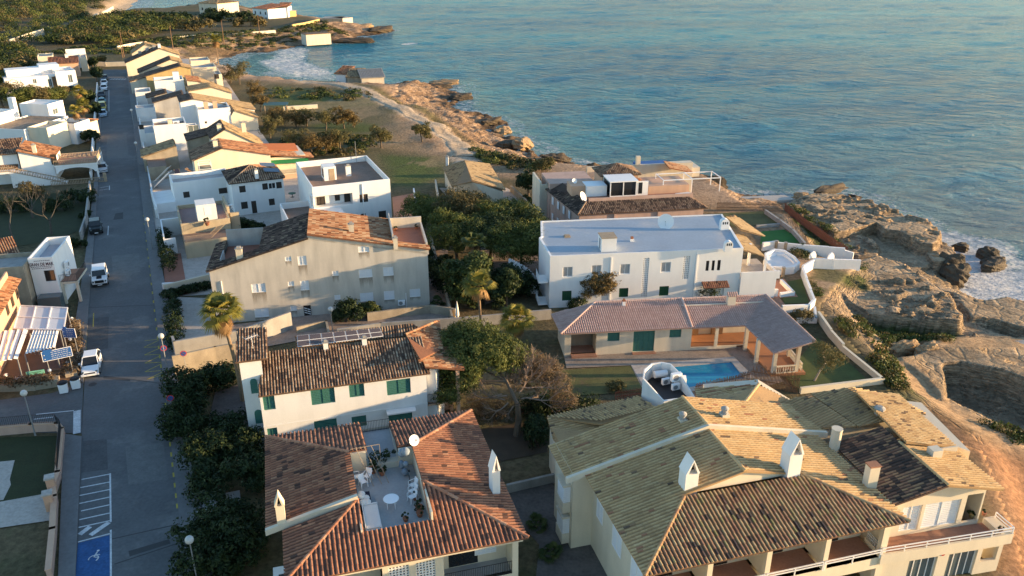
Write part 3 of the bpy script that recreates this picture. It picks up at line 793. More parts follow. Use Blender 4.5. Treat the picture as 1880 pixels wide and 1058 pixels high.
# ------------------------------------------------------------------ tile roofs
def tile_roof(mb, poly, sp=0.26, ln=0.42, dark=0.1, seed=0, th=0.14, seg=4, tone=(0.35, 0.8), channel_shade=0.15, patchy=0.3, over=0.06, gap=0.62, bright=0.0):
    """rows of barrel tiles laid on a planar polygon; poly[0]-poly[1] is the eave (or any line level with it)"""
    rg = random.Random(seed + len(mb.v))
    pts = [Vector(p) for p in poly]
    u = (pts[1] - pts[0]).normalized()
    cen = sum(pts, Vector()) / len(pts)
    nrm = None
    for k in range(2, len(pts)):
        q = u.cross(pts[k] - pts[0])
        if q.length > 1e-4:
            nrm = q.normalized(); break
    if nrm.z < 0:
        nrm = -nrm
    v = nrm.cross(u).normalized()
    if v.dot(cen - pts[0]) < 0:
        v = -v
    o = pts[0]
    P2 = [((p - o).dot(u), (p - o).dot(v)) for p in pts]
    mb.tone = channel_shade  # slab between the rows: shadow in the channels is put into its tone
    mb.slab(pts, th)
    umin = min(p[0] for p in P2); umax = max(p[0] for p in P2)
    rows = max(1, round((umax - umin) / sp)); sp = (umax - umin) / rows
    r = sp * gap * 0.5
    ang = [math.pi * i / seg for i in range(seg + 1)]
    sec = [(-math.cos(a), math.sin(a)) for a in ang]
    V, Fc, T = mb.v, mb.f, mb.t
    ph = rg.random() * 50
    def pn(a, b):
        return math.sin(a * 0.9 + ph) * math.sin(b * 1.1 + ph * 2) + 0.6 * math.sin(a * 2.3 + b * 1.7 + ph)
    for k in range(rows):
        uc = umin + (k + 0.5) * sp
        cr = []
        n = len(P2)
        for i in range(n):
            (a1, b1), (a2, b2) = P2[i], P2[(i + 1) % n]
            if (a1 > uc) != (a2 > uc):
                cr.append(b1 + (b2 - b1) * (uc - a1) / (a2 - a1))
        cr.sort()
        rowt = rg.uniform(-0.06, 0.06)
        for v0, v1 in zip(cr[::2], cr[1::2]):
            v0 -= over
            nt_ = max(1, round((v1 - v0) / ln)); l = (v1 - v0) / nt_
            for j in range(nt_):
                a, b = v0 + j * l, v0 + (j + 1) * l + (0.05 if j < nt_ - 1 else 0)
                t = rg.uniform(*tone) + rowt
                q = pn(uc, a)
                if rg.random() < dark * (1 + 1.6 * max(0, q)):
                    t = rg.uniform(0.0, 0.12)
                elif q > 0.55 and rg.random() < patchy:
                    t *= 0.45
                elif rg.random() < bright:
                    t = 1.0
                t = min(1, max(0, t))
                n0 = len(V)
                jit = rg.uniform(-0.008, 0.008)
                for (vv, rr, hh) in ((a, r * 1.06, 0.035), (b, r * 0.9, 0.006)):
                    c = o + u * (uc + jit) + v * vv + nrm * hh
                    for sx, sy in sec:
                        w = c + u * (sx * rr) + nrm * (sy * rr * 0.85)
                        V.append((w.x, w.y, w.z)); T.append(t)
                m_ = seg + 1
                for i in range(seg):
                    Fc.append((n0 + i, n0 + i + 1, n0 + m_ + i + 1, n0 + m_ + i))
                if j == 0:
                    Fc.append(tuple(n0 + i for i in range(m_)))
    mb.tone = 0.5

def ridge(mb, a, b, r=0.14, ln=0.42, tone=(0.45, 0.9), seed=0, lift=0.05):
    rg = random.Random(seed + len(mb.v))
    a, b = Vector(a), Vector(b); d = (b - a); n = max(1, round(d.length / ln)); d.normalize()
    x = d.cross(Vector((0, 0, 1))).normalized(); up = x.cross(d).normalized()
    L = (b - a).length / n
    for k in range(n):
        n0 = len(mb.v); t = rg.uniform(*tone)
        for q, rr in ((a + d * (k * L - 0.03), r * 1.08), (a + d * ((k + 1) * L), r * 0.92)):
            for i in range(6):
                an = math.pi * i / 5
                w = q + x * (-math.cos(an) * rr) + up * (math.sin(an) * rr * 0.8 + lift - 0.03)
                mb.v.append(tuple(w)); mb.t.append(t)
        for i in range(5):
            mb.f.append((n0 + i, n0 + i + 1, n0 + 7 + i, n0 + 6 + i))
        mb.f.append(tuple(n0 + i for i in range(6)))

def railing(mb, a, b, h=0.95, step=0.13, r=0.012, post=0.03, rails=(1.0, 0.08), bars=True):
    a, b = Vector(a), Vector(b); L = (b - a).length; n = max(1, int(L / step))
    up = Vector((0, 0, 1))
    for k in rails:
        mb.bar(a + up * h * k, b + up * h * k, post)
    if bars:
        for i in range(n + 1):
            p = a.lerp(b, i / n)
            mb.bar(p, p + up * h, r * 2)
    else:
        m_ = max(1, int(L / 1.5))
        for i in range(m_ + 1):
            p = a.lerp(b, i / m_)
            mb.bar(p, p + up * h, post)

def balustrade(mb, a, b, h=0.9, step=0.26):
    a, b = Vector(a), Vector(b); up = Vector((0, 0, 1)); L = (b - a).length
    mb.bar(a + up * (h - 0.05), b + up * (h - 0.05), 0.16, 0.1); mb.bar(a + up * 0.05, b + up * 0.05, 0.14, 0.1)
    n = max(1, int(L / step))
    for i in range(n + 1):
        p = a.lerp(b, i / n)
        mb.lathe(p + up * 0.1, [(0.045, 0), (0.075, 0.18), (0.04, 0.42), (0.05, h - 0.2)], 6)

def chimney_box(parent, x, y, z, w, d, h, mat="white_plaster", cap="terra_tile", name="chimney"):
    b = MB(); b.box(x - w / 2, y - d / 2, z, x + w / 2, y + d / 2, z + h)
    o = b.build(name, mat, parent)
    c = MB(); c.tone = 0.7; c.box(x - w * .62, y - d * .62, z + h, x + w * .62, y + d * .62, z + h + 0.07)
    c.box(x - w * .3, y - d * .3, z + h + 0.07, x + w * .3, y + d * .3, z + h + 0.28)
    c.build("chimney_cap", cap, o)
    return o

def gable_chimney(parent, x, y, z, w, d, h, mat, a=0.0):
    """tall flue house with a little pitched top and a triangular opening"""
    ca, sa = math.cos(a), math.sin(a)
    R = lambda dx, dy, zz: (x + dx * ca - dy * sa, y + dx * sa + dy * ca, z + zz)
    b = MB(); b.add([R(-w / 2, -d / 2, 0), R(w / 2, -d / 2, 0), R(w / 2, d / 2, 0), R(-w / 2, d / 2, 0), R(-w / 2, -d / 2, h), R(w / 2, -d / 2, h), R(w / 2, d / 2, h), R(-w / 2, d / 2, h)],
                    [(4, 5, 6, 7), (0, 1, 5, 4), (1, 2, 6, 5), (2, 3, 7, 6), (3, 0, 4, 7)])
    o = b.build("chimney", mat, parent)
    k = h * 0.62; t = 0.06
    c = MB()
    for s in (-1, 1):
        p = [R(s * (w / 2 + 0.05), -d / 2 - 0.05, h + .004), R(s * (w / 2 + 0.05), d / 2 + 0.05, h + .004), R(0, d / 2 + 0.05, h + k), R(0, -d / 2 - 0.05, h + k)]
        q = [R(s * (w / 2 - t * 2), -d / 2 - 0.05, h + .004), R(s * (w / 2 - t * 2), d / 2 + 0.05, h + .004), R(0, d / 2 + 0.05, h + k - t * 2.6), R(0, -d / 2 - 0.05, h + k - t * 2.6)]
        c.add(p + q, [(0, 1, 2, 3), (7, 6, 5, 4), (0, 3, 7, 4), (1, 5, 6, 2), (0, 4, 5, 1)])
    c.build("chimney_cowl", mat, o)
    g = MB(); g.poly([R(-w / 2 + .1, 0, h + .01), R(w / 2 - .1, 0, h + .01), R(0, 0, h + k - .14)])
    g.build("flue_opening", "black_plastic", o)
    return o

def ac_unit(name, label, loc, rz, s=1.0, group=None):
    t = thing(name, label, "air conditioner", loc, rz, group)
    b = MB(); b.box(-.42 * s, -.16 * s, 0.06, .42 * s, .16 * s, .68 * s); b.build("casing", "white_plastic", t)
    f = MB(); f.lathe((0, 0, 0), [(.24 * s, 0), (.24 * s, .012)], 18)
    f.v = [(p[0] - .1 * s, -.163 * s - p[2], p[1] + .37 * s) for p in f.v]; f.build("fan_grille", "grey_metal", t)
    l = MB(); l.box(-.36 * s, -.14 * s, 0, -.28 * s, .14 * s, .06); l.box(.28 * s, -.14 * s, 0, .36 * s, .14 * s, .06); l.build("foot", "dark_metal", t)
    return t

def satellite_dish(name, label, loc, az, r=0.45, mat="white_plastic", mast=0.7, tilt=0.5):
    t = thing(name, label, "satellite dish", loc, az)
    b = MB(); n, m_ = 16, 5
    R = Matrix.Rotation(math.pi / 2 - tilt, 3, 'X')
    vs, fs = [], []
    for i in range(m_ + 1):
        q = r * i / m_
        for k in range(n):
            a = 2 * math.pi * k / n
            p = R @ Vector((q * math.cos(a), q * math.sin(a), 0.28 * q * q / r))
            vs.append((p.x, p.y - 0.12, p.z + mast))
    for i in range(m_):
        for k in range(n):
            fs.append((i * n + k, i * n + (k + 1) % n, (i + 1) * n + (k + 1) % n, (i + 1) * n + k))
    b.add(vs, fs); b.build("dish", mat, t, True)
    p = MB(); p.tube([(0, 0, 0), (0, 0, mast)], 0.03); p.build("mast", "grey_metal", t)
    q = R @ Vector((0, 0, r * 0.9)); p = MB(); p.bar((0, -0.12, mast - r * .8), (q.x, q.y - 0.12, q.z + mast), 0.025); p.rbox(q.x, q.y - .12, q.z + mast - .05, .09, .09, .1); p.build("feed_arm", "grey_metal", t)
    return t

def pot_plant(name, label, loc, s=0.3, h=0.5, mat="clay_pot", group=None, leaf="dark_leaf"):
    t = thing(name, label, "potted plant", loc, 0, group)
    b = MB(); b.lathe((0, 0, 0), [(s * .65, 0), (s, s * 1.3), (s * 1.08, s * 1.3), (s * 1.08, s * 1.45), (s * .85, s * 1.45)], 12); b.build("pot", mat, t)
    leaf_ball("foliage", [(0, 0, s * 1.5 + h * .45, s * 1.25, s * 1.25, h * .6)], 170, s * .32, leaf, t, seed=int(loc[0] * 97) & 255)
    return t

def plastic_chair(name, label, loc, rz, group):
    t = thing(name, label, "chair", loc, rz, group)
    s = MB(); s.prism([(-.22, -.22), (.22, -.22), (.2, .2), (-.2, .2)], .40, .435); s.build("seat", "white_plastic", t)
    b = MB(); b.add([(-.2, .2, .43), (.2, .2, .43), (.23, .3, .86), (-.23, .3, .86), (-.2, .24, .43), (.2, .24, .43), (.23, .335, .86), (-.23, .335, .86)],
                    [(0, 1, 2, 3), (7, 6, 5, 4), (0, 4, 5, 1), (1, 5, 6, 2), (2, 6, 7, 3), (3, 7, 4, 0)]); b.build("backrest", "white_plastic", t)
    for sx in (-1, 1):
        for sy, yy in ((-1, -.2), (1, .2)):
            l = MB(); l.tube([(sx * .2, yy, .41), (sx * .26, yy * 1.35, 0)], [.03, .022], 5); l.build("leg", "white_plastic", t)
        a = MB(); a.tube([(sx * .25, -.22, .02), (sx * .27, -.22, .63), (sx * .27, -.15, .66), (sx * .25, .27, .68)], .025, 5); a.build("armrest", "white_plastic", t)
    return t

# ------------------------------------------------------------------ foliage, trunks, palms
leaf_mat("pine_leaf", (0.030, 0.044, 0.012), (0.085, 0.105, 0.024), (0.17, 0.17, 0.042))
leaf_mat("dark_leaf", (0.010, 0.020, 0.008), (0.024, 0.042, 0.014), (0.055, 0.075, 0.024))
leaf_mat("bush_leaf", (0.020, 0.034, 0.010), (0.050, 0.072, 0.020), (0.10, 0.115, 0.035))
leaf_mat("tamarisk_leaf", (0.065, 0.045, 0.018), (0.135, 0.095, 0.034), (0.22, 0.155, 0.06))
leaf_mat("olive_leaf", (0.055, 0.055, 0.020), (0.11, 0.100, 0.036), (0.18, 0.15, 0.06))
leaf_mat("dry_leaf", (0.085, 0.055, 0.030), (0.15, 0.105, 0.06), (0.24, 0.17, 0.10))
leaf_mat("palm_leaf", (0.07, 0.085, 0.018), (0.19, 0.18, 0.036), (0.36, 0.29, 0.07), 0.35)  # raised towards gold: sunlight on the crowns is put into the leaf colour
leaf_mat("palm_dry", (0.12, 0.065, 0.025), (0.22, 0.125, 0.05), (0.33, 0.21, 0.09), 0.2)
leaf_mat("grass_leaf", (0.035, 0.055, 0.012), (0.075, 0.10, 0.022), (0.13, 0.14, 0.04))
leaf_mat("scrub_leaf", (0.055, 0.048, 0.020), (0.115, 0.095, 0.036), (0.19, 0.14, 0.06))
M("bark", (0.13, 0.095, 0.065), var=0.3, scale=3, fine=20, bump=0.4)
M("pale_bark", (0.30, 0.255, 0.20), var=0.25, scale=3, fine=20, bump=0.3)
M("twig", (0.23, 0.165, 0.12), var=0.3, scale=3, bump=0)
M("grey_twig", (0.085, 0.075, 0.065), var=0.3, scale=3, bump=0)
M("palm_bark", (0.22, 0.15, 0.09), var=0.3, scale=4, fine=24, bump=0.5)

def cards(name, C, N, size, tone, mat, parent=None, aspect=0.5, rng=None, bend=0.0):
    """one leaf-sized face per point"""
    rng = rng or RNG
    n = len(C)
    N = N / np.maximum(np.linalg.norm(N, axis=1, keepdims=True), 1e-6)
    A = rng.normal(size=(n, 3)); A -= N * (A * N).sum(1, keepdims=True); A /= np.maximum(np.linalg.norm(A, axis=1, keepdims=True), 1e-6)
    B = np.cross(N, A)
    s = size[:, None] if hasattr(size, '__len__') else size
    a = A * s; b = B * s * aspect
    V = np.stack([C - a, C + b, C + a, C - b], 1).reshape(-1, 3)
    return np_mesh(name, V, np.arange(4 * n).reshape(-1, 4), MATS[mat], tone=np.repeat(tone, 4), parent=parent)

def blob_points(blobs, nclump, per, cr, rng, up=0.25, flat=0.75, shell=(0.55, 1.0)):
    """leaf positions: clumps scattered through the outer part of several ellipsoids, leaves on the shell of each clump"""
    w = np.array([b[3] * b[4] * b[5] for b in blobs]) ** 0.66
    pick = rng.choice(len(blobs), nclump, p=w / w.sum())
    bl = np.array(blobs)[pick]
    d = rng.normal(size=(nclump, 3)); d[:, 2] += up; d /= np.linalg.norm(d, axis=1, keepdims=True)
    rad = rng.uniform(*shell, nclump) ** 0.7
    cc = bl[:, :3] + d * bl[:, 3:6] * rad[:, None]
    crr = cr * rng.uniform(0.6, 1.35, nclump)
    ct = rng.uniform(0.2, 0.85, nclump)
    e = rng.normal(size=(nclump, per, 3)); e[..., 2] += 0.25; e /= np.linalg.norm(e, axis=2, keepdims=True)
    q = rng.uniform(0.35, 1.0, (nclump, per)) ** 0.5
    C = cc[:, None, :] + e * (crr[:, None] * q)[..., None] * np.array([1, 1, flat])
    N = e * 0.8 + d[:, None, :] * 0.5 + rng.normal(size=e.shape) * 0.45
    T = np.clip(ct[:, None] + rng.normal(size=(nclump, per)) * 0.13, 0, 1)
    return C.reshape(-1, 3), N.reshape(-1, 3), T.ravel()

def leaf_ball(name, blobs, n, size, mat, parent=None, seed=0, cr=None, per=26, aspect=0.5, flat=0.75, shell=(0.55, 1.0)):
    rng = np.random.default_rng(seed + 11)
    cr = cr or max(b[3] for b in blobs) * 0.34
    C, N, T = blob_points(blobs, max(3, n // per), per, cr, rng, flat=flat, shell=shell)
    return cards(name, C, N, size * rng.uniform(0.6, 1.3, len(C)), T, mat, parent, aspect, rng)

def branches(mb, p, d, ln, r, depth, rg, spread=0.55, up=0.15, shrink=0.72, tips=None, kids=(2, 3), n=5, wind=(0, 0, 0), minr=0.006):
    pts = [Vector(p)]; rs = [r]
    d = Vector(d).normalized()
    for k in range(3):
        d = (d + Vector((rg.uniform(-.18, .18), rg.uniform(-.18, .18), rg.uniform(-.1, .14) + up * 0.2)) + Vector(wind) * 0.12).normalized()
        pts.append(pts[-1] + d * ln / 3); rs.append(max(minr, r * (1 - 0.35 * (k + 1) / 3)))
    mb.tube(pts, rs, n if depth > 1 else 3, False)
    if depth == 0:
        if tips is not None:
            tips.append(pts[-1])
        return
    for k in range(rg.randint(*kids)):
        a = rg.uniform(0, 2 * math.pi)
        x = d.orthogonal().normalized(); y = d.cross(x)
        nd_ = (d + (x * math.cos(a) + y * math.sin(a)) * rg.uniform(spread * .6, spread * 1.3) + Vector((0, 0, up))).normalized()
        st = pts[-1] if k < 2 else pts[2]
        branches(mb, st, nd_, ln * shrink * rg.uniform(.8, 1.15), rs[-1] * 0.75, depth - 1, rg, spread, up, shrink, tips, kids, n, wind, minr)

def tree(name, label, loc, h, blobs, n, leaf, size, seed=0, cat="tree", bark="bark", trunk_r=0.16, lean=(0, 0), group=None, cr=None, forks=3, per=26, aspect=0.5, flat=0.75, fork_h=0.4, limbs=True):
    """tapered trunk with limbs and a crown of leaf clumps; blobs are ellipsoids in metres from the foot"""
    rg = random.Random(seed)
    t = thing(name, label, cat, loc, 0, group)
    b = MB()
    top = Vector((lean[0], lean[1], h * fork_h))
    mid = top * 0.5 + Vector((rg.uniform(-.1, .1) * h * .3, rg.uniform(-.1, .1) * h * .3, 0))
    b.tube([(0, 0, -0.3), tuple(mid), tuple(top)], [trunk_r * 1.25, trunk_r, trunk_r * 0.8], 7)
    if limbs:
        for k, bl in enumerate(blobs[:7]):
            c = Vector(bl[:3]); e = c + Vector((0, 0, bl[5] * 0.3))
            m_ = top.lerp(e, 0.55) + Vector((rg.uniform(-.2, .2), rg.uniform(-.2, .2), -0.1 * bl[5]))
            b.tube([tuple(top), tuple(m_), tuple(e)], [trunk_r * 0.55, trunk_r * 0.36, trunk_r * 0.12], 5, False)
            for q in range(3):
                e2 = c + Vector((rg.uniform(-.8, .8) * bl[3], rg.uniform(-.8, .8) * bl[4], rg.uniform(-.1, .7) * bl[5]))
                b.tube([tuple(m_), tuple(m_.lerp(e2, .5) + Vector((0, 0, .1))), tuple(e2)], [trunk_r * 0.25, trunk_r * .16, trunk_r * 0.05], 4, False)
    b.build("trunk", bark, t)
    leaf_ball("crown", blobs, n, size, leaf, t, seed, cr, per, aspect, flat)
    return t

def bush(name, label, loc, blobs, n, size, leaf, seed=0, group=None, cat="shrub", cr=None, stems=True, per=26, aspect=0.5):
    t = thing(name, label, cat, loc, 0, group)
    if stems:
        rg = random.Random(seed); b = MB()
        for k in range(6):
            bl = rg.choice(blobs)
            b.tube([(bl[0] * .5 + rg.uniform(-.1, .1), bl[1] * .5 + rg.uniform(-.1, .1), -0.05), (bl[0] + rg.uniform(-.5, .5) * bl[3], bl[1] + rg.uniform(-.5, .5) * bl[4], bl[2] + bl[5] * .3)], [0.035, 0.012], 4, False)
        b.build("stem", "bark", t)
    leaf_ball("foliage", blobs, n, size, leaf, t, seed, cr, per, aspect)
    return t

def palm(name, label, loc, h, r=0.16, nf=34, fl=1.7, lean=(0.2, 0), seed=0, skirt=16, group=None, green="palm_leaf", fan=1.0):
    """fan palm: ringed trunk, a head of stiff fan leaves and a skirt of dead ones"""
    rg = random.Random(seed)
    t = thing(name, label, "palm tree", loc, 0, group)
    b = MB(); pts = []; rs = []
    for i in range(11):
        k = i / 10
        pts.append((lean[0] * k * k, lean[1] * k * k, -0.3 + (h + 0.3) * k)); rs.append(r * (1.35 - 0.45 * min(1, k * 3) - 0.05 * k) * (1.04 if i % 2 else 0.98))
    b.tube(pts, rs, 9); b.build("trunk", "palm_bark", t)
    top = Vector(pts[-1])
    def fronds(mb_, n, el0, el1, ln, droop):
        for i in range(n):
            az = 2.399 * i + rg.uniform(-.3, .3); el = rg.uniform(el0, el1)
            d = Vector((math.cos(az) * math.cos(el), math.sin(az) * math.cos(el), math.sin(el)))
            l = ln * rg.uniform(.8, 1.15)
            side = d.cross(Vector((0, 0, 1))); side = side.normalized() if side.length > .05 else Vector((1, 0, 0))
            upv = side.cross(d).normalized()
            pt = top + Vector((0, 0, rg.uniform(-.15, .15))) + d * l * 0.48 - Vector((0, 0, 1)) * droop * .1
            mb_.tone = rg.uniform(.2, .9)
            mb_.bar(top, pt, 0.035, 0.02)
            m_ = 15
            for q in range(m_):
                a = (q / (m_ - 1) - .5) * 2.5 * fan
                dd = (d * math.cos(a) + side * math.sin(a)).normalized()
                L = l * 0.62 * (0.72 + 0.28 * math.cos(a)) * rg.uniform(.9, 1.08)
                w = L * 0.075
                sd = dd.cross(upv).normalized() * w
                p1 = pt + dd * L * .55 + upv * 0.04; p2 = pt + dd * L - Vector((0, 0, 1)) * L * (.22 + droop * .35)
                mb_.tone = min(1, max(0, mb_.tone + rg.uniform(-.08, .08)))
                mb_.add([pt, p1 - sd, p2, p1 + sd], [(0, 1, 2, 3)])
    g = MB(); fronds(g, nf, -0.25, 1.35, fl, 0.3); g.build("leaf_crown", green, t)
    if skirt:
        k = MB(); fronds(k, skirt, -1.35, -0.5, fl * .75, 1.0); k.build("dead_leaf_skirt", "palm_dry", t)
    return t

# ================================================================== the near buildings
def sheet(name,pts,z,mat,px=True,th=0.0):
    b=MB()
    q=[at(x,y,z) for x,y in pts] if px else [Vector((x,y,z)) for x,y in pts]
    b.poly([(p.x,p.y,z) for p in q]) if not th else b.prism([(p.x,p.y) for p in q],z-th,z)
    if b.v and not th:
        n=Vector((0,0,0))
        for i in range(1,len(q)-1):
            n += (q[i]-q[0]).cross(q[i+1]-q[0])
        if n.z<0:
            b.f=[tuple(reversed(f)) for f in b.f]
    return struct(b.build(name,mat))

# ---- red tiled house with a roof terrace cut into it
f=Fr((515,1074),(970.6,986.5),6.2)
FT=f
EZ,PT=6.2,0.25
t=f.thing("tiled_house","cream house under a red tiled hip roof with a terrace cut into its middle","house")
w=MB()
lat1=f.rect(714,1040,752,1072,0.6);lat2=f.rect(764,1031,800,1064,0.6)
log=(f.fp(815,1040,.6)[0],2.9,14.6,5.55)
lop=(f.fp(628,1058,.6)[0],2.9,f.fp(702,1050,.6)[0],5.5)
holes=[lop,(lat1[0],3.4,lat1[2],lat1[3]),(lat2[0],3.4,lat2[2],lat2[3]),log]
wall_face(w,[(0.6,EZ-.02),(15.0,EZ-.02)],-0.6,holes,0.6,0.3)
w.poly([(0.6,.6,-.6),(0.6,.6,EZ),(.6,15.5,EZ),(.6,15.5,-.6)]);w.poly([(15,.6,-.6),(15,15.5,-.6),(15,15.5,EZ),(15,.6,EZ)])
w.poly([(15,15.5,-.6),(.6,15.5,-.6),(.6,15.5,EZ),(15,15.5,EZ)])
for h in (log,lop):# the recessed balconies
    w.box(h[0]-.1,2.2,2.9,h[2],2.3,EZ-.1);w.box(h[0]-.1,.9,5.56,h[2]+.1,2.2,5.62)
w.box(log[0]-.12,.9,2.9,log[0],2.2,5.55);w.box(14.6,.9,2.9,14.7,2.2,5.55)
w.box(-.05,.2,5.78,15.2,.6-.003,EZ-.1)
w.build("wall","warm_cream",t)
for h in (log,lop):
    b=MB();b.box(h[0],.62,2.72,h[2],2.2,2.9);b.build("balcony_floor","grey_floor",t)
for h in holes[1:3]:
    b=MB();nx,nz=6,9
    for i in range(nx+1):
        x=h[0]+(h[2]-h[0])*i/nx;b.box(x-.045,.66,h[1],x+.045,.74,h[3])
    for i in range(nz+1):
        z=h[1]+(h[3]-h[1])*i/nz;b.box(h[0],.665,z-.045,h[2],.735,z+.045)
    b.build("lattice_panel","white_plaster",t)
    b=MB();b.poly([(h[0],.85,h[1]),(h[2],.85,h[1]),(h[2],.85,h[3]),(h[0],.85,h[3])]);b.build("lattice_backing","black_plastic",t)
b=MB();railing(b,(log[0],.66,2.9),(14.9,.66,2.9),1.0,.12);railing(b,(14.9,.66,2.9),(14.9,2.4,2.9),1.0,.12);b.build("balcony_railing","dark_metal",t)
b=MB();b.poly([(log[0]+.6,2.19,2.95),(log[0]+2.6,2.19,2.95),(log[0]+2.6,2.19,5.1),(log[0]+.6,2.19,5.1)]);b.build("balcony_door","dark_glass",t)
window(t,(12.4,3.6,13.9,5.2),'white',2.05,.14)
z=lambda d:EZ+PT*d
RL,RR,RF,RB=5.22,9.65,2.6,10.3
W_,D_=15.5,16.1
r=MB();tile_roof(r,[(0.25,0,EZ),(W_,0,EZ),(RR,W_-RR,z(W_-RR)),(RR-.1,RF,z(RF)),(RL,RF,z(RF)),(RL,RL,z(RL))],sp=.30,seed=1,dark=.07,patchy=.3)
ridge(r,(0.15,0,EZ),(RL,RL,z(RL)));ridge(r,(W_,0,EZ),(RR,W_-RR,z(W_-RR)))
r.build("roof","terra_tile",t)
r=MB();tile_roof(r,[(0.3,4.95,z(.3)),(0.3,.3,z(.3)),(RL,RL-.05,z(RL)),(RL,4.95,z(RL))],sp=.30,seed=2,dark=.07,patchy=.5);r.build("roof","terra_tile",t)
U=.28
r=MB();tile_roof(r,[(-.75,D_+.3,z(-.75)+U),(-.75,5.3,z(-.75)+U),(RL,5.3,z(RL)+U),(RL,RB,z(RL)+U)],sp=.30,seed=3,dark=.08,patchy=.4);ridge(r,(-.75,D_+.3,z(-.75)+U),(RL,RB,z(RL)+U));r.build("roof","terra_tile",t)
b=MB();b.add([(-.85,5.05,z(-.85)+U-.35),(RL,5.05,z(RL)+U-.35),(RL,5.34,z(RL)+U-.35),(-.85,5.34,z(-.85)+U-.35),(-.85,5.05,z(-.85)+U+.08),(RL,5.05,z(RL)+U+.08),(RL,5.34,z(RL)+U+.08),(-.85,5.34,z(-.85)+U+.08)],
    [(3,2,1,0),(4,5,6,7),(0,1,5,4),(1,2,6,5),(2,3,7,6),(3,0,4,7)]);b.build("roof_step","cream_plaster",t)
r=MB();tile_roof(r,[(W_-.1,0.05,EZ),(W_-.1,15.9,EZ),(RR,RB-.1,z(W_-RR)),(RR,W_-RR+.05,z(W_-RR))],sp=.30,seed=4,dark=.05,patchy=.35);ridge(r,(W_-.1,15.9,EZ),(RR,RB-.1,z(W_-RR)));r.build("roof","terra_tile",t)
CX0,CX1=f.L(674.8,833,7.4).x,f.L(731,826,7.5).x
r=MB();tile_roof(r,[(CX0,D_+.2,z(0)+.1),(-.6,D_+.2,z(0)+.1),(RL,RB+.1,z(RL)+U),(CX0,RB+.1,z(RL)+U)],sp=.30,seed=5,dark=.15);r.build("roof","terra_tile",t)
r=MB();tile_roof(r,[(W_-.1,15.9,EZ),(CX1,15.9,EZ),(CX1,RB,z(W_-RR)),(RR,RB,z(W_-RR))],sp=.30,seed=6,dark=.15);r.build("roof","terra_tile",t)
TZ=6.02
b=MB();b.poly([(RL,RF,TZ),(RR,RF,TZ),(RR,RB,TZ),(CX1,RB,TZ),(CX1,15.5,TZ),(CX0,15.5,TZ),(CX0,RB,TZ),(RL,RB,TZ)]);b.build("terrace_floor","grey_floor",t)
b=MB()
zz=z(RL)+U-.12
b.box(RL-.12,RF-.1,TZ-.1,RL-.005,5.05,z(RF)+.25);b.box(RL-.12,5.35,TZ-.1,RL-.005,RB,zz);b.box(RR+.005,RF-.1,TZ-.1,RR+.12,RB-.2,z(W_-RR)-.12);b.box(RL-.12,RF-.18,TZ-.1,RR+.12,RF-.02,z(RF)-.12)
b.box(CX0-.12,RB,TZ-.1,CX0,15.6,EZ+.1);b.box(CX1,RB,TZ-.1,CX1+.12,15.6,EZ+.1);b.box(RL-.12,RB,TZ-.1,CX0-.13,RB+.12,zz);b.box(CX1,RB-.2,TZ-.1,RR+.1,RB-.02,z(W_-RR)-.15)
b.build("terrace_wall","warm_cream",t)
b=MB();railing(b,(CX0,15.3,TZ),(CX1,15.3,TZ),.95,.12);b.build("terrace_railing","dark_metal",t)
gable_chimney(t,*f.L(516,948,7.0).xy,6.5,.55,.5,1.5,"warm_cream",.0)
gable_chimney(t,*f.L(908,893,6.8).xy,6.2,.55,.75,2.1,"white_plaster",.1)
b=MB();b.box(-.7,0.4,3.1,.55,5.0,3.3)
b.build("side_terrace","white_plaster",t)
for k in range(3):
    b=MB();b.box(-.35,1.0+1.35*k,3.302,.15,1.5+1.35*k,3.33);b.build("vent_cover","dark_metal",t)
def on(px,py,zz=TZ):
    return at(px,py,zz)
tb=thing("garden_table","round white plastic table in the middle of the roof terrace","table",on(719,931),f.rz)
b=MB();b.lathe((0,0,.68),[(.1,0),(.52,0),(.54,.02),(.52,.045)],28);b.build("tabletop","white_plastic",tb)
for a in range(4):
    b=MB();c,s=math.cos(a*math.pi/2+.6),math.sin(a*math.pi/2+.6);b.tube([(.34*c,.34*s,.69),(.4*c,.4*s,0)],[.035,.025],5);b.build("leg","white_plastic",tb)
plastic_chair("plastic_chair","white plastic armchair nearest the sofa, one of three by the cream terrace wall",on(667,893),f.rz+.4,"white plastic chairs on the terrace")
plastic_chair("plastic_chair","white plastic armchair pushed into the corner, farthest of three by the cream terrace wall",on(656,884),f.rz+1.7,"white plastic chairs on the terrace")
plastic_chair("plastic_chair","white plastic armchair beside the pergola pole, turned to the other two",on(676,882),f.rz-.5,"white plastic chairs on the terrace")
for k,(px,py,lab) in enumerate(((757,921,"white plastic armchair nearest the pots in the row under the tiled slope"),(758.5,910,"white plastic armchair in the middle of the row under the tiled slope"),(759,899,"white plastic armchair next to the bicycle in the row under the tiled slope"))):
    plastic_chair("plastic_chair",lab,on(px,py),f.rz-1.2,"white plastic chairs on the terrace")
s=thing("garden_sofa","navy garden sofa heaped with white cushions by the terrace wall","sofa",on(671,927),f.rz)
b=MB();b.box(-.45,-1.0,0,.4,1.0,.34);b.build("base","navy_fabric",s)
b=MB();b.box(-.55,-1.0,0,-.452,1.0,.75);b.build("backrest","navy_fabric",s)
for k,(cx,cy,cz,a) in enumerate(((-.2,.6,.5,.3),(.05,.15,.45,-.4),(-.2,-.35,.5,.1),(.1,-.3,.45,.6),(-.25,.2,.62,0))):
    b=MB();b.ball((cx,cy,cz),.3,10,6,.55);b.build("cushion","white_fabric",s,True)
s=thing("daybed","long white daybed with a pale mattress at the front of the terrace","daybed",on(684,957),f.rz)
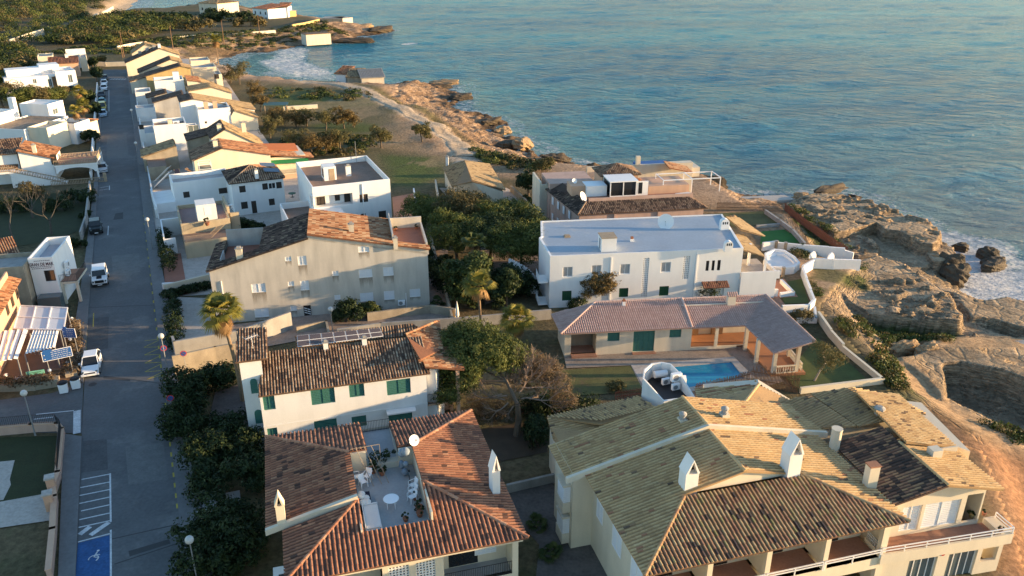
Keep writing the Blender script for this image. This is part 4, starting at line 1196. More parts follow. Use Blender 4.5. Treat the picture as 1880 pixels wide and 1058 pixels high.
b=MB();b.box(-.5,-1.25,0,.5,1.25,.3);b.box(-.56,-1.25,0,-.502,1.25,.62);b.box(-.5,1.252,0,.5,1.3,.5);b.build("frame","white_paint",s)
b=MB();b.box(-.46,-1.2,.304,.46,1.2,.42);b.build("mattress","white_fabric",s)
pg=thing("pergola_frame","bare pergola of thin cream poles over the back of the terrace","pergola",on(700,880),f.rz)
o=f.to(on(700,880))
P3=[f.L(663+0,842,TZ+2.2),f.L(706,835,TZ+2.2)]
cs=[f.to(on(686,893)),f.to(on(701,889)),f.to(on(714,887))]
b=MB()
for c in cs:
    b.tube([tuple(c-o),tuple(c-o+Vector((-.9,1.9,2.1)))],.022,5)
b.bar(tuple(cs[0]-o+Vector((-1.3,1.9,2.1))),tuple(cs[2]-o+Vector((-.3,1.9,2.1))),.03)
b.bar(tuple(cs[2]-o+Vector((-.3,1.9,2.1))),tuple(cs[2]-o+Vector((-.3,1.9,0))),.03)
b.build("pole","pale_wood",pg)
satellite_dish("satellite_dish","white satellite dish on the ridge of the red terrace house",f.world((9.75,RB-.1,z(W_-RR))),f.rz+.4,.42,mast=.45)
bk=thing("bicycle","bicycle leaning against the terrace wall under the dish","bicycle",on(752,881),f.rz+1.5)
for s_ in (-.5,.5):
    b=MB()
    b.tube([(s_+.32*math.cos(a*math.pi/8),.02,.34+.32*math.sin(a*math.pi/8)) for a in range(17)],.02,4,False)
    b.build("wheel","black_plastic",bk)
b=MB();b.tube([(-.5,.02,.34),(-.15,.02,.78),(.4,.02,.82),(.5,.02,.34)],.018,5);b.tube([(-.15,.02,.78),(0,.02,.32),(.4,.02,.8)],.018,5);b.tube([(-.5,.02,.34),(0,.02,.32)],.014,5);b.build("frame","grey_metal",bk)
b=MB();b.box(-.28,-.05,.86,-.05,.09,.91);b.build("saddle","black_plastic",bk)
b=MB();b.tube([(.4,.02,.82),(.42,.02,1.0)],.014,5);b.tube([(.42,-.26,1.02),(.42,.3,1.02)],.015,5);b.build("handlebar","dark_metal",bk)
lb=thing("laundry_bundle","heap of grey blue covers and sacks hanging beside the dish wall","covers",on(745,866),f.rz)
b=MB()
for k in range(7):
    b.ball((random.uniform(-.3,.3),random.uniform(-.6,.6),.3+.25*k),random.uniform(.2,.33),8,6)
b.build("cover",M("grey_blue_cloth",(0.20,0.24,0.28),var=.3,scale=3),lb,True)
for k,(px,py,s_,lab) in enumerate(((702,872,.26,"terracotta pot with a round bush at the back of the terrace"),(762,918,.16,"small clay pot behind the stacked chairs"),(770,937,.25,"dark potted bush in the terrace corner by the tiles"),(771,948,.24,"dark potted bush at the very front corner of the terrace"),(685,868,.3,"wide clay planter under the pergola"),(745,957,.2,"small dark pot at the tiled front edge of the terrace"))):
    pot_plant("potted_plant",lab,on(px,py),s_,.5,group="terrace pots")
bx=thing("planter_box","long planter of bushes against the back railing of the terrace","planter",on(697,858),f.rz)
b=MB();b.box(-.7,-.3,0,1.4,.3,.5);b.build("trough","cream_plaster",bx)
leaf_ball("foliage",[(-.2,0,.8,.6,.4,.5),(.7,0,.85,.7,.4,.55)],500,.09,"dark_leaf",bx,5)

# ---- ochre tiled apartment house in the corner
f=Fr((1184,1058),(1670.6,957),6.5)
FG=f
EZ,PT=6.5,.235
XR,XW=9.43,18.87
z=lambda d:EZ+PT*d
t=f.thing("apartment_house","large cream apartment house under an ochre tiled roof with two pitched chimneys","apartment house")
w=MB()
cols=[f.fp(px,py,.7)[0] for px,py in ((1300,1050),(1410,1020),(1519,995),(1625,975))]
bays=[]
pc=[.7]+cols
for a,b_ in zip(pc,pc[1:]):
    bays.append((a+.32,3.15,b_-.05,5.75))
    bays.append((a+.32,.3,b_-.05,2.2))
wall_face(w,[(.7,EZ-.02),(18.2,EZ-.02)],-.8,bays,.7,.35)
for h in bays:
    w.box(h[0]-.2,2.9,h[1],h[2]+.2,3.0,h[3]+.3);w.box(h[0]-.18,1.06,h[1],h[0]-.004,2.9,h[3])
w.poly([(.7,.7,-.8),(.7,.7,EZ),(.7,10.45,EZ),(.7,10.45,-.8)]);w.poly([(18.2,.7,-.8),(18.2,14.4,-.8),(18.2,14.4,EZ),(18.2,.7,EZ)])
w.poly([(18.2,14.4,-.8),(-.9,14.4,-.8),(-.9,14.4,EZ+.2),(XR,14.4,z(XR)+.3),(18.2,14.4,EZ+.2)])
w.poly([(-.9,10.5,-.8),(-.9,10.5,EZ+.2),(-.9,14.4,EZ+.2),(-.9,14.4,-.8)]);w.poly([(-.9,10.45,-.8),(.7,10.45,-.8),(.7,10.45,EZ+.3),(-.9,10.45,EZ+.1)])
w.poly([(4.95,5.32,z(4.9)-.1),(XW-4.95,5.32,z(4.9)-.1),(XR,5.32,z(XR)-.1)])
w.build("wall","warm_cream",t)
for h in bays[::2]:
    b=MB();b.box(h[0],.72,h[1]-.18,h[2],2.9,h[1]);b.build("balcony_floor","terracotta_floor",t)
    b=MB();railing(b,(h[0]-.25,.62,h[1]),(h[2],.62,h[1]),.72,.5,post=.07,rails=(1.0,.72),bars=False);b.build("balcony_railing","white_paint",t)
    window(t,(h[0]+.6,h[1]+.1,h[0]+2.4,h[1]+2.1),'plain',2.75,.14)
sd=[(3.4,5.0,3.6,5.6),(7.2,4.0,8.6,5.2)]
for k,(y0,z0,y1,z1) in enumerate(((9.0-.6,3.4,9.9-.3,4.9),(5.0,3.3,6.6,5.0),(1.6,3.3,3.4,5.2))):
    window(t,(y0,z0,y1,z1),'white',-.03+.0,.08,tf=lambda a,yy,zz_:(.7+yy-.03,a,zz_))
for z0 in (1.2,4.0):# the boxed bay windows
    b=MB();b.box(-.95-.55,10.75,z0-.9,-.92,12.2,z0);b.build("bay","cream_plaster",t)
    b=MB();b.box(-.95-.5,10.8,z0+.002,-.92,12.15,z0+1.4);b.build("bay_shutter","slat_white",t)
    b=MB();b.box(-.95-.58,10.72,z0+1.402,-.92,12.23,z0+1.55);b.build("bay_top","cream_plaster",t)
ap=(4.95,5.3,z(4.95));bp_=(XW-4.95,5.3,z(4.95))
r=MB();tile_roof(r,[(0,0,EZ),(XW,0,EZ),(bp_[0],4.95,bp_[2]),(4.95,4.95,ap[2])],sp=.29,seed=11,dark=.055,patchy=.25,tone=(.35,1.0));ridge(r,(0,0,EZ),(4.95,4.95,ap[2]));ridge(r,(XW,0,EZ),(bp_[0],4.95,ap[2]));r.build("roof","mixed_tile",t)
r=MB();tile_roof(r,[(0,10.4,EZ),(0,0.05,EZ),(4.95,5.0,ap[2]),(5.0,5.1,z(5.0)),(XR,5.1,z(XR)),(XR,10.4,z(XR))],sp=.29,seed=12,dark=.014,patchy=.12,tone=(.3,.8),bright=.03);r.build("roof","gold_tile",t)
r=MB();tile_roof(r,[(XW,0.05,EZ),(XW,10.4,EZ),(XR,10.4,z(XR)),(XR,5.1,z(XR)),(bp_[0]-.1,5.1,ap[2]),(bp_[0],5.0,ap[2])],sp=.29,seed=13,dark=.02,patchy=.05,tone=(.4,.9),bright=.02);ridge(r,(XR,5.1,z(XR)),(XR,10.4,z(XR)));r.build("roof","gold_tile",t)
U=.3
r=MB();tile_roof(r,[(-1.4,14.6,z(-1.4)+U),(-1.4,10.5,z(-1.4)+U),(XR,10.5,z(XR)+U),(XR,14.6,z(XR)+U)],sp=.29,seed=14,dark=.012,patchy=.12,tone=(.3,.85),bright=.03);r.build("roof","gold_tile",t)
r=MB();tile_roof(r,[(XW+.9,10.5,z(-.9)+U),(XW+.9,14.6,z(-.9)+U),(XR,14.6,z(XR)+U),(XR,10.5,z(XR)+U)],sp=.29,seed=15,dark=.015,patchy=.05,tone=(.4,.9),bright=.02);ridge(r,(XR,10.5,z(XR)+U),(XR,14.6,z(XR)+U));r.build("roof","gold_tile",t)
for xa,xb in ((-1.45,XR),(XW+.95,XR)):
    za,zb=z(min(xa,XW-xa))+U,z(XR)+U
    b=MB();b.add([(xa,10.25,za-.4),(xb,10.25,zb-.4),(xb,10.52,zb-.4),(xa,10.52,za-.4),(xa,10.25,za+.09),(xb,10.25,zb+.09),(xb,10.52,zb+.09),(xa,10.52,za+.09)],[(3,2,1,0),(4,5,6,7),(0,1,5,4),(1,2,6,5),(2,3,7,6),(3,0,4,7)]);b.build("roof_step","cream_plaster",t)
p=f.L(1265,897,7.7);gable_chimney(t,p.x,p.y+.2,7.2,.95,.95,1.85,"white_plaster",0.0)
p=f.L(1453,866,7.9);gable_chimney(t,p.x,p.y+.2,7.3,1.0,1.0,2.15,"white_plaster",0.0)
for px,py in ((1252,778),(1329,768)):
    p=f.L(px,py,8.4);b=MB();b.box(p.x-.3,p.y-.3,7.9,p.x+.3,p.y+.3,8.85);o=b.build("chimney","cream_plaster",t)
    b=MB();b.lathe((p.x,p.y,8.85),[(.27,0),(.27,.12),(.19,.14),(.19,.3),(.3,.32),(.3,.45),(.1,.6)],12);b.build("chimney_cap","concrete",o)

# ---- low tiled annexes behind it
t=f.thing("tiled_annex","low annexe under grey brown tiles with a valley, beside the dead pine","annexe")
q=lambda px,py,zz:tuple(f.L(px,py,zz))
A1=[q(1008,766,5.2),q(1062,812,4.9)]
r=MB();tile_roof(r,[q(1016,806,4.6),q(1006,768,5.0),q(1105,779,5.6),q(1034,824,5.1)],sp=.29,seed=21,dark=.06,tone=(.2,.6));r.build("roof","gold_tile",t)
r=MB();tile_roof(r,[q(1004,766,5.0),q(1172,728,5.0),q(1205,748,6.2),q(1105,779,6.0)],sp=.29,seed=22,dark=.08,tone=(.15,.6));r.build("roof","gold_tile",t)
w=MB();w.prism([q(1010,768,4.8)[:2],q(1170,731,4.8)[:2],q(1205,752,6)[:2],q(1060,815,5)[:2],q(1025,812,4.6)[:2]],-.6,[4.6,4.6,5.6,4.7,4.3]);w.build("wall","cream_plaster",t)
t=f.thing("tiled_outbuilding","small pitched roof of ochre tiles rising behind the apartment house by the pool fence","outbuilding")
AP=q(1392.5,706,7.6)
r=MB();tile_roof(r,[q(1282,734,6.4),q(1276,713,6.4),AP,q(1366,741,7.6)],sp=.29,seed=23,dark=.1,tone=(.85,1.0),th=.1);r.build("roof","gold_tile",t)
b_=AP
r=MB();tile_roof(r,[q(1440,738,6.3),q(1484,752,6.0),AP,q(1366,741,7.5)],sp=.29,seed=24,dark=.05,th=.1,tone=(.4,.9));ridge(r,AP,q(1366,741,7.5));r.build("roof","gold_tile",t)
w=MB();w.prism([q(1290,716,5)[:2],q(1390,708,6)[:2],q(1470,745,5.6)[:2],q(1400,752,6)[:2],q(1300,738,6)[:2]],-.6,[5.6,6.6,5.6,6.2,5.8]);w.build("wall","cream_plaster",t)
t=f.thing("stair_turret","cream stair turret with a rounded back, holding air conditioners above the tiles","turret")
c0=f.L(1215,690,6.6)
w=MB();pts=[]
L0=f.L(1178,682,6.8);R0=f.L(1278,714,6.8);L1=f.L(1220,722,6.8)
import itertools
o_=[L1,f.L(1180,695,6.8),f.L(1182,678,6.8),f.L(1196,667,6.8),f.L(1215,664.5,6.8),f.L(1232,668,6.8),f.L(1246,682,6.8),R0]
cen=sum(o_,Vector())/len(o_)
pin=[cen+(p-cen)*.93 for p in o_]
for i in range(len(o_)):
    a,b2=o_[i],o_[(i+1)% len(o_)];c,d=pin[i],pin[(i+1)% len(o_)]
    low=5.9 if i in (7,6) else 6.8
    za_=5.95 if i in (7,) else 6.8;zb_=5.95 if i in (6,) else 6.8
    h0,h1=(6.0,6.0) if i == 7 else ((6.8,6.0) if i == 6 else ((6.0,6.8) if i == 0 else (6.8,6.8)))
    w.poly([(a.x,a.y,-.5),(b2.x,b2.y,-.5),(b2.x,b2.y,h1),(a.x,a.y,h0)][::-1]);w.poly([(c.x,c.y,5.3),(d.x,d.y,5.3),(d.x,d.y,h1),(c.x,c.y,h0)])
    w.poly([(a.x,a.y,h0),(b2.x,b2.y,h1),(d.x,d.y,h1),(c.x,c.y,h0)])
w.build("wall","white_plaster",t)
b=MB();b.poly([(p.x,p.y,5.4) for p in pin]);b.build("turret_floor","dark_metal",t)
for px,py,s_,lab,dz in ((1241,700,1.15,"largest air conditioner in the stair turret, top of the cluster",.6),(1222,706,.9,"air conditioner at the outer wall of the stair turret",.0),(1240,716,.9,"lowest white air conditioner in the stair turret",.0),(1256,704,.9,"air conditioner turned sideways in the stair turret, next to the pool side",.2)):
    ac_unit("air_conditioner",lab,at(px,py,5.5+dz),f.rz+(1.2 if "sideways" in lab else .1),s_,"air conditioners in the stair turret")
b=thing("hot_water_tank","white cylinder tank lying in the stair turret","tank",at(1212,693,5.7),f.rz)
m_=MB();m_.tube([(-.6,0,.35),(.6,0,.35)],.32,14);m_.build("tank","white_paint",b);m_=MB();m_.box(-.4,-.25,-.25,.4,.25,.1);m_.build("stand","dark_metal",b)

# ---- sea side house of the same complex
f=Fr((1640,925),(1841,895),6.5)
FS=f
t=f.thing("seaside_house","cream house with ochre and dark tiles, shuttered doors and a long terracotta balcony","house")
GX=3.95;W_=8.59;PT=.25
z=lambda d:6.5+PT*d
w=MB()
dr=[f.rect(1652,940,1686,985,.55),f.rect(1695,920,1758,975,.55)]
dr=[(max(.5,a),3.35,c,5.55) for a,b_,c,d in dr]
lg=(f.fp(1772,930,.55)[0],3.35,f.fp(1800,930,.55)[0],5.75)
wall_face(w,[(.35,z(.3)),(GX,z(GX)),(W_-.7,z(W_-GX-GX+.35) if 0 else z(.35))],-.8,[(dr[0][0],3.35,dr[0][2],5.5),(dr[1][0],3.35,dr[1][2],5.5),lg],.55,.16)
xe=W_-.7
w.poly([(.35,.55,-.8),(.35,.55,z(.3)),(.35,7,z(.3)),(.35,7,-.8)]);w.poly([(xe,.55,-.8),(xe,7,-.8),(xe,7,z(.35)),(xe,.55,z(.35))])
w.poly([(xe,7,-.8),(.35,7,-.8),(.35,7,z(.3)),(GX,7,z(GX)),(xe,7,z(.35))])
w.box(lg[0]-.2,2.2,3.3,xe,2.3,5.75)
w.build("wall","warm_cream",t)
for d in dr:
    window(t,(d[0],3.35,d[2],5.5),'white',.55,.16,"shuttered_door")
bx0,bx1=-1.2,f.to(at(1851,975,3.3)).x
by=f.to(at(1655,1023,3.0)).y
gar=[f.rect(1662,1043,1712,1080,by+.3),f.rect(1735,1028,1785,1070,by+.3)]
gar=[(a,-.6,c,2.3) for a,b_,c,d in gar]
w=MB();w.box(bx0,by,2.6,bx1,.548,3.05);w.box(bx0,by,3.05,bx1,by+.16,3.45);w.box(bx0,by+.16,3.05,bx0+.16,.54,3.45);w.box(bx1-.9,by+.162,3.05,bx1,.54,3.5)
wall_face(w,[(bx0+.25,2.6),(bx1-.25,2.6)],-.8,[(gar[0][0],-.6,gar[0][2],2.2),(gar[1][0],-.6,gar[1][2],2.2),(bx1-1.9,1.0,bx1-.6,2.2)],by+.3,.25)
w.poly([(bx0+.25,by+.3,-.8),(bx0+.25,by+.3,2.6),(bx0+.25,.5,2.6),(bx0+.25,.5,-.8)]);w.poly([(bx1-.25,by+.3,-.8),(bx1-.25,.5,-.8),(bx1-.25,.5,2.6),(bx1-.25,by+.3,2.6)])
w.build("balcony","warm_cream",t)
for g in gar:
    window(t,(g[0],-.6,g[2],2.2),'pale',by+.3,.25,"garage_door",bars=3)
b=MB();b.poly([(bx0+.16,by+.16,3.056),(bx1-.9,by+.16,3.056),(bx1-.9,.54,3.056),(bx0+.16,.54,3.056)]);b.build("balcony_floor","terracotta_floor",t)
b=MB();railing(b,(bx0+.05,by+.08,3.45),(bx1-.05,by+.08,3.45),.5,.5,post=.06,rails=(1.0,.5),bars=False);railing(b,(bx1-.06,by+.1,3.45),(bx1-.06,.4,3.45),.5,.5,post=.06,rails=(1.0,.5),bars=False);railing(b,(bx0+.06,by+.1,3.45),(bx0+.06,.4,3.45),.6,.2,post=.04,rails=(1.0,.66,.33));b.build("balcony_railing","white_paint",t)
b=MB();b.lathe((0,0,0),[(.16,0),(.16,.02)],16);b.v=[(p[0]+f.fp(1728,1031,by+.3)[0],by+.29-p[2],p[1]+2.35) for p in b.v];b.build("round_plate",M("red_paint",(.45,.035,.03),var=.05,bump=0),t)
r=MB();tile_roof(r,[(0,7.3,6.5),(0,-.15,6.5),(GX,-.15,z(GX)),(GX,7.3,z(GX))],sp=.27,seed=31,dark=.22,patchy=.8,tone=(.2,.6));r.build("roof","mixed_tile",t)
r=MB();tile_roof(r,[(W_,-.15,z(-.35)),(W_,5.0,z(-.35)),(GX,5.0,z(GX)),(GX,-.15,z(GX))],sp=.27,seed=32,dark=.05,tone=(.4,.9));ridge(r,(GX,-.15,z(GX)),(GX,5.2,z(GX)));r.build("roof","gold_tile",t)
r=MB();tile_roof(r,[(W_-.2,4.6,z(0)+.35),(W_+.3,12.2,z(0)+.35),(4.6,11.9,z(GX)+.35),(GX+.1,4.6,z(GX)+.35)],sp=.27,seed=33,dark=.06,tone=(.4,.9));r.build("roof","gold_tile",t)
b=MB();b.box(GX,4.45,z(0),W_-.1,4.6,z(.3)+.35);b.build("roof_step","cream_plaster",t)
q=lambda px,py,zz:tuple(f.L(px,py,zz))
S0=[q(1430,736,6.9),q(1502,785,6.9),q(1568,784,7.4),q(1490,724,7.4)]
r=MB();tile_roof(r,[q(1500,786,6.7),q(1430,738,6.7),q(1486,725,7.1),q(1572,782,7.1)],sp=.27,seed=34,dark=.06,tone=(.12,.3),patchy=.5);r.build("roof","gold_tile",t)
r=MB();tile_roof(r,[q(1576,783,7.0),q(1488,723.5,7.0),q(1562,711,7.5),q(1652,766,7.5)],sp=.27,seed=35,dark=.05,tone=(.15,.45),patchy=.5);r.build("roof","gold_tile",t)
r=MB();tile_roof(r,[q(1700,760,6.6),q(1640,727,6.6),q(1562,711,7.5),q(1600,738,7.5)],sp=.27,seed=36,dark=.03,tone=(.4,.9));r.build("roof","gold_tile",t)
w=MB();w.prism([q(1440,740,6.5)[:2],q(1505,787,6.5)[:2],q(1650,768,7)[:2],q(1780,835,6)[:2],q(1690,745,6)[:2],q(1565,712,7)[:2]],-.8,6.3);w.build("wall","warm_cream",t)
for px,py,zz,hh in ((1533,812,7.0,1.3),):
    p=f.L(px,py,zz);b=MB();b.lathe((p.x,p.y,zz-.8),[(.38,0),(.38,hh+.6),(.41,hh+.62),(.41,hh+.72)],16);b.build("round_flue","cream_plaster",t)
p=f.L(1614,757,7.5);b=MB();b.lathe((p.x,p.y,6.8),[(.35,0),(.35,.9),(.42,.92),(.42,1.1),(.2,1.25)],12);b.build("round_flue","concrete",t)
p=f.L(1597,885,6.9);b=MB();b.box(p.x-.38,p.y-.3,6.3,p.x+.38,p.y+.3,8.3);o=b.build("chimney","warm_cream",t);b=MB();b.tone=.7;b.box(p.x-.42,p.y-.34,8.304,p.x+.42,p.y+.34,8.4);b.build("chimney_cap","terra_tile",o)
p=f.L(1715,834,7.2);b=MB();b.box(p.x-.4,p.y-.35,6.6,p.x+.4,p.y+.35,7.7);b.build("chimney","cream_plaster",t)
pot_plant("potted_plant","large ochre urn on the corner of the seaside balcony",at(1785,950,3.06),.32,.12,"yellow_plaster","pots on the seaside balcony")
pot_plant("potted_plant","small clay pot on the balcony wall near the corner post",at(1806,946,3.5),.16,.15,"clay_pot","pots on the seaside balcony")
pot_plant("potted_plant","clay pot in the far corner of the seaside balcony",at(1836,976,3.5),.16,.15,"clay_pot","pots on the seaside balcony")

# ---- white house with green shutters
f=Fr((474,728),(790,685),6.6)
FW=f
W_=f.w
t=f.thing("shuttered_house","white two storey house with green shutters and a brown tiled roof with solar panels","house")
PY=.35
ws=[((483,727,505,753),'green'),((571,714,615,742),'green'),((641,706,669,729),'green'),((710,697,754,724),'green'),((491,786,510,806),'green'),((577,771,619,792),'green'),((646,764,673,784),'green'),((713,752,757,775),'green')]
hs=[(f.rect(*p,PY),s) for p,s in ws]
x0,x1=f.fp(481,760,PY)[0],f.fp(784,720,PY)[0]
w=MB();body(w,[(x0,6.62),(x1,6.62)],4.0,-.8,[h for h,s in hs],PY)
wx0,wx1=f.fp(444,700,2.4)[0],x0+.4
we=f.fp(444,662,2.4)[1]
ar=[f.rect(460,695,473,722,2.4),f.rect(468,752,482,777,2.4)]
wall_face(w,[(wx0,we),(wx1,we)],-.8,[],2.4)
w.poly([(wx0,2.4,-.8),(wx0,2.4,we),(wx0,8.6,we),(wx0,8.6,-.8)])
w.poly([(x1,PY+4,-.8),(x1,9,-.8),(x1,9,6.6),(x1,PY+4,6.6)])
w.box(x0-.02,PY-.04,3.3,x1+.02,PY-.003,3.42)
w.build("wall","white_plaster",t)
for h,s in hs:
    window(t,h,s,PY,.14,sill=False)
for h in ar:
    b=MB();n=8;r_=(h[2]-h[0])/2;cx=(h[0]+h[2])/2
    pr_=[(h[0],h[1]),(h[2],h[1])]+[(cx+r_*math.cos(math.pi*i/n),h[3]-r_+r_*math.sin(math.pi*i/n)) for i in range(n+1)]
    b.add([(x,2.34,z_) for x,z_ in pr_]+[(x,2.398,z_) for x,z_ in pr_],[tuple(range(len(pr_)))]+[(i,len(pr_)+i,len(pr_)+(i+1)% len(pr_),(i+1)% len(pr_)) for i in range(len(pr_))]);b.build("arched_shutter","slat_green",t)
ru=f.L(481,649,7.9);rv=f.L(774.5,617.5,7.9)
r=MB();tile_roof(r,[(0,0,6.6),(W_,0,6.6),(rv.x,rv.y,7.9),(ru.x,ru.y,7.9)],sp=.25,seed=41,dark=.12,tone=(.3,1.0),patchy=.5);r.build("roof","brown_tile",t)
bl=f.L(445,660,we+.1);br=f.L(810,615,we+.1);tl=f.L(455,627,we+1.0);tr=f.L(773,594,we+1.0)
yb=max(ru.y,rv.y)-.35
zb=we+.05
r=MB();tile_roof(r,[(wx0-.3,2.2,we),(ru.x+.6,2.2,we),(ru.x+.6,ru.y+1.6,we+.75),(wx0-.1,ru.y+1.9,we+.8)],sp=.25,seed=42,dark=.12,tone=(.3,1.0),patchy=.5);r.build("roof","brown_tile",t)
p0=f.L(540,640,7.3);
q=lambda px,py,zz:tuple(f.L(px,py,zz))
r=MB();tile_roof(r,[q(545,637,7.4),q(785,612,7.4),q(757,594,8.1),q(541,617,8.1)],sp=.25,seed=43,dark=.12,tone=(.3,1.0));r.build("roof","brown_tile",t)
r=MB();tile_roof(r,[q(812,640,6.9),q(806,588,7.2),q(745,614,8.0),q(772,660,7.8)],sp=.25,seed=44,dark=.1,tone=(.4,1.0));ridge(r,q(745,614,8.05),q(802,590,8.05));r.build("roof","orange_tile",t)
w=MB();w.prism([q(455,640,7)[:2],q(545,640,7)[:2],q(780,615,7)[:2],q(806,592,7)[:2],q(812,645,6.5)[:2],q(800,680,6.5)[:2]],-.6,6.55);w.build("wall","white_plaster",t)
def panel_row(a,b_,c,d,n,nm="solar_panel"):
    a,b_,c,d=(Vector(v) for v in (a,b_,c,d))
    for k in range(n):
        u0,u1=(k+.015)/n,(k+.985)/n
        for v0,v1 in ((0.01,.49),(.51,.99)):
            P_=lambda u,v:a.lerp(b_,u).lerp(d.lerp(c,u),v)
            m_=MB();m_.slab([P_(u0,v0),P_(u1,v0),P_(u1,v1),P_(u0,v1)],.05)
            o=m_.build(nm,"white_paint",t)
            m_=MB();e=.025
            pts=[P_(u0+e/n,v0+e*.6),P_(u1-e/n,v0+e*.6),P_(u1-e/n,v1-e*.6),P_(u0+e/n,v1-e*.6)]
            m_.poly([(p.x,p.y,p.z+.006) for p in pts]);m_.build("cell_sheet","solar_cell",o)
panel_row(q(546,637,8.0),q(704,617,8.0),q(698,602,8.55),q(545,616,8.55),7)
for px,py in ((598,636),(669,628)):
    p=f.L(px,py,8.1);chimney_box(t,p.x,p.y,7.4,.42,.42,1.1,cap="concrete")
b=MB();xa,za=f.fp(709,755,PY-.02);xb,zb_=f.fp(762,746,PY-.02);b.box(xa,PY-.75,za-.05,xb,PY-.002,za+.08);b.build("awning_box","white_paint",t)
b=MB()
xp=x1
w0=f.fp(786,690,PY)[0]
b.box(x1+.01,PY+.1,3.0,x1+3.0,PY+3.8,3.15);b.box(x1+2.7,PY+.1,-.6,x1+3.0,PY+.4,6.5);b.box(x1+2.7,PY+3.5,-.6,x1+3.0,PY+3.8,6.5);b.box(x1+.01,PY+3.81,-.6,x1+3.0,PY+4.0,6.5);b.build("side_balcony","salmon_wall",t)
b=MB();railing(b,(x1+.05,PY+.12,3.15),(x1+2.95,PY+.12,3.15),1.0,.12);railing(b,(x1+2.95,PY+.15,3.15),(x1+2.95,PY+3.7,3.15),1.0,.12);b.build("balcony_railing","dark_metal",t)
r=MB();tile_roof(r,[(x1+3.4,PY-.2,6.4),(x1+3.4,PY+4.2,6.4),(x1-.1,PY+4.2,7.2),(x1-.1,PY-.2,7.2)],sp=.25,seed=45,dark=.1,tone=(.4,1.0));r.build("roof","orange_tile",t)
an=thing("tv_antenna","white television aerial at the end of the back roof of the shuttered house","antenna",f.world((wx0+1.2,3.6,we+.4)),f.rz)
b=MB();b.tube([(0,0,0),(0,0,1.2)],.02,5);b.build("mast","white_paint",an)
b=MB();b.bar((-.5,-.3,1.1),(.5,.3,1.1),.025)
for k in range(5):
    c_=Vector((-.45+.22*k,-.27+.135*k,1.1));b.bar(c_+Vector((-.2,.3,0)),c_+Vector((.2,-.3,0)),.018)
b.build("aerial","white_paint",an)

# ---- beige gabled apartment block
f=Fr((398,594),(786,562),0)
FB=f
t=f.thing("apartment_block","beige three storey block with white shutters, half dark and half orange tiled gable roof","apartment block")
xl,zl=f.fp(384,498);xm,zm=f.fp(566,438);xr,zr=f.fp(785,464)
D=9.2
q=lambda a,b_,c,d:(290+a*.2979,370+b_*.2979,290+c*.2979,370+d*.2979)
ws=[(783,340,822,369),(861,336,916,394),(576,506,664,562),(800,493,839,523),(877,487,931,548),(595,660,684,714),(815,644,856,675),(1073,428,1113,459),(1087,576,1125,607),(1234,276,1302,314),(1238,417,1321,470),(1388,404,1452,459),(1245,562,1328,617),(1393,551,1458,606),(1551,539,1617,589)]
hs=[f.rect(*q(*p)) for p in ws]
dh=f.rect(*q(900,640,946,735));dh=(dh[0],max(-.2,dh[1]),dh[2],dh[3])
w=MB();body(w,[(xl,zl),(xm,zm),(xr,zr)],D,-1.0,hs+[dh],0,.12);w.build("wall","beige_wall",t)
for h in hs:
    window(t,h,'white',0,.12)
m_=bpy.data.materials.new("rain_stain");m_.use_nodes=True;nt=m_.node_tree;MATS["rain_stain"]=m_     # rust and dirt washed down from the sills
bs=nt.nodes["Principled BSDF"];bs.inputs["Base Color"].default_value=(.22,.17,.115,1);bs.inputs["Roughness"].default_value=.95
a_=nd(nt,"ShaderNodeAttribute");a_.attribute_name="tone";g_=nd(nt,"ShaderNodeNewGeometry");mp_=nd(nt,"ShaderNodeMapping");mp_.inputs["Scale"].default_value=(5,5,.5);nt.links.new(g_.outputs["Position"],mp_.inputs[0])
no=nd(nt,"ShaderNodeTexNoise");no.inputs["Detail"].default_value=4;nt.links.new(mp_.outputs[0],no.inputs["Vector"]);mu=nd(nt,"ShaderNodeMath",operation='MULTIPLY');nt.links.new(a_.outputs["Fac"],mu.inputs[0]);nt.links.new(no.outputs[0],mu.inputs[1]);nt.links.new(mu.outputs[0],bs.inputs["Alpha"])
for k,h in enumerate(hs):
    st_=MB()
    ln_=(.7,1.5,1.6,.9,1.3,.5,.8,.9,.6,.9,1.5,1.1,.6,.6,.5)[k];w_=(h[2]-h[0])
    for u0,u1 in ((0,.3),(.3,.7),(.7,1)):
        st_.tone=.95;st_.add([(h[0]+w_*u0,-.004,h[1]),(h[0]+w_*u1,-.004,h[1])],[]);st_.tone=0;l2=ln_*(.6 if u0 == .3 else 1)
        n0=len(st_.v)-2;st_.add([(h[0]+w_*u1,-.004,h[1]-l2),(h[0]+w_*u0,-.004,h[1]-l2)],[]);st_.f.append((n0,n0+3,n0+2,n0+1))
    st_.build("rain_stain","rain_stain",t)
d_=window(t,dh,'plain',0,.12,"entrance_door")
for k in range(3):
    b=MB();zz=dh[1]+(dh[3]-dh[1])*(.2+.18*k);b.add([(dh[0]+.08,.07,zz+.3),(dh[2]-.08,.07,zz),(dh[2]-.08,.07,zz+.12),(dh[0]+.08,.07,zz+.42)],[(0,1,2,3)]);b.build("door_stripe","white_paint",d_)
sl=(zm-zl)/(xm-xl);sr=(zm-zr)/(xr-xm)
oy=-.22
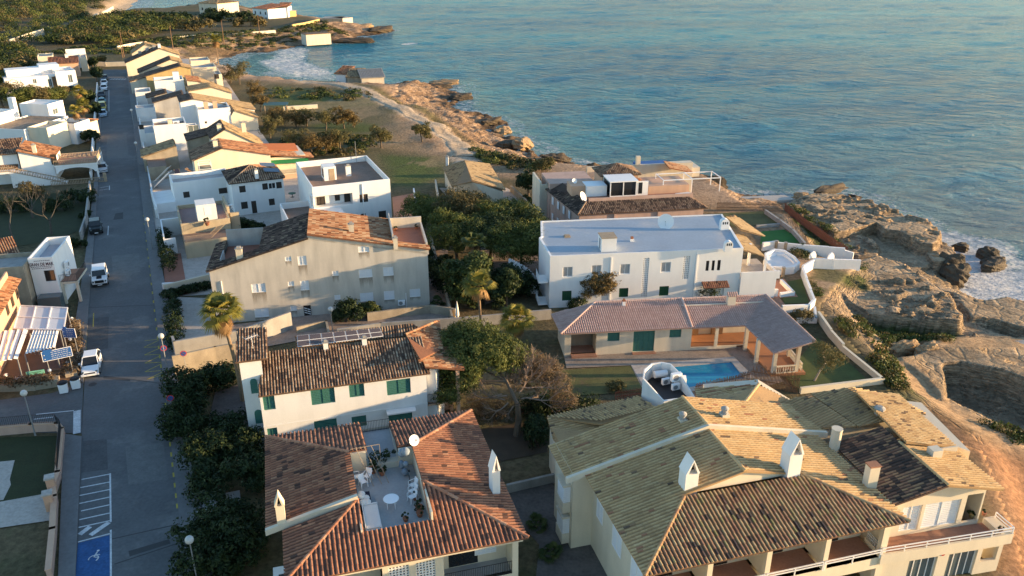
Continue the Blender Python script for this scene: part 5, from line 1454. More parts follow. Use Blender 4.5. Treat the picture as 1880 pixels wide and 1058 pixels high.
# dark side, with a sunken roof terrace near the street
n0=f.L(396,478,zl+.8)
tx0,tx1=xl+1.0,xl+5.6
zz=lambda x:zl+sl*(x-xl)+.1
r=MB();tile_roof(r,[(xl-.3,D,zz(xl-.3)),(xl-.3,oy,zz(xl-.3)),(xm,oy,zz(xm)),(xm,D+.3,zz(xm)),(tx1,D+.3,zz(tx1)),(tx1,1.9,zz(tx1)),(tx0,1.9,zz(tx0)),(tx0,D,zz(tx0))],sp=.27,seed=51,dark=.2,tone=(.2,.9),patchy=.6,bright=.06);r.build("roof","dark_tile",t)
b=MB();b.box(tx0,1.9,zz(tx0)-.9,tx1,D,zz(tx0)-.8);b.build("roof_terrace","red_floor",t)
b=MB();b.box(tx1-.1,1.95,zz(tx0)-.85,tx1-.005,D,zz(tx1)-.15);b.box(tx0,D-.15,zz(tx0)-.8,tx1-.12,D,zz(tx1)+.1);b.box(tx0+.005,1.95,zz(tx0)-.85,tx0+.12,5,zz(tx0)+.25);b.build("terrace_wall","grey_wall",t)
st=.55
zo=lambda x:zm+st-sr*(x-xm)
ex=f.L(718,424,zo(18.0)).x
ty0=1.0
rx=xr+.25
r=MB();tile_roof(r,[(rx,oy,zo(rx)),(rx,1.0,zo(rx)),(ex,1.0,zo(ex)),(ex,D+.3,zo(ex)),(xm-.1,D+.3,zo(xm-.1)),(xm-.1,oy,zo(xm-.1))],sp=.27,ln=.45,seed=52,dark=.07,tone=(.45,.85),patchy=.4,bright=.25);r.build("roof","orange_tile",t)
w=MB();w.add([(xm-.1,.0,zm-.1),(rx-.1,.0,zo(rx)-.75),(rx-.1,.0,zo(rx)-.12),(xm-.1,0,zo(xm)-.12)],[(0,1,2,3)])
w.add([(xm-.1,0,zm-.1),(xm-.1,0,zo(xm)-.1),(xm-.1,D,zo(xm)-.1),(xm-.1,D,zm-.1)],[(0,1,2,3)])
w.box(ex,1.0,zr-.4,ex+.15,D-.1,zo(ex)+.9);w.box(ex+.16,D-.3,zr-.4,rx-.1,D-.1,zo(rx)+1.1);w.box(rx-.3,1.2,zr-.4,rx-.08,D-.32,zo(rx)+.35)
w.build("upper_wall","beige_wall",t)
b=MB();b.poly([(ex+.15,.8,zo(rx)-.28),(rx-.15,.8,zo(rx)-.28),(rx-.15,D-.3,zo(rx)-.28),(ex+.15,D-.3,zo(rx)-.28)]);b.build("roof_terrace","red_floor",t)
for px,py,zc,x_,hh in ((440,470,8.0,.7,1.2),(645,422,9.6,.6,1.0),(726,446,8.6,.5,.9)):
    p=f.L(px,py,zc);chimney_box(t,p.x,p.y,zc-.8,x_,x_*.8,hh+.5,"cream_plaster","concrete")
for px,py0,py1 in ((406,516,556),(745,538,575)):
    xa,za=f.fp(px,py0);xb,zb_=f.fp(px,py1);b=MB();b.tube([(xa,-.07,za),(xa,-.07,zb_)],.05,6);b.build("downpipe","white_paint",t)
xa,za=f.fp(737,557);ac_unit("air_conditioner","white air conditioner standing at the foot of the beige block",f.world((xa,-.3,max(0.5,za-.3))),f.rz)
pot_plant("potted_plant","clay pot with a small plant on the sunny roof terrace of the beige block",f.world((ex+.8,D-1.2,zo(rx)-.27)),.22,.35,group="pots on the beige block terrace")
pot_plant("potted_plant","pot beside the outer parapet on the roof terrace of the beige block",f.world((rx-.8,D-1.0,zo(rx)-.27)),.2,.3,group="pots on the beige block terrace")

# ================================================================== the buildings farther along
def flatbox(parent,x0,y0,x1,y1,z0,z1,mat,par=0.0,floor="brown_floor",holes=(),th=0.18,name="wall",sides=()):
    """flat roofed block with parapets; holes are openings in its front at y0"""
    b=MB()
    wall_face(b,[(x0,z1),(x1,z1)],z0,list(holes),y0,.14)
    for xx in (x0,x1):
        b.poly([(xx,y0,z0),(xx,y1,z0),(xx,y1,z1),(xx,y0,z1)])
    b.poly([(x0,y1,z0),(x1,y1,z0),(x1,y1,z1),(x0,y1,z1)])
    zt=z1-par
    i0,i1,j0,j1=x0+th,x1-th,y0+th,y1-th
    if par>0:
        b.poly([(x0,y0,z1),(x1,y0,z1),(i1,j0,z1),(i0,j0,z1)]);b.poly([(x1,y0,z1),(x1,y1,z1),(i1,j1,z1),(i1,j0,z1)])
        b.poly([(x1,y1,z1),(x0,y1,z1),(i0,j1,z1),(i1,j1,z1)]);b.poly([(x0,y1,z1),(x0,y0,z1),(i0,j0,z1),(i0,j1,z1)])
        b.poly([(i0,j0,zt),(i1,j0,zt),(i1,j0,z1),(i0,j0,z1)]);b.poly([(i1,j0,zt),(i1,j1,zt),(i1,j1,z1),(i1,j0,z1)])
        b.poly([(i1,j1,zt),(i0,j1,zt),(i0,j1,z1),(i1,j1,z1)]);b.poly([(i0,j1,zt),(i0,j0,zt),(i0,j0,z1),(i0,j1,z1)])
    o=b.build(name,mat,parent)
    b=MB();b.poly([(i0,j0,zt),(i1,j0,zt),(i1,j1,zt),(i0,j1,zt)] if par>0 else [(x0,y0,zt),(x1,y0,zt),(x1,y1,zt),(x0,y1,zt)])
    b.build("terrace_floor" if par>0.5 else "flat_roof",floor,parent)
    return o

def wall_line(name,label,pts,h,th,mat,cat="wall",z0=-0.5,steps=None,group=None,cap=None):
    """a free standing wall along pixel-read ground points; steps gives each stretch its own top"""
    P_=[p if isinstance(p,Vector) else at(*p) for p in pts]
    o=P_[0].copy();o.z=0
    t=thing(name,label,cat,o,0,group)
    b=MB();c=MB()
    for i in range(len(P_)-1):
        a,e=P_[i]-o,P_[i+1]-o
        hh=steps[i] if steps else h
        d=(e-a);d.z=0;L=d.length;d.normalize();n=Vector((-d.y,d.x,0))*th/2
        ex=d*(th*.45)
        za,ze=P_[i].z+hh,P_[i+1].z+hh
        a2,e2=a-ex*(i>0),e+ex
        lo=min(P_[i].z,P_[i+1].z)+z0
        q=[(a2-n),(e2-n),(e2+n),(a2+n)]
        b.add([(p.x,p.y,lo) for p in q]+[(q[0].x,q[0].y,za),(q[1].x,q[1].y,ze),(q[2].x,q[2].y,ze),(q[3].x,q[3].y,za)],
              [(3,2,1,0),(4,5,6,7),(0,1,5,4),(1,2,6,5),(2,3,7,6),(3,0,4,7)])
        if cap:
            m_=n*1.25
            q=[(a2-m_),(e2-m_),(e2+m_),(a2+m_)]
            c.add([(q[0].x,q[0].y,za+.003),(q[1].x,q[1].y,ze+.003),(q[2].x,q[2].y,ze+.003),(q[3].x,q[3].y,za+.003),(q[0].x,q[0].y,za+.07),(q[1].x,q[1].y,ze+.07),(q[2].x,q[2].y,ze+.07),(q[3].x,q[3].y,za+.07)],
                  [(3,2,1,0),(4,5,6,7),(0,1,5,4),(1,2,6,5),(2,3,7,6),(3,0,4,7)])
    b.build("wall_body",mat,t)
    if cap:
        c.build("coping",cap,t)
    return t

def pxw(f,boxes,x0,y0,s,y=0.0):
    """openings read off an enlarged crop whose corner is x0, y0 and whose scale is s"""
    return [f.rect(x0+a*s,y0+b*s,x0+c*s,y0+d*s,y) for a,b,c,d in boxes]

# ---- white apartment house with the blue flat roof
f=Fr((1010,472.7),(1365,457.6),6.6)
FA=f
t=f.thing("flat_roofed_apartments","long white apartment house under a blue grey flat roof, beside the sea","apartment house")
s=.3195
up=pxw(f,[(917,752,974,810),(1082,742,1140,798),(1246,736,1304,794),(1481,725,1538,783)],740,250,s)
lo=pxw(f,[(914,890,968,946),(1241,874,1294,926),(1472,863,1526,918)],740,250,s)
tr_=pxw(f,[(1740,717,1758,775),(1774,715,1790,773),(1806,713,1824,772)],740,250,s)
dd=pxw(f,[(1722,860,1842,935)],740,250,s)[0]
la=pxw(f,[(1374,700,1408,925),(1608,690,1645,822)],740,250,s)
la=[(a,b_,c,min(d,6.4)) for a,b_,c,d in la]
rp=[f.L(*p,6.6) for p in ((1010,472.7),(1365,457.6),(1326,395),(992.4,408),(993,436),(989.5,438.5))]
w=MB();wall_face(w,[(0,6.75),(f.w,6.75)],-.8,up+lo+tr_+[dd]+la,0,.14)
n=len(rp)
for i in range(1,n):
    a,b_=rp[i],rp[(i+1)% n];w.poly([(a.x,a.y,-.8),(b_.x,b_.y,-.8),(b_.x,b_.y,6.75),(a.x,a.y,6.75)])
cn=sum(rp,Vector())/n
for i in range(n):
    a,b_=rp[i],rp[(i+1)% n];c,d=a+(cn-a).normalized()*.28,b_+(cn-b_).normalized()*.28
    w.poly([(a.x,a.y,6.75),(b_.x,b_.y,6.75),(d.x,d.y,6.75),(c.x,c.y,6.75)]);w.poly([(c.x,c.y,6.6),(d.x,d.y,6.6),(d.x,d.y,6.75),(c.x,c.y,6.75)])
w.box(f.fp(1122,480)[0]-.08,-.09,-.6,f.fp(1122,480)[0]+.08,-.003,6.3);w.box(f.fp(1279,480)[0]-.08,-.09,-.6,f.fp(1279,480)[0]+.08,-.003,6.3)
w.build("wall","bright_white",t)
b=MB();b.poly([(p.x,p.y,6.605) for p in rp]);b.build("flat_roof","blue_roof",t)
for h in up:window(t,h,'grey',0,.14)
for h in lo:window(t,h,'deep',0,.14)
for h in tr_:window(t,h,'plain',0,.14,"arched_window")
window(t,dd,'white',0,.14,"entrance_door")
for h in la:
    b=MB();nz=int((h[3]-h[1])/.26)
    for i in range(5):
        x=h[0]+(h[2]-h[0])*i/4;b.box(x-.05,.04,h[1],x+.05,.1,h[3])
    for i in range(nz+1):
        zz=h[1]+(h[3]-h[1])*i/nz;b.box(h[0],.045,zz-.05,h[2],.095,zz+.05)
    b.build("lattice_panel","bright_white",t)
    b=MB();b.poly([(h[0],.135,h[1]),(h[2],.135,h[1]),(h[2],.135,h[3]),(h[0],.135,h[3])]);b.build("lattice_backing","shutter_grey",t)
r=MB();a=dd
tile_roof(r,[(a[0]-.3,-1.0,a[3]+.15),(a[2]+.3,-1.0,a[3]+.15),(a[2]+.3,0,a[3]+.6),(a[0]-.3,0,a[3]+.6)],sp=.26,seed=61,dark=.1,th=.08);r.build("door_canopy","terra_tile",t)
p=f.L(1117,462,6.6);b=MB();b.box(p.x-.9,p.y-.1,6.606,p.x+.95,p.y+1.9,8.3);o=b.build("roof_hut","bright_white",t);b=MB();b.box(p.x-.95,p.y-.15,8.303,p.x+1.0,p.y+1.95,8.4);b.build("hut_roof","pale_wood",o);b=MB();b.box(p.x-.93,p.y+.6,6.7,p.x-.903,p.y+1.2,8.0);b.build("hut_door","grey_metal",o)
for px,py,w_,h_,m1_,m2_ in ((1160,443,.45,.6,"bright_white","clay_pot"),(1041,435,.8,.25,"pale_wood","pale_wood")):
    p=f.L(px,py,6.6);b=MB();b.box(p.x-w_/2,p.y-w_/2,6.607,p.x+w_/2,p.y+w_/2,6.6+h_*.55);o=b.build("chimney",m1_,t);b=MB();b.box(p.x-w_*.36,p.y-w_*.36,6.6+h_*.55+.002,p.x+w_*.36,p.y+w_*.36,6.6+h_);b.build("chimney_cap",m2_,o)
satellite_dish("satellite_dish","huge pale satellite dish at the back edge of the blue flat roof",at(1222,417,6.61),f.rz-.4,1.05,"white_paint",.75,.35)
for px,py,k in ((1329,420,1.0),(1336,460,.9)):
    p=f.L(px,py,6.7);b=MB();n_=10
    pr_=[(-.55*k,0),(.55*k,0),(.55*k,1.0*k)]+[(.55*k*math.cos(math.pi*i/n_),1.0*k+.5*k*math.sin(math.pi*i/n_)) for i in range(1,n_+1)]
    b.add([(p.x+x,p.y-.35*k,6.6+z_) for x,z_ in pr_]+[(p.x+x,p.y+.35*k,6.6+z_) for x,z_ in pr_],[tuple(range(len(pr_))),tuple(range(2*len(pr_)-1,len(pr_)-1,-1))]+[(i,len(pr_)+i,len(pr_)+(i+1)% len(pr_),(i+1)% len(pr_)) for i in range(len(pr_))])
    o=b.build("rounded_chimney","bright_white",t)
    for j in (-1,0,1):
        b=MB();b.box(p.x+j*.28*k-.08*k,p.y-.36*k,7.4,p.x+j*.28*k+.08*k,p.y-.352*k,7.72*1.0);b.build("flue_opening","black_plastic",o)
# terrace wing at its sea end
q=lambda px,py,zz:f.L(px,py,zz)
xe=f.w
w=MB();w.box(xe+.01,-.3,-.8,xe+4.6,6.5,2.6);w.box(xe+.01,-.3,2.6,xe+5.0,-.1,3.6);w.box(xe+4.8,-.1,2.6,xe+5.0,4.5,3.2);w.box(xe+2.6,4.2,2.6,xe+2.9,4.5,5.6);w.box(xe+3.0,.1,2.6,xe+3.25,.35,5.0);w.build("terrace_wing","bright_white",t)
b=MB();b.poly([(xe+.01,-.1,2.61),(xe+4.8,-.1,2.61),(xe+4.8,6.5,2.61),(xe+.01,6.5,2.61)]);b.build("terrace_floor","pale_paving",t)
for pts in ([(1403,471),(1358,458),(1338,431),(1365,431)],[(1404,434),(1360,423),(1333,398.5),(1356,400)]):
    z0_,z1_=5.0,6.3
    q_=[q(*pts[0],5.1),q(*pts[1],5.9),q(*pts[2],6.3),q(*pts[3],5.5)]
    b=MB();tile_roof(b,[tuple(q(*pts[0],5.2)),tuple(q(*pts[3],5.2)),tuple(q(*pts[2],6.4)),tuple(q(*pts[1],6.4))],sp=.25,seed=63,dark=.03,tone=(.5,.9),th=.08);b.build("terrace_roof","yellow_tile",t)
for z0_ in (.4,3.3):
    b=MB();b.box(-1.3,.3,z0_-.15,-.15,2.6,z0_);b.build("balcony","bright_white",t)
    b=MB();railing(b,(-1.28,.32,z0_),(-1.28,2.58,z0_),.9,.14);railing(b,(-1.28,.32,z0_),(-.2,.32,z0_),.9,.14);b.build("balcony_railing","white_paint",t)
st=thing("outside_staircase","white curved outside staircase at the dark end of the flat roofed apartments","staircase",f.world((-1.2,2.5,0)),f.rz)
b=MB()
for k in range(16):
    a=-.2+k*.16;r0,r1=.6,2.0
    b.add([(-1.6+r*math.cos(a+d_),2.2+r*math.sin(a+d_),z_) for z_ in (.2*k,.2*k+.2) for r,d_ in ((r0,0),(r1,0),(r1,.16),(r0,.16))],[(3,2,1,0),(4,5,6,7),(0,1,5,4),(1,2,6,5),(2,3,7,6),(3,0,4,7)])
b.build("step","bright_white",st)
b=MB()
for k in range(16):
    a=-.2+k*.16
    b.add([(-1.6+r*math.cos(a+d_),2.2+r*math.sin(a+d_),z_) for z_ in (.2*k-.1,.2*k+1.15) for r,d_ in ((2.01,0),(2.12,0),(2.12,.161),(2.01,.161))],[(3,2,1,0),(4,5,6,7),(0,1,5,4),(1,2,6,5),(2,3,7,6),(3,0,4,7)])
b.build("stair_wall","bright_white",st)

# ---- bungalow by the pool
f=Fr((1030,613),(1271,601.5),3.0)
FBU=f
t=f.thing("pool_bungalow","long low bungalow with pink tiles, green shutters and an open arcade by the pool","bungalow")
W_=f.w;XE=20.2;RY=4.95;RZ=4.22;s=.2979
q=lambda px,py,zz:tuple(f.L(px,py,zz))
y0=.45
wn_=pxw(f,[(388,272,462,325),(770,252,842,302)],1000,530,s,y0);gd=pxw(f,[(546,262,676,388)],1000,530,s,y0)[0];gd=(gd[0],.12,gd[2],gd[3])
pr0=f.fp(1000+162*s,530+340*s,y0)[0];pr1=f.fp(1000+317*s,530+340*s,y0)[0]
ar0=f.fp(1000+905*s,530+300*s,y0)[0];am0=f.fp(1000+1050*s,530+300*s,y0)[0];am1=am0+.35;ar1=f.fp(1000+1240*s,530+300*s,y0)[0]
w=MB();wall_face(w,[(.5,2.98),(XE-.5,2.98)],-.8,[wn_[0],wn_[1],gd,(pr0,.25,pr1,2.6),(ar0,.3,am0,2.7),(am1,.3,ar1,2.7)],y0,.2)
w.poly([(.5,y0,-.8),(.5,y0,3.0),(.5,RY,3.2),(.5,RY,-.8)]);w.poly([(.5,RY,-.8),(.5,RY,3.1),(4.4,RY,RZ-.1),(XE+4,RY,RZ-.1),(XE+4,RY,-.8)])
w.box(pr0-.2,2.4,.2,pr1+.2,2.55,2.8);w.box(pr0-.15,.66,.2,pr0-.004,2.4,2.7);w.box(pr1+.004,.66,.2,pr1+.15,2.4,2.7)
w.box(ar0-.3,3.6,.2,XE+3.9,3.75,RZ-.25);w.box(ar0-.2,.66,.25,ar0-.004,3.6,2.8)
w.build("wall","cream_plaster",t)
for h in wn_:window(t,h,'green',y0,.2)
window(t,gd,'green',y0,.2,"shuttered_door",bars=3)
b=MB();b.box(pr0,y0-.6,-.3,pr1,2.4,.25);b.build("porch_step","terracotta_floor",t)
b=MB();b.box(gd[0]-.1,y0-.5,-.3,gd[2]+.1,y0-.003,.12);b.build("porch_step","terracotta_floor",t)
b=MB();b.poly([(pr0,2.395,.26),(pr1,2.395,.26),(pr1,2.395,2.6),(pr0,2.395,2.6)]);b.build("porch_wall","stone_wall",t)
zi=lambda y:3.0+(RZ-3.0)*y/RY
xs_=f.L(1271,601.5,3).x;xr_=f.L(1252,548.5,RZ).x
r=MB();tile_roof(r,[(0,0,3.0),(xs_,0,3.0),(xr_,RY,RZ),(4.6,RY,RZ)],sp=.235,ln=.5,seed=71,dark=.0,patchy=0,tone=(.35,.75),channel_shade=.3);ridge(r,(4.6,RY,RZ),(xr_,RY,RZ),tone=(.6,.9));ridge(r,(0,0,3.0),(4.6,RY,RZ),tone=(.6,.9));r.build("roof","pink_tile",t)
r=MB();tile_roof(r,[(-.3,RY,3.0),(0,0,3.0),(4.6,RY,RZ)],sp=.235,ln=.5,seed=72,dark=0,patchy=0,tone=(.35,.75),channel_shade=.3);r.build("roof","pink_tile",t)
rv_=f.L(1411,546.4,RZ)
r=MB();tile_roof(r,[(xs_,0.03,2.93),(XE,0.03,2.93),(rv_.x,RY,RZ-.07),(xr_+.05,RY,RZ-.07)],sp=.235,ln=.5,seed=73,dark=0,patchy=0,tone=(.35,.75),channel_shade=.3);ridge(r,(xr_+.05,RY,RZ-.05),(rv_.x,RY,RZ-.05),tone=(.6,.9));ridge(r,(xs_,0,3.0),(xr_,RY,RZ+.03),tone=(.6,.9));r.build("roof","pink_tile",t)
e0,e1,g1=(XE,0,2.95),q(1421.5,649,2.95),q(1497.5,627,4.1)
r=MB();tile_roof(r,[e1,e0,(rv_.x,RY,RZ-.05),g1],sp=.235,ln=.3,seed=74,dark=0,patchy=0,tone=(.35,.75),channel_shade=.3);ridge(r,(rv_.x,RY,RZ-.03),g1,tone=(.3,.6));r.build("roof","mauve_tile",t)
gy=e1[1]+.4
w=MB()
for px_,py_ in ((1046,655),):
    x_=f.fp(px_,py_,y0-.1)[0]
for (x_,y_,zt) in ((XE+.25,-.1,2.9),(XE+.3,-3.2,2.9),(e1[0]+.5,gy+.3,2.9),(g1[0]-1.2,gy+.4,3.6),(g1[0]-.6,-2.5,3.7),(XE+3.6,.8,3.8)):
    w=MB();w.box(x_-.18,y_-.18,-.4,x_+.18,y_+.18,zt);w.build("post","pale_wood" if False else "cream_plaster",t)
b=MB();b.prism([(ar0,.64),(XE+.4,.64),(e1[0]+.2,gy),(g1[0]-.3,gy),(XE+4.2,3.55),(ar0,3.55)][:6],-.4,.3);b.build("arcade_floor",M("loggia_floor",(.36,.17,.085),var=.15),t)
b=MB();balustrade(b,(e1[0]+.7,gy+.1,.3),(g1[0]-1.4,gy+.2,.3),.85);balustrade(b,(g1[0]-.6,gy+.4,.3),(g1[0]-.5,-2.8,.3),.85);b.build("balustrade","cream_plaster",t)
b=MB();b.box(am0-1.5,3.3,.35,am0-.9,3.58,2.2);b.build("arcade_niche","wood",t);b=MB();b.box(am1+.3,3.3,.35,am1+1.6,3.58,1.9);b.build("arcade_niche","wood",t)
p=f.L(1342,551,RZ+.1);b=MB();b.box(p.x-.45,p.y-.3,RZ-.5,p.x+.45,p.y+.3,RZ+.75);o=b.build("chimney","cream_plaster",t)
r=MB();tile_roof(r,[(p.x-.6,p.y-.5,RZ+.76),(p.x+.6,p.y-.5,RZ+.76),(p.x+.6,p.y,RZ+1.1),(p.x-.6,p.y,RZ+1.1)],sp=.24,th=.05,dark=0);r.build("chimney_cap","pink_tile",o)
p=f.L(1144,556,RZ);chimney_box(t,p.x,p.y-.3,RZ-.4,.34,.34,.75,"bright_white","clay_pot")
# pool
pw=[at(*p,.07) for p in ((1230,674.5),(1342.6,665.5),(1367,696),(1262,713))];pc_=[at(*p,.05) for p in ((1213,668),(1347,656.5),(1387,697),(1262,722))]
pl=thing("swimming_pool","turquoise swimming pool with a pale stone rim in front of the bungalow","pool",(pw[0].x,pw[0].y,0))
o=pw[0].copy();o.z=0
b=MB()
for i in range(4):
    a,c,a2,c2=pw[i]-o,pw[(i+1)% 4]-o,pc_[i]-o,pc_[(i+1)% 4]-o
    b.poly([(a2.x,a2.y,.16),(c2.x,c2.y,.16),(c.x,c.y,.16),(a.x,a.y,.16)]);b.poly([(a.x,a.y,.16),(c.x,c.y,.16),(c.x,c.y,.0),(a.x,a.y,.0)]);b.poly([(a2.x,a2.y,-.1),(c2.x,c2.y,-.1),(c2.x,c2.y,.16),(a2.x,a2.y,.16)])
b.build("rim","pale_paving",pl)
m_=M("pool_water",(0.02,0.235,0.36),rough=.06,var=.12,scale=.6,fine=2.2,bump=.25,spec=.5,bumpdist=.05)
b=MB();b.poly([(p.x-o.x,p.y-o.y,.07) for p in pw]);b.build("water",m_,pl)
sheet("pool_patio",[(1036,656),(1270,640),(1371,633),(1440,700),(1400,712),(1262,730),(1190,735),(1158,671),(1040,676)],.02,M("flagstone",(.27,.215,.17),var=.35,scale=1.1,fine=5))
sheet("pool_surround",[(1158,670),(1213,666),(1262,724),(1200,740)],.03,"pale_paving")
sheet("bungalow_lawn",[(1030,680),(1158,672),(1185,718),(1010,730),(960,700)],.015,M("dry_lawn",(.11,.105,.035),var=.35,scale=.7,fine=6,bump=.5,patch=((.13,.095,.045),.55,.5)))
sheet("side_lawn",[(1500,620),(1540,650),(1602,706),(1470,722),(1440,690)],.015,M("green_lawn",(.07,.09,.022),var=.3,scale=.8,fine=6,bump=.5))
wall_line("boundary_wall","pale garden wall round the lawn beside the bungalow, with a lit cream end",[(1500,590,-.3),(1522,622,-.3),(1545,648,-.3),(1618,708,-.3),(1470,726,-.3)],1.3,.3,"warm_cream",steps=[1.3,1.2,.9,.9],z0=-2.2)

# ---- terraced gardens between the apartments and the cliff
sheet("back_lawn",[(1310,392),(1400,388),(1432,412),(1345,416)],.02,"dry_lawn")
sheet("artificial_turf",[(1398,425),(1448,421),(1468,446),(1396,448)],.02,M("turf",(.035,.135,.022),var=.2,scale=.8,fine=7,bump=.4))
sheet("lower_lawn",[(1430,520),(1472,512),(1485,556),(1440,558)],.03,"green_lawn")
sheet("terracotta_terrace",[(1396,520),(1440,512),(1465,545),(1400,548)],.04,M("salmon_floor",(.40,.19,.12),var=.12,scale=.8))
sheet("terracotta_path",[(1400,548),(1430,546),(1442,560),(1420,566)],.035,"terracotta_floor")
Wp=lambda *l:[(1280+a*.3195,300+b_*.3195,z_) for a,b_,z_ in l]
wall_line("stepped_garden_wall","white stepped wall along the green turf, running out towards the cliff",Wp((372,500,0),(455,490,0),(600,505,0),(745,515,0),(838,522,0),(890,540,-.2)),1.2,.3,"bright_white",steps=[1.2,1.0,1.0,.95,.7],z0=-1.4)
w3=wall_line("scalloped_garden_wall","sunlit white wall with two rounded humps above the cliff path",Wp((600,640,0),(668,600,0),(775,605,0),(925,610,-.2)),1.5,.3,"bright_white",steps=[1.3,1.4,1.4],z0=-1.4)
o=w3.location
for a,b_ in ((655,590),(758,598)):
    p=at(1280+a*.3195,300+b_*.3195,0)-o
    b=MB();n_=10;b.add([(p.x+.55*math.cos(math.pi*i/n_),p.y+yy+.25*math.cos(math.pi*i/n_),1.2+.95*math.sin(math.pi*i/n_)) for yy in (-.15,.15) for i in range(n_+1)],[tuple(range(n_+1)),tuple(range(2*n_+1,n_,-1))]+[(i,n_+1+i,n_+2+i,i+1) for i in range(n_)]);b.build("hump","bright_white",w3)
wall_line("garden_wall","low white stepped wall falling from the humped wall past the lower lawn",Wp((600,640,0),(622,700,0),(645,760,-.1),(668,820,-.2),(640,850,-.2),(490,855,0)),.9,.3,"bright_white",steps=[1.1,1.0,.9,1.0,.9],z0=-1.6)
wall_line("planter_wall","small white planter wall behind the pink tiled wing",Wp((570,915,0),(680,915,0),(672,850,0)),.6,.25,"white_plaster")
wall_line("terrace_parapet","white parapet corner at the terracotta terrace of the apartments",Wp((480,690,0),(550,760,0),(480,768,0)),.6,.3,"bright_white")
wall_line("terrace_parapet","short white wall at the foot of the apartments, next to the terracotta terrace",Wp((355,760,0),(455,765,0)),1.0,.25,"bright_white")
wall_line("stone_edging","low rough stone edging between the back lawns",Wp((340,370,0),(465,360,0)),.4,.35,"concrete")
wall_line("stone_edging","rough stone edging running beside the turf towards the sea path",Wp((390,290,0),(470,345,0),(545,400,0),(615,480,0)),.7,.35,"concrete")
po=thing("plunge_pool","empty white plunge pool with curved steps beside the apartments","pool",at(1430,480,0))
pts=[at(1280+a*.3195,300+b_*.3195,.6)-at(1430,480,0) for a,b_ in ((385,530),(440,505),(500,512),(560,550),(590,585),(560,610),(500,615),(395,610))]
ctr=sum(pts,Vector())/len(pts)
b=MB()
for i in range(len(pts)):
    a,c=pts[i],pts[(i+1)% len(pts)]
    for (k0,z0_,k1,z1_) in ((1,-.6,1,1.0),(1,1.0,.88,1.0),(.88,1.0,.86,.75),(.86,.75,.7,.72),(.7,.72,.68,.45),(.68,.45,0,.44)):
        P_=lambda v,k,z_:(ctr.x+(v.x-ctr.x)*k,ctr.y+(v.y-ctr.y)*k,z_)
        b.add([P_(a,k0,z0_),P_(c,k0,z0_),P_(c,k1,z1_),P_(a,k1,z1_)],[(0,1,2,3)])
b.build("basin","bright_white",po)
for k,(px,py,lab) in enumerate(((1424,452,"brick gate post beside the white wall, nearest the turf"),(1441,455,"brick gate post by the white wall, second from the turf"),(1437,502,"brick post rising from the planter of the plunge pool"))):
    g=thing("gate_post",lab,"post",at(px,py+6,0));b=MB();b.box(-.17,-.17,-.2,.17,.17,1.25);b.build("shaft","pale_wood",g);b=MB();b.box(-.21,-.21,1.252,.21,.21,1.36);b.build("cap","concrete",g)
def picket_fence(name,label,pts,h,mat,step=.16,group=None,wob=.08):
    P_=[at(*p) for p in pts];o=P_[0].copy()
    t=thing(name,label,"fence",o,0,group);b=MB();rg=random.Random(len(pts)*7)
    r_=MB()
    for a,c in zip(P_,P_[1:]):
        L=(c-a).length;n_=max(1,int(L/step));d=(c-a).normalized()
        for i in range(n_):
            p=a.lerp(c,(i+.5)/n_)-o;hh=h*(1+rg.uniform(-wob,wob))
            b.bar((p.x,p.y,p.z-.2),(p.x+rg.uniform(-.02,.02),p.y,p.z+hh),step*.72,.04)
        for k in (.3,.75):
            r_.bar(a-o+Vector((0,.03,h*k)),c-o+Vector((0,.03,h*k)),.06)
    b.build("picket",mat,t);r_.build("rail",mat,t)
    return t
picket_fence("picket_fence","red brown picket fence stepping down the slope above the rocks",Wp((500,265,-.3),(565,320,-.4),(640,375,-.5),(720,430,-.6),(790,480,-.8),(860,520,-1)),1.1,"red_wood")
picket_fence("picket_fence","long dark picket fence behind the lawn at the pink house",Wp((110,265,0),(300,268,0),(495,272,0)),1.3,"wood")
picket_fence("picket_fence","reed fence between the pool and the ochre roofs",[(1275,727,0),(1330,716,0),(1376,704,0)],1.4,"wood",.12)
picket_fence("picket_fence","ragged reed fence with climbers at the front corner of the pool arcade",[(1376,706,0),(1440,716,0),(1465,722,0)],2.0,"wood",.13,wob=.2)
picket_fence("picket_fence","red plank fence at the edge of the dry lawn by the turret",[(1128,734,0),(1180,727,0)],1.0,"red_wood",.2)
picket_fence("picket_fence","leaning red plank fence under the dead branches of the pine",[(945,775,0),(985,748,0)],1.3,"red_wood",.2)

# ---- small gabled cottage
t=thing("gabled_cottage","small cream cottage with a yellow gable roof on the edge of the field","cottage",at(863,332,0)*0)
R0,R1=at(853,295,4.9),at(866,333,4.9)
r=MB();tile_roof(r,[tuple(at(829,342,3.3)),tuple(at(813,307,3.3)),tuple(R0),tuple(R1)],sp=.27,seed=81,dark=.1,tone=(.3,.7));r.build("roof","yellow_tile",t)
r=MB();tile_roof(r,[tuple(at(928,349,3.2)),tuple(at(898,301,3.2)),tuple(R0),tuple(R1)],sp=.27,seed=82,dark=.05,tone=(.6,1));r.build("roof","yellow_tile",t)  # sunny slope takes paler tones than the other: light put into colour
A_,B_=at(831,341,3.3),at(924,346,3.3)
w=MB();c4=[at(831,343,3.2),at(865,343,3.2),at(924,351,3.2),at(895,304,3.2),at(816,309,3.2)]
w.poly([(c4[0].x,c4[0].y,-.6),(c4[2].x,c4[2].y,-.6),(c4[2].x,c4[2].y,3.1),(R1.x,R1.y+.2,4.8),(c4[0].x,c4[0].y,3.2)])
for a,b_ in ((2,3),(3,4),(4,0)):
    w.poly([(c4[a].x,c4[a].y,-.6),(c4[b_].x,c4[b_].y,-.6),(c4[b_].x,c4[b_].y,3.1),(c4[a].x,c4[a].y,3.1)])
w.build("wall","cream_plaster",t)
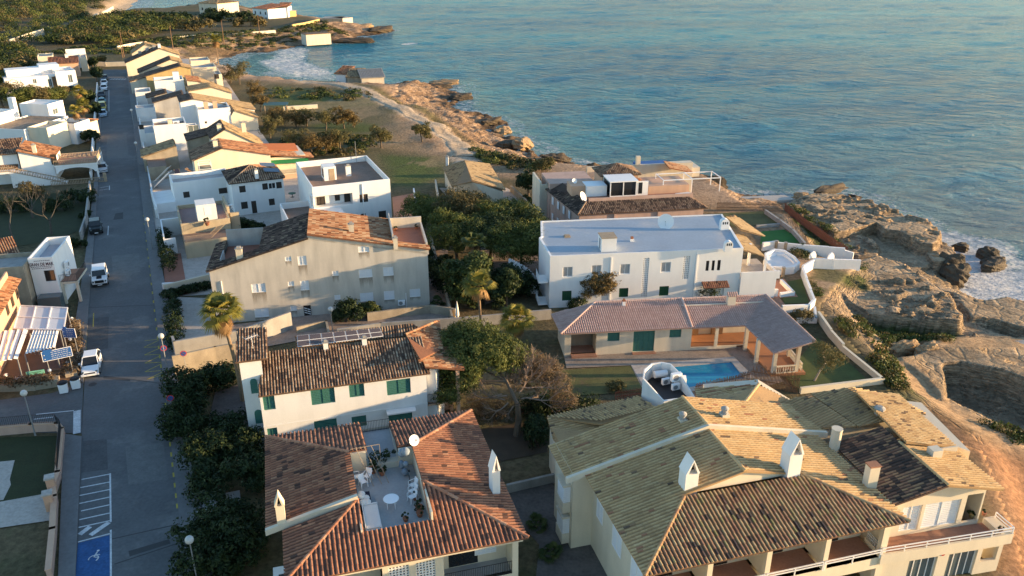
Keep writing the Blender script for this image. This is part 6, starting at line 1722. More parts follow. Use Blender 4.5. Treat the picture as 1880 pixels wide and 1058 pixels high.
b=MB();p=at(849,355,1.6);d_=(c4[2]-c4[0]).normalized();nn=Vector((d_.y,-d_.x,0));pp=c4[0].lerp(c4[2],.22)
b.bar((pp.x+nn.x*.04,pp.y+nn.y*.04,1.2),(pp.x+nn.x*.04,pp.y+nn.y*.04,2.2),.9,.06);b.build("window","shutter_dark",t)
p=at(821,297,3.6);chimney_box(t,p.x,p.y,2.9,.5,.5,1.6,"white_plaster","concrete")
wall_line("yard_wall","low cream wall in front of the small cottage",[(805,370,0),(800,342,0)],1.2,.25,"cream_plaster")
sheet("cottage_yard",[(806,345),(830,372),(925,378),(985,375),(930,345)],.015,"pale_paving")
wall_line("yard_wall","sunlit garden wall with brick piers along the lane beside the pine garden",[(938,352,0),(960,372,0),(988,402,0)],1.0,.3,"stone_wall",cap="pale_wood")

# ---- pink complex by the sea
f=Fr((1061,394.6),(1297,382),5.4)
t=f.thing("pink_villa","pink villa with a glazed roof room and white pergola frame by the sea","villa")
q=lambda a,b_,zz:tuple(f.L(940+a*.2553,270+b_*.2553,zz))
fl=f.L(1061,394.6,5.4);W_=f.w
bkL=f.L(991,334,6.4)
w=MB()
w.poly([(.3,.3,-.8),(W_-.3,.3,-.8),(W_-.3,.3,5.3),(.3,.3,5.3)])
Ld=[f.L(1061,396,5.3),f.L(1001,347,5.3)]
w.poly([(.3,.3,-.8),(.3,.3,5.3),(Ld[1].x+.3,Ld[1].y,5.3),(Ld[1].x+.3,Ld[1].y,-.8)])
w.box(2.6,3.2,-.5,W_-1.2,14,6.2);w.box(2.4,3.0,5.5,W_-1.0,3.18,6.75)
w.box(Ld[1].x+.4,Ld[1].y-1.5,-.6,Ld[1].x+7.5,Ld[1].y+5,6.5)
for k in (.28,.62):
    w.box(W_*k,.15,-.6,W_*k+.35,.298,5.3)
w.build("wall","pink_wall",t)
w=MB();a=q(200,245,6.6);b_=q(520,190,6.9)
w.bar((Ld[1].x+.2,Ld[1].y+.2,3.2),(Ld[1].x+.25,Ld[1].y+.2,3.2),.3,6.0)
w.box(a[0],a[1],-.6,a[0]+.3,a[1]+6,6.4);w.box(a[0]+.302,a[1],-.6,b_[0],a[1]+.3,6.0);w.build("end_wall","cream_plaster",t)
for k in range(4):
    b=MB();u=Ld[0].lerp(Ld[1],.28+.17*k);v_=(Ld[1]-Ld[0]).normalized()
    for zz in (3.6,1.0):
        p0,p1=u-v_*.4,u+v_*.4
        b.add([(p0.x+.2,p0.y,zz),(p1.x+.2,p1.y,zz),(p1.x+.2,p1.y,zz+1.2),(p0.x+.2,p0.y,zz+1.2)],[(0,1,2,3)])
    b.build("window","shutter_white",t)
r=MB();tile_roof(r,[(0,0,5.4),(W_+.2,0,5.4),(W_-1.5,2.9,6.3),(1.9,2.9,6.3)],sp=.27,seed=91,dark=.25,patchy=.6);ridge(r,(0,0,5.4),(1.9,2.9,6.3));r.build("roof","brown_tile",t)
r=MB();tile_roof(r,[(W_+.2,0,5.4),q(1240,330,5.4),q(1195,330,6.2),(W_-1.5,2.9,6.3)],sp=.27,seed=92,dark=.1);r.build("roof","brown_tile",t)
r=MB();tile_roof(r,[q(240,302,5.4),(0,0.05,5.4),(1.9,2.95,6.3),q(365,258,6.6)],sp=.27,seed=93,dark=.3,tone=(.2,.9),bright=.05);r.build("roof","dark_tile",t)
b=MB();b.poly([(2.6,3.2,6.21),(W_-1.2,3.2,6.21),(W_-1.2,14,6.21),(2.6,14,6.21)]);b.build("terrace_floor","terracotta_floor",t)
g0,g1=f.L(1120,362.5,6.21),f.L(1167.5,360.5,6.21)
b=MB()
gx0,gx1,gy0=g0.x,g1.x,g0.y
for x in (gx0,(gx0+gx1)/2,gx1):
    b.box(x-.07,gy0-.07,6.21,x+.07,gy0+.07,8.5)
b.box(gx0-.07,gy0-.06,6.21,gx1+.07,gy0+.06,6.4);b.box(gx0-.2,gy0-.3,8.5,gx1+.2,gy0+4,8.65);b.box(gx0-.07,gy0+3.6,6.21,gx0+.07,gy0+3.74,8.5);b.box(gx1+.08,gy0+.2,6.21,gx1+1.9,gy0+.3,8.4);b.build("glass_room_frame","white_paint",t)
b=MB();b.box(gx0+.01,gy0+.02,6.4,gx1-.01,gy0+3.6,8.49);b.box(gx1+.4,gy0+.15,6.5,gx1+1.0,gy0+.195,8.2);b.build("glazing","dark_glass",t)
ax=(gx0+gx1)/2+.6;ay=gy0+6
for nm,pts in enumerate(([(ax-3.2,ay-2.6,8.5),(ax+3.2,ay-2.6,8.5),(ax,ay,9.7)],[(ax+3.2,ay-2.6,8.5),(ax+3.2,ay+2.6,8.5),(ax,ay,9.7)],[(ax-3.2,ay+2.6,8.5),(ax-3.2,ay-2.6,8.5),(ax,ay,9.7)])):
    r=MB();tile_roof(r,pts,sp=.27,seed=94+nm,dark=.1,tone=(.3,.9));r.build("pavilion_roof","brown_tile",t)
w=MB();w.box(ax-2.8,ay-2.2,6.2,ax+2.8,ay+2.4,8.45);w.box(gx1+2.1,gy0+.6,6.2,gx1+8.5,gy0+5.5,7.4);w.box(gx0-5.5,gy0+1.5,6.2,gx0-1.6,gy0+4.5,7.7);w.build("upper_wall","salmon_wall",t)
b=MB();b.box(gx0-3.4,gy0+.8,6.2,gx0-.3,gy0+3.5,7.8);b.build("white_box","white_paint",t)
b=MB();P0=Vector((gx1+4.5,gy0+1.0,6.0));
for dx in (0,4.5,9.0):
    for dy in (0,3.5):
        b.bar(P0+Vector((dx,dy,0)),P0+Vector((dx,dy,2.1)),.12)
for dy in (0,3.5):
    b.bar(P0+Vector((0,dy,2.1)),P0+Vector((9,dy,2.1)),.12)
for dx in (0,4.5,9.0):
    b.bar(P0+Vector((dx,0,2.16)),P0+Vector((dx,3.5,2.16)),.1)
b.build("pergola_frame","white_paint",t)
e=q(540,150,6.5);e2=q(930,150,6.5)
w=MB();w.box(e[0],e[1],-.6,e2[0]+9.5,e[1]+.4,6.6);w.box(e2[0],e[1]+.402,4,e2[0]+11,e[1]+5,5.6);w.box(e2[0]-.5,e[1]-.3,6.6,e2[0]+.2,e[1]+.3,8.1);w.build("sea_wing","cream_plaster",t)
b=MB();b.box(e2[0]+.5,e[1]+.8,5.5,e2[0]+6,e[1]+4.6,6.0);b.build("pool_cover","blue_paint",t)
r=MB();tile_roof(r,[q(1300,185,6.0),q(1240,128,6.0),q(1090,102,7.2),q(1130,150,7.2)],sp=.27,seed=98,dark=.05,tone=(.6,1));r.build("roof","orange_tile",t)
satellite_dish("satellite_dish","big pale satellite dish on the front corner of the pink villa terrace",f.world((gx0-4.5,gy0-.6,6.25)),f.rz+.9,.8,"white_paint",.4)
satellite_dish("satellite_dish","small satellite dish on the inner wall of the pink villa",f.world((gx0-4.8,gy0+3.0,7.7)),f.rz+.2,.4,"white_paint",.4)
ln=thing("roof_lounger","white sun bed lying on the pink villa terrace by the parapet","sun bed",f.world((gx1+7,gy0-.9,6.25)),f.rz+.2)
b=MB();b.box(-1.1,-.4,.2,1.1,.4,.3);b.build("bed","white_fabric",ln);b=MB();b.box(-1,-.35,0,-.9,.35,.2);b.box(.9,-.35,0,1.0,.35,.2);b.build("leg_frame","white_paint",ln)

# ---- white house with the roof terrace and the hut
f=Fr((572.8,344),(715.7,328.7),7.5)
t=f.thing("terrace_roof_house","square white house with a brown walled roof terrace and a small roof hut","house")
s=.2553;W_=f.w;D=15.6
hs=pxw(f,[(1568,340,1628,398),(1705,460,1760,520),(1578,480,1613,520),(1492,490,1528,515)],260,270,s)
rc=pxw(f,[(1228,345,1520,425)],260,270,s)[0]
flatbox(t,0,0,W_,D,-.8,7.5,"bright_white",.95,"brown_floor",hs+[rc])
b=MB();b.box(rc[0]-.1,1.3,rc[1],rc[2]+.1,1.4,rc[3]+.1);b.box(rc[0]-.1,.15,rc[3]+.004,rc[2]+.1,1.3,rc[3]+.1);b.box(rc[0],.15,rc[1]-.1,rc[2],1.3,rc[1]-.004);b.box(rc[2]+.004,.15,rc[1],rc[2]+.1,1.3,rc[3]);b.build("recess","bright_white",t)
for h in hs:window(t,h,'dark',0,.14)
for p in ((1258,357,1320,415),(1390,345,1425,385),(1457,335,1500,405)):
    h=pxw(f,[p],260,270,s,1.3)[0];window(t,(h[0],max(h[1],rc[1]),h[2],h[3]),'dark',1.14,.14)
p=f.L(260+1368*s,270+240*s,6.56);b=MB();b.box(p.x-1.1,p.y,6.56,p.x+.8,p.y+2.6,8.7);o=b.build("roof_hut","bright_white",t);b=MB();b.box(p.x-.35,p.y-.05,6.6,p.x+.5,p.y-.004,8.4);b.build("hut_door","pale_wood",o);b=MB();b.box(p.x-1.12,p.y+.5,7.0,p.x-1.103,p.y+1.8,8.3);b.build("hut_window","dark_glass",o)
p=f.L(260+1492*s,270+210*s,6.56);chimney_box(t,p.x,p.y+.3,6.56,.75,.6,1.6,"bright_white","concrete")
b=MB();b.tube([(9.9,D-.5,6.5),(9.9,D-.5,10.2)],.04,5);b.build("flag_pole","grey_metal",t)
e=f.L(505,357,4.2);flatbox(t,e.x,-4.2,.003,4.5,-.8,4.2,"bright_white",.9,"brown_floor",name="lower_wing");
b=MB();wall_face(b,[(.004,4.1),(W_*.33,4.1)],-.8,[],-3.2,.1);b.box(.004,-3.19,-.8,W_*.33,-.004,4.0);b.build("front_wing","bright_white",t)
xd=f.fp(668,385,-.1)[0];b=MB();b.tube([(xd,-.1,-.6),(xd,-.1,7.2)],.08,6);b.build("downpipe","white_paint",t)
tb=thing("side_table","dark round table on the lower terrace of the square white house","table",at(537,362,3.35),0);b=MB();b.lathe((0,0,.6),[(.1,0),(.6,0),(.6,.06)],14);b.build("tabletop","shutter_dark_green",tb);b=MB();b.tube([(0,0,0),(0,0,.6)],.06);b.lathe((0,0,0),[(.35,0),(.1,.06)],10);b.build("pedestal","dark_metal",tb)
sheet("red_courtyard",[(720,362),(760,355),(768,415),(724,412)],.02,"terracotta_floor")
wall_line("yard_wall","white courtyard wall beside the red terrace of the square white house",[(722,415,0),(770,412,0),(760,356,0)],1.0,.25,"bright_white")

# ---- hip roofed white house
f=Fr((436,396),(505,387),0)
t=f.thing("hip_roofed_house","white house with dark shutters, a striped hip roof and solar collectors","house")
W_=7.85;s=.2553
hs=pxw(f,[(702,280,748,328),(868,262,908,308),(968,252,1008,298),(716,395,764,446),(916,372,958,420)],260,270,s);hw=pxw(f,[(912,258,964,302)],260,270,s)[0];dr_=pxw(f,[(792,388,828,476)],260,270,s)[0];dr_=(dr_[0],0,dr_[2],dr_[3])
w=MB();body(w,[(-.3,5.5),(W_,5.5)],8.0,-.8,hs+[hw,dr_],0,.14);w.build("wall","bright_white",t)
for h in hs:window(t,h,'dark',0,.14)
window(t,hw,'glass',0,.14);window(t,dr_,'dark',0,.14,"entrance_door")
a=f.L(461,305,7.0)
r=MB();tile_roof(r,[(-.7,-.3,5.45),(W_+.3,-.3,5.45),(a.x,4.2,7.0)],sp=.34,seed=101,dark=.05,gap=.7,tone=(.5,1),channel_shade=.0);ridge(r,(-.7,-.3,5.45),(a.x,4.2,7.0));r.build("roof","brown_tile",t)
r=MB();tile_roof(r,[(W_+.3,-.3,5.45),(W_+.3,8.4,5.45),(a.x,4.4,7.0),(a.x,4.2,7.0)],sp=.34,seed=102,dark=.1,tone=(.4,1));r.build("roof","orange_tile",t)
r=MB();tile_roof(r,[(-.7,8.4,5.45),(-.7,-.3,5.45),(a.x,4.2,7.0),(a.x,4.4,7.0)],sp=.34,seed=103,dark=.3,tone=(.3,1));r.build("roof","dark_tile",t)
for y_ in (1.2,5.0):
    b=MB();b.slab([(W_-2.6,y_,6.45),(W_-.2,y_,6.1),(W_-.2,y_+1.3,6.35),(W_-2.6,y_+1.3,6.7)],.08);b.build("solar_collector","solar_blue",t)
p=f.L(470,318,6.6);chimney_box(t,p.x,p.y-.4,5.8,.5,.4,1.4,"bright_white","concrete")
wall_line("balcony_block","small white loggia with an orange balustrade behind the hip roofed house",[at(505,322,0),at(548,318,0)],3.0,2.5,"cream_plaster",cat="loggia")

# ---- long white flat house by the street, with the metal stair
f=Fr((318.7,336),(423.4,323.6),4.6)
t=f.thing("long_flat_house","long low white house with a parapet terrace full of odds and ends beside the street","house")
s=.2553
hs=pxw(f,[(300,322,346,366),(555,293,640,334)],260,270,s)
flatbox(t,-.2,0,f.w,5.8,-.8,4.6,"bright_white",.9,"grey_floor",hs)
window(t,hs[0],'dark',0,.14);window(t,hs[1],'dark',0,.14,bars=3)
b=MB();b.box(-3.2,-.5,-.8,-.21,7,1.6);b.box(-3.4,-3.5,-.8,-3.2,7.5,2.0);b.build("yard_wall","bright_white",t)
gl=thing("greenhouse_frame","small white framed glasshouse on the terrace of the long flat house","glasshouse",at(378,318,3.75),f.rz)
b=MB()
for x in (-1,1):
    for y in (-.8,.8):
        b.bar((x,y,0),(x,y,1.7),.07)
    b.bar((x,-.8,1.7),(x,0,2.3),.07);b.bar((x,.8,1.7),(x,0,2.3),.07)
for y,z_ in ((-.8,1.7),(.8,1.7),(0,2.3),(-.8,.9)):
    b.bar((-1,y,z_),(1,y,z_),.06)
b.build("frame","white_paint",gl);b=MB();b.box(-.96,-.76,.03,.96,.76,1.2);b.build("pane","grey_glass",gl)
for k,(px,py) in enumerate(((327,325),(350,322))):
    sh=thing("deck_chair",("dark folded deck chair by the stair end of the flat house terrace","brown deck chair in the middle of the flat house terrace")[k],"deck chair",at(px,py,3.72),.5+k)
    b=MB();b.slab([(-.4,-.6,.5),(.4,-.6,.5),(.4,.7,1.2),(-.4,.7,1.2)],.05);b.build("sling",("navy_fabric","wood")[k],sh);b=MB();b.bar((-.4,-.7,0),(-.4,.7,1.25),.05);b.bar((.4,-.7,0),(.4,.7,1.25),.05);b.bar((-.4,.6,0),(-.4,-.6,.55),.05);b.bar((.4,.6,0),(.4,-.6,.55),.05);b.build("frame","pale_wood",sh)
A_,B_=at(285,343,.1),at(313,315,3.0)
stt=thing("metal_staircase","straight metal outside staircase climbing to the long flat house","staircase",A_)
v_=B_-A_;b=MB();side=Vector((v_.y,-v_.x,0)).normalized()*.5
for k in (-1,1):
    b.bar(side*k,v_+side*k,.08,.22);b.bar(side*k+Vector((0,0,.95)),v_+side*k+Vector((0,0,.95)),.06)
b.build("stringer","white_paint",stt);b=MB()
for i in range(14):
    p=v_*((i+.5)/14);b.bar(p-side,p+side,.24,.05)
b.build("tread","grey_metal",stt)

# ---- beige house with the pink terrace and the white cube
f=Fr((333,419),(415,408.5),3.4)
t=f.thing("pink_terrace_house","beige street house with a pink roof terrace and white cube room","house")
d0=f.L(333,363,3.4);W_=f.w+.6
flatbox(t,0,0,W_,9.4,-.8,4.0,"tan_wall",.55,M("pink_floor",(.30,.19,.165),var=.12,scale=.9),th=.2)
f2=f
c=f.L(382,408,3.46);b=MB();b.box(c.x-1.3,c.y,3.46,c.x+1.4,c.y+3.0,6.1);o=b.build("cube_room","white_plaster",t)
h=f.rect(375,380,388,395,c.y);b=MB();b.box(h[0],c.y-.03,h[1],h[2],c.y-.004,h[3]);b.build("cube_window","shutter_white",o)
flatbox(t,0.02,-3.6,W_-.8,-.004,-.8,2.4,"tan_wall",0,"brown_floor",name="front_wing")
b=MB();b.box(W_,3,-.8,W_+.35,9.2,4.8);b.box(W_+.352,2.8,-.8,W_+1.6,3.2,3.8);b.build("side_wall","tan_wall",t)
b=MB();b.box(-2.6,-.5,-.8,-2.4,8,2.6);b.box(-2.4,7.6,-.8,-.01,8,2.6);b.box(-2.4,-.5,-.8,-1.0,-.2,2.2);b.build("white_gate_wall","bright_white",t)
b=MB();railing(b,(.1,-3.5,2.4),(3.5,-3.5,2.4),.8,.13);railing(b,(3.5,-3.5,2.4),(6.3,-1.6,4.0),.8,.13);b.build("stair_railing","pale_wood",t)
pot_plant("potted_plant","row of little trees in a clay trough before the white cube",at(381,414,3.47),.35,.6,group="pots by the white cube")
ac_unit("air_conditioner","air conditioner on the pink terrace beside the white wall",at(423,384,3.5),f.rz+.2)

sheet("town_yards",[(246,150),(285,417),(300,470),(320,545),(395,540),(470,440),(540,420),(570,350),(520,300),(470,230),(430,170),(400,125),(345,108),(300,110)],-.03,"pale_paving")
# ---- the row of street houses running away from the viewer
RZ_=math.radians(24.2)
def row_house(name,label,eave,zl,prof,depth,wall,mats,wins=(),cat="house",ov=.25,dark=.15,seed=0,style='dark',z0=-.8):
    """gabled town house: the front profile is read in pixels on the plane through its street eave"""
    f=Fr(eave,z=zl,rz=RZ_)
    t=f.thing(name,label,cat)
    pr_=[(0,zl)]+[f.fp(*p) for p in prof]
    hs=[f.rect(*p[:4]) for p in wins]
    w=MB();body(w,pr_,depth,z0,hs,0,.14);w.build("wall",wall,t)
    for h in hs:
        window(t,h,style,0,.14)
    for i,m_ in enumerate(mats):  # street slopes darker, sea slopes yellower: shade and sun put into the tiles
        if not m_:
            continue
        (xa,za),(xb,zb)=pr_[i],pr_[i+1]
        if zb<za:
            (xa,za),(xb,zb)=(xb,zb),(xa,za)
        sg=1 if xb>xa else -1
        e=ov*sg;k=(zb-za)/(xb-xa)
        r=MB();tile_roof(r,[(xa-e,-ov,za-e*k+.1),(xa-e,depth+.1,za-e*k+.1),(xb,depth+.1,zb+.1),(xb,-ov,zb+.1)],sp=.30,ln=.5,seg=3,seed=seed+i,dark=dark);r.build("roof",m_,t)
    return f,t,pr_
G4=lambda *l:[(220+a*.1702,60+b_*.1702) for a,b_ in l]
G5=lambda *l:[(240+a*.1702,180+b_*.1702) for a,b_ in l]
f,t,pr_=row_house("gabled_house","cream gabled house with several roof vents, farthest along the street row",(231,116),4.2,G4((430,172),(640,240)),9,"warm_cream",["dark_tile","yellow_tile"],seed=200)
for k,px in enumerate((258,272,285)):
    u=f.fp(px,102-k*4)[0];b=MB();zz=prof_z(pr_,u);b.box(u-.5,5,zz-.3,u+.5,6,zz+1.0);b.build("roof_vent","concrete",t)
p=pr_[1];chimney_box(t,p[0],1.0,p[1]-.3,.9,.9,1.6,"bright_white","concrete")
row_house("gabled_house","long tan roofed house behind the last gable of the row",(242,99),4.0,G4((270,130),(400,160)),9,"cream_plaster",["yellow_tile","yellow_tile"],seed=203)
row_house("gabled_house","cream house with a dark roof edge, second from the far end of the row",(255,134),4.5,G4((550,290),(665,320)),8,"cream_plaster",["dark_tile","yellow_tile"],seed=206)
f,t,pr_=row_house("gabled_house","tall ochre gabled house in the street row",(268,140.5),4.8,G4((660,362),(760,385)),7,"ochre_wall",["dark_tile","yellow_tile"],seed=209)
row_house("lean_to_house","low cream house with a tiled street side roof in front of the ochre gable",(239,150.5),3.4,G4((285,482),(330,560)),8,"cream_plaster",["brown_tile",None],seed=212)
def row_block(label,a,b_,z1,depth,mat="bright_white",par=.8,floor="grey_floor",name="flat_house",z0=-.8,wins=(),style='dark',rz=None):
    f=Fr(a,z=z1,rz=RZ_ if rz is None else rz);w_=f.fp(*b_)[0]
    t=f.thing(name,label,"house")
    hs=[f.rect(*p) for p in wins]
    flatbox(t,0,0,w_,depth,z0,z1,mat,par,floor,hs)
    for h in hs:window(t,h,style,0,.14)
    return f,t,w_
f,t,w_=row_block("white street house with a small tower, in front of the ochre gable",(283,149),(337,146),5.2,7,"white_plaster")
b=MB();b.box(w_*.66,1,4.5,w_*.66+1.6,2.6,7.0);b.build("tower","bright_white",t)
row_block("low white street house with the lower terrace, next to the brown lean-to roofs",(248,170),(276,163),3.6,7,"white_plaster",.5)
row_house("lean_to_house","grey house with a long brown street side roof, middle of the row",(270,180),3.6,G4((510,650),(520,690)),6,"grey_wall",["dark_tile",None],seed=215)
row_house("lean_to_house","house with the longest brown street side roof of the row, under the white gable",(282,189),3.8,G4((690,665),(700,720)),6,"grey_wall",["dark_tile",None],seed=218)
row_block("white street front with a beam of shade under the brown roofs",(249,200),(283,190),3.2,5,"white_plaster",.3)
row_house("gabled_house","orange roofed cream house between the white tower and the sea side",(343,148),5.0,G4((860,530),(1080,610)),9,"warm_cream",["orange_tile","yellow_tile"],seed=221)
row_block("bright cream sea side house with a shuttered window, above the cove trees",(396,137),(407,134),5.0,8,"warm_cream",.5,wins=[(393,136,402,145)])
row_block("flat cream sea side house with a white terrace, two doors from the cove palm",(353,125),(397,121),4.6,9,"warm_cream",.6)
row_block("cream sea side house with a white roof, nearest the cove palm",(350,112),(385,109),4.2,8,"warm_cream",.4)
row_house("tiled_house","low tan tiled house under the orange roofed one, sea side of the row",(347,168),4.0,G4((1000,590),(1200,650)),8,"warm_cream",["yellow_tile","yellow_tile"],seed=224)
f,t,pr_=row_house("gabled_house","big white house with a long sweeping gable towards the sea",(331,187.5),6.4,[(355.5,182),(467,201)],8,"bright_white",["dark_tile","yellow_tile"],seed=227,dark=.08)
f,t,w_=row_block("white flat house with two orange chimneys and stepped terraces, below the sweeping gable",(363,202),(424,210),5.6,7,"bright_white",.7,wins=[(376,223,380,227)])
for u in (.22,.5):
    b=MB();b.box(w_*u,1.5,5.0,w_*u+.9,2.4,7.0);b.build("chimney","salmon_wall",t)
row_house("veranda_house","white sea side house with a tan roofed veranda on posts",(424,214),3.6,[(430,203),(473,216)],9,"warm_cream",[None,"yellow_tile"],seed=231)
f,t,w_=row_block("white cube house with an air conditioner on its roof, by the street",(281.5,231),(340.4,218.5),5.6,7,"bright_white",.9,"brown_floor")
ac_unit("air_conditioner","big air conditioner on the roof of the white cube house",f.world((w_-1.8,2.2,4.75)),f.rz,1.5)
b=MB();b.box(w_*.45,1.2,4.7,w_*.45+.9,2.0,6.3);b.build("chimney","cream_plaster",t)
row_block("white link house with a dark glass front, between the cube and the chimney house",(342,243),(365,236),3.0,9,"white_plaster",.3,wins=[(345,230,365,243)],style='pale')
row_block("low white street block with a red lean-to, at the foot of the white cube house",(256,246),(284,241),3.0,8,"white_plaster",.4,wins=[(255,229,264,238)])
row_house("lean_to_house","stone walled house with a long straw coloured street side roof",(262,289),3.0,[(322,269),(324,270)],6.5,"stone_wall",["yellow_tile",None],seed=234)
row_house("lean_to_house","stone house with a nearly black street side roof, next to the double gable",(344,258),4.6,[(385,247),(387,248)],6,"stone_wall",["dark_tile",None],seed=237)
f,t,pr_=row_house("gabled_house","large sunlit cream gabled house with a brown street side roof, nearest of the row",(356,295),5.4,[(409,272),(496,284)],7.5,"warm_cream",["brown_tile","orange_tile"],seed=240)
chimney_box(t,pr_[1][0]-1,2,pr_[1][1]-.6,.8,.6,1.6,"warm_cream","concrete")
f,t,pr_=row_house("gabled_house","double gabled tan house with chimneys, behind the nearest cream gable",(388,254),6.0,[(414,237),(485,270)],9,"warm_cream",["dark_tile","yellow_tile"],seed=243)
for k in (2.0,5.0):
    chimney_box(t,pr_[1][0]+1.5*k-4,1.5,pr_[1][1]-1.2,.8,.7,1.8,"warm_cream","concrete")
f=Fr((490,290),z=4.0,rz=RZ_)
t=f.thing("awning_house","sea side house with a bright orange roof, tiled veranda and a green awning","house")
w=MB();w.box(0,0,-.6,7,8,3.9);w.build("wall","warm_cream",t)
b=MB();b.slab([(0,3.5,4.6),(6.4,3.5,4.0),(6.8,9.5,4.0),(0,9.5,4.6)],.12);b.build("orange_roof","orange_fabric",t)
r=MB();tile_roof(r,[(8.4,-.6,3.4),(8.4,3.4,3.4),(0,3.4,4.7),(0,-.6,4.7)],sp=.3,seed=247,seg=3,tone=(.4,.9));r.build("roof","orange_tile",t)
b=MB();b.slab([(.5,-.9,3.0),(7.4,-.9,2.7),(7.4,-.1,3.2),(.5,-.1,3.5)],.06);b.build("awning","green_fabric",t)
b=MB();railing(b,(1,-1.2,.8),(8,-1.2,.8),1.0,.2,post=.1,r=.04);b.build("balcony_railing","warm_cream",t);b=MB();b.box(1,-1.3,-.6,8,-.01,.78);b.build("balcony","salmon_wall",t)
# shaded garden roofs beside the street
row_block("low dark shed roof in the street yard below the stone house",(272,308),(305,300),2.4,6,"stone_wall",0,"brown_floor",name="yard_shed")

# ---- houses across the street
f=Fr((50.2,475),(95.5,471.8),6.4)
t=f.thing("bar_building","white corner building with painted lettering and a blue flat roof, beside the restaurant terrace","building")
dp=7.6
hs=pxw(f,[(385,570,476,665)],0,375,.2128)
flatbox(t,0,0,f.w,dp,-.6,6.4,"bright_white",1.0,"blue_roof",hs)
window(t,hs[0],'plain',0,.14)
def words(txt,px,py,size,parent,mat,y=-.012):
    x_,z_=f.fp(px,py,0)
    c=bpy.data.curves.new("lettering",'FONT');c.body=txt;c.size=size;c.offset=.014;c.align_x='CENTER';c.extrude=.004
    o=bpy.data.objects.new("lettering",c);COL.objects.link(o)
    dg=bpy.context.evaluated_depsgraph_get();me=bpy.data.meshes.new_from_object(o.evaluated_get(dg));bpy.data.objects.remove(o)
    me.materials.clear();me.materials.append(MATS[mat]);o=bpy.data.objects.new("lettering",me);COL.objects.link(o)
    o.parent=parent;o.location=(x_,y,z_);o.rotation_euler=(math.pi/2,0,0);o.scale=(.85,1.15,1)
    return o
M("letter_ink",(.09,.05,.06),var=.1,bump=0)
words("GRAN DE MAR",76,488,.47,t,"letter_ink")
for k,(py,n_,wd) in enumerate(((479.5,9,.8),(490.5,12,.8),(493.5,11,.75))):
    b=MB();x_,z_=f.fp(77,py,0)
    for i in range(n_):
        xx=x_+(i-n_/2)*.2;b.box(xx,-.012,z_,xx+.14,-.003,z_+.08)
    b.build("small_lettering","letter_ink",t)
b=MB();b.box(f.w+.004,.5,2.6,f.w+2.0,5.0,2.85);b.box(f.w+.004,.5,-.6,f.w+.3,.8,2.6);b.box(f.w+1.7,.5,-.6,f.w+2.0,.8,2.6);b.build("side_balcony","cream_plaster",t)
b=MB();b.poly([(f.w+.1,.6,2.86),(f.w+1.9,.6,2.86),(f.w+1.9,4.9,2.86),(f.w+.1,4.9,2.86)]);b.build("balcony_floor","terracotta_floor",t)
b=MB();railing(b,(f.w+.05,.55,2.85),(f.w+1.95,.55,2.85),.95,.16);railing(b,(f.w+1.95,.6,2.85),(f.w+1.95,4.9,2.85),.95,.16);b.build("balcony_railing","dark_metal",t)
ac_unit("air_conditioner","upper of two air conditioners on the side of the lettered building",f.world((f.w+.5,3.0,3.9)),f.rz+1.57,1.1,"air conditioners on the lettered building")
ac_unit("air_conditioner","lower of two air conditioners on the side of the lettered building",f.world((f.w+.5,2.6,2.9)),f.rz+1.57,1.1,"air conditioners on the lettered building")
b=MB();b.box(.5,-1.6,-.6,3.0,-.15,1.8);b.build("glass_porch","grey_glass",t)
f=Fr((20,491),(43,487.5),6.0,rz=f.rz)
t=f.thing("brown_house","weathered beige house with a concrete parapet behind the lettered building","house")
flatbox(t,-8,0,f.w,5,-.6,6.0,"stone_wall",.5,"concrete")
f=Fr((0,552),(25,512),6.0)
t=f.thing("salmon_house","salmon house with louvred windows under an orange tile edge, at the restaurant terrace","house")
w=MB();ws_=[(1.0+2.3*k,3.6,2.2+2.3*k,5.1) for k in range(3)]
wall_face(w,[(-12,5.9),(f.w,5.9)],-.6,ws_,0,.14);w.box(-12,.16,-.6,f.w,.3,5.85);w.box(f.w-.2,.31,-.6,f.w,9,5.85);w.build("wall","salmon_wall",t)
for h in ws_:window(t,h,'dark',0,.14)
r=MB();tile_roof(r,[(-12,-.6,5.7),(f.w+.4,-.6,5.7),(f.w+.4,.5,6.2),(-12,.5,6.2)],sp=.26,seed=260,tone=(.4,.9));r.build("roof_edge","orange_tile",t)
b=MB();b.box(-12,.51,5.86,f.w+.1,.7,6.9);b.build("parapet","salmon_wall",t);b=MB();b.box(-12,.71,5.7,f.w-.1,9,5.9);b.build("roof_terrace","terracotta_floor",t)
f=Fr((0,462),(31,456),6.2)
t=f.thing("orange_gable_house","low house with a sunlit orange roof behind the lettered building","house")
w=MB();w.box(-9,0,-.6,f.w,6,5.6);w.build("wall","warm_cream",t);r=MB();tile_roof(r,[(-9,-.3,5.6),(f.w+.2,-.3,5.6),(f.w+.2,4,6.6),(-9,4,6.6)],sp=.28,seed=262,tone=(.5,.9));r.build("roof","orange_tile",t)
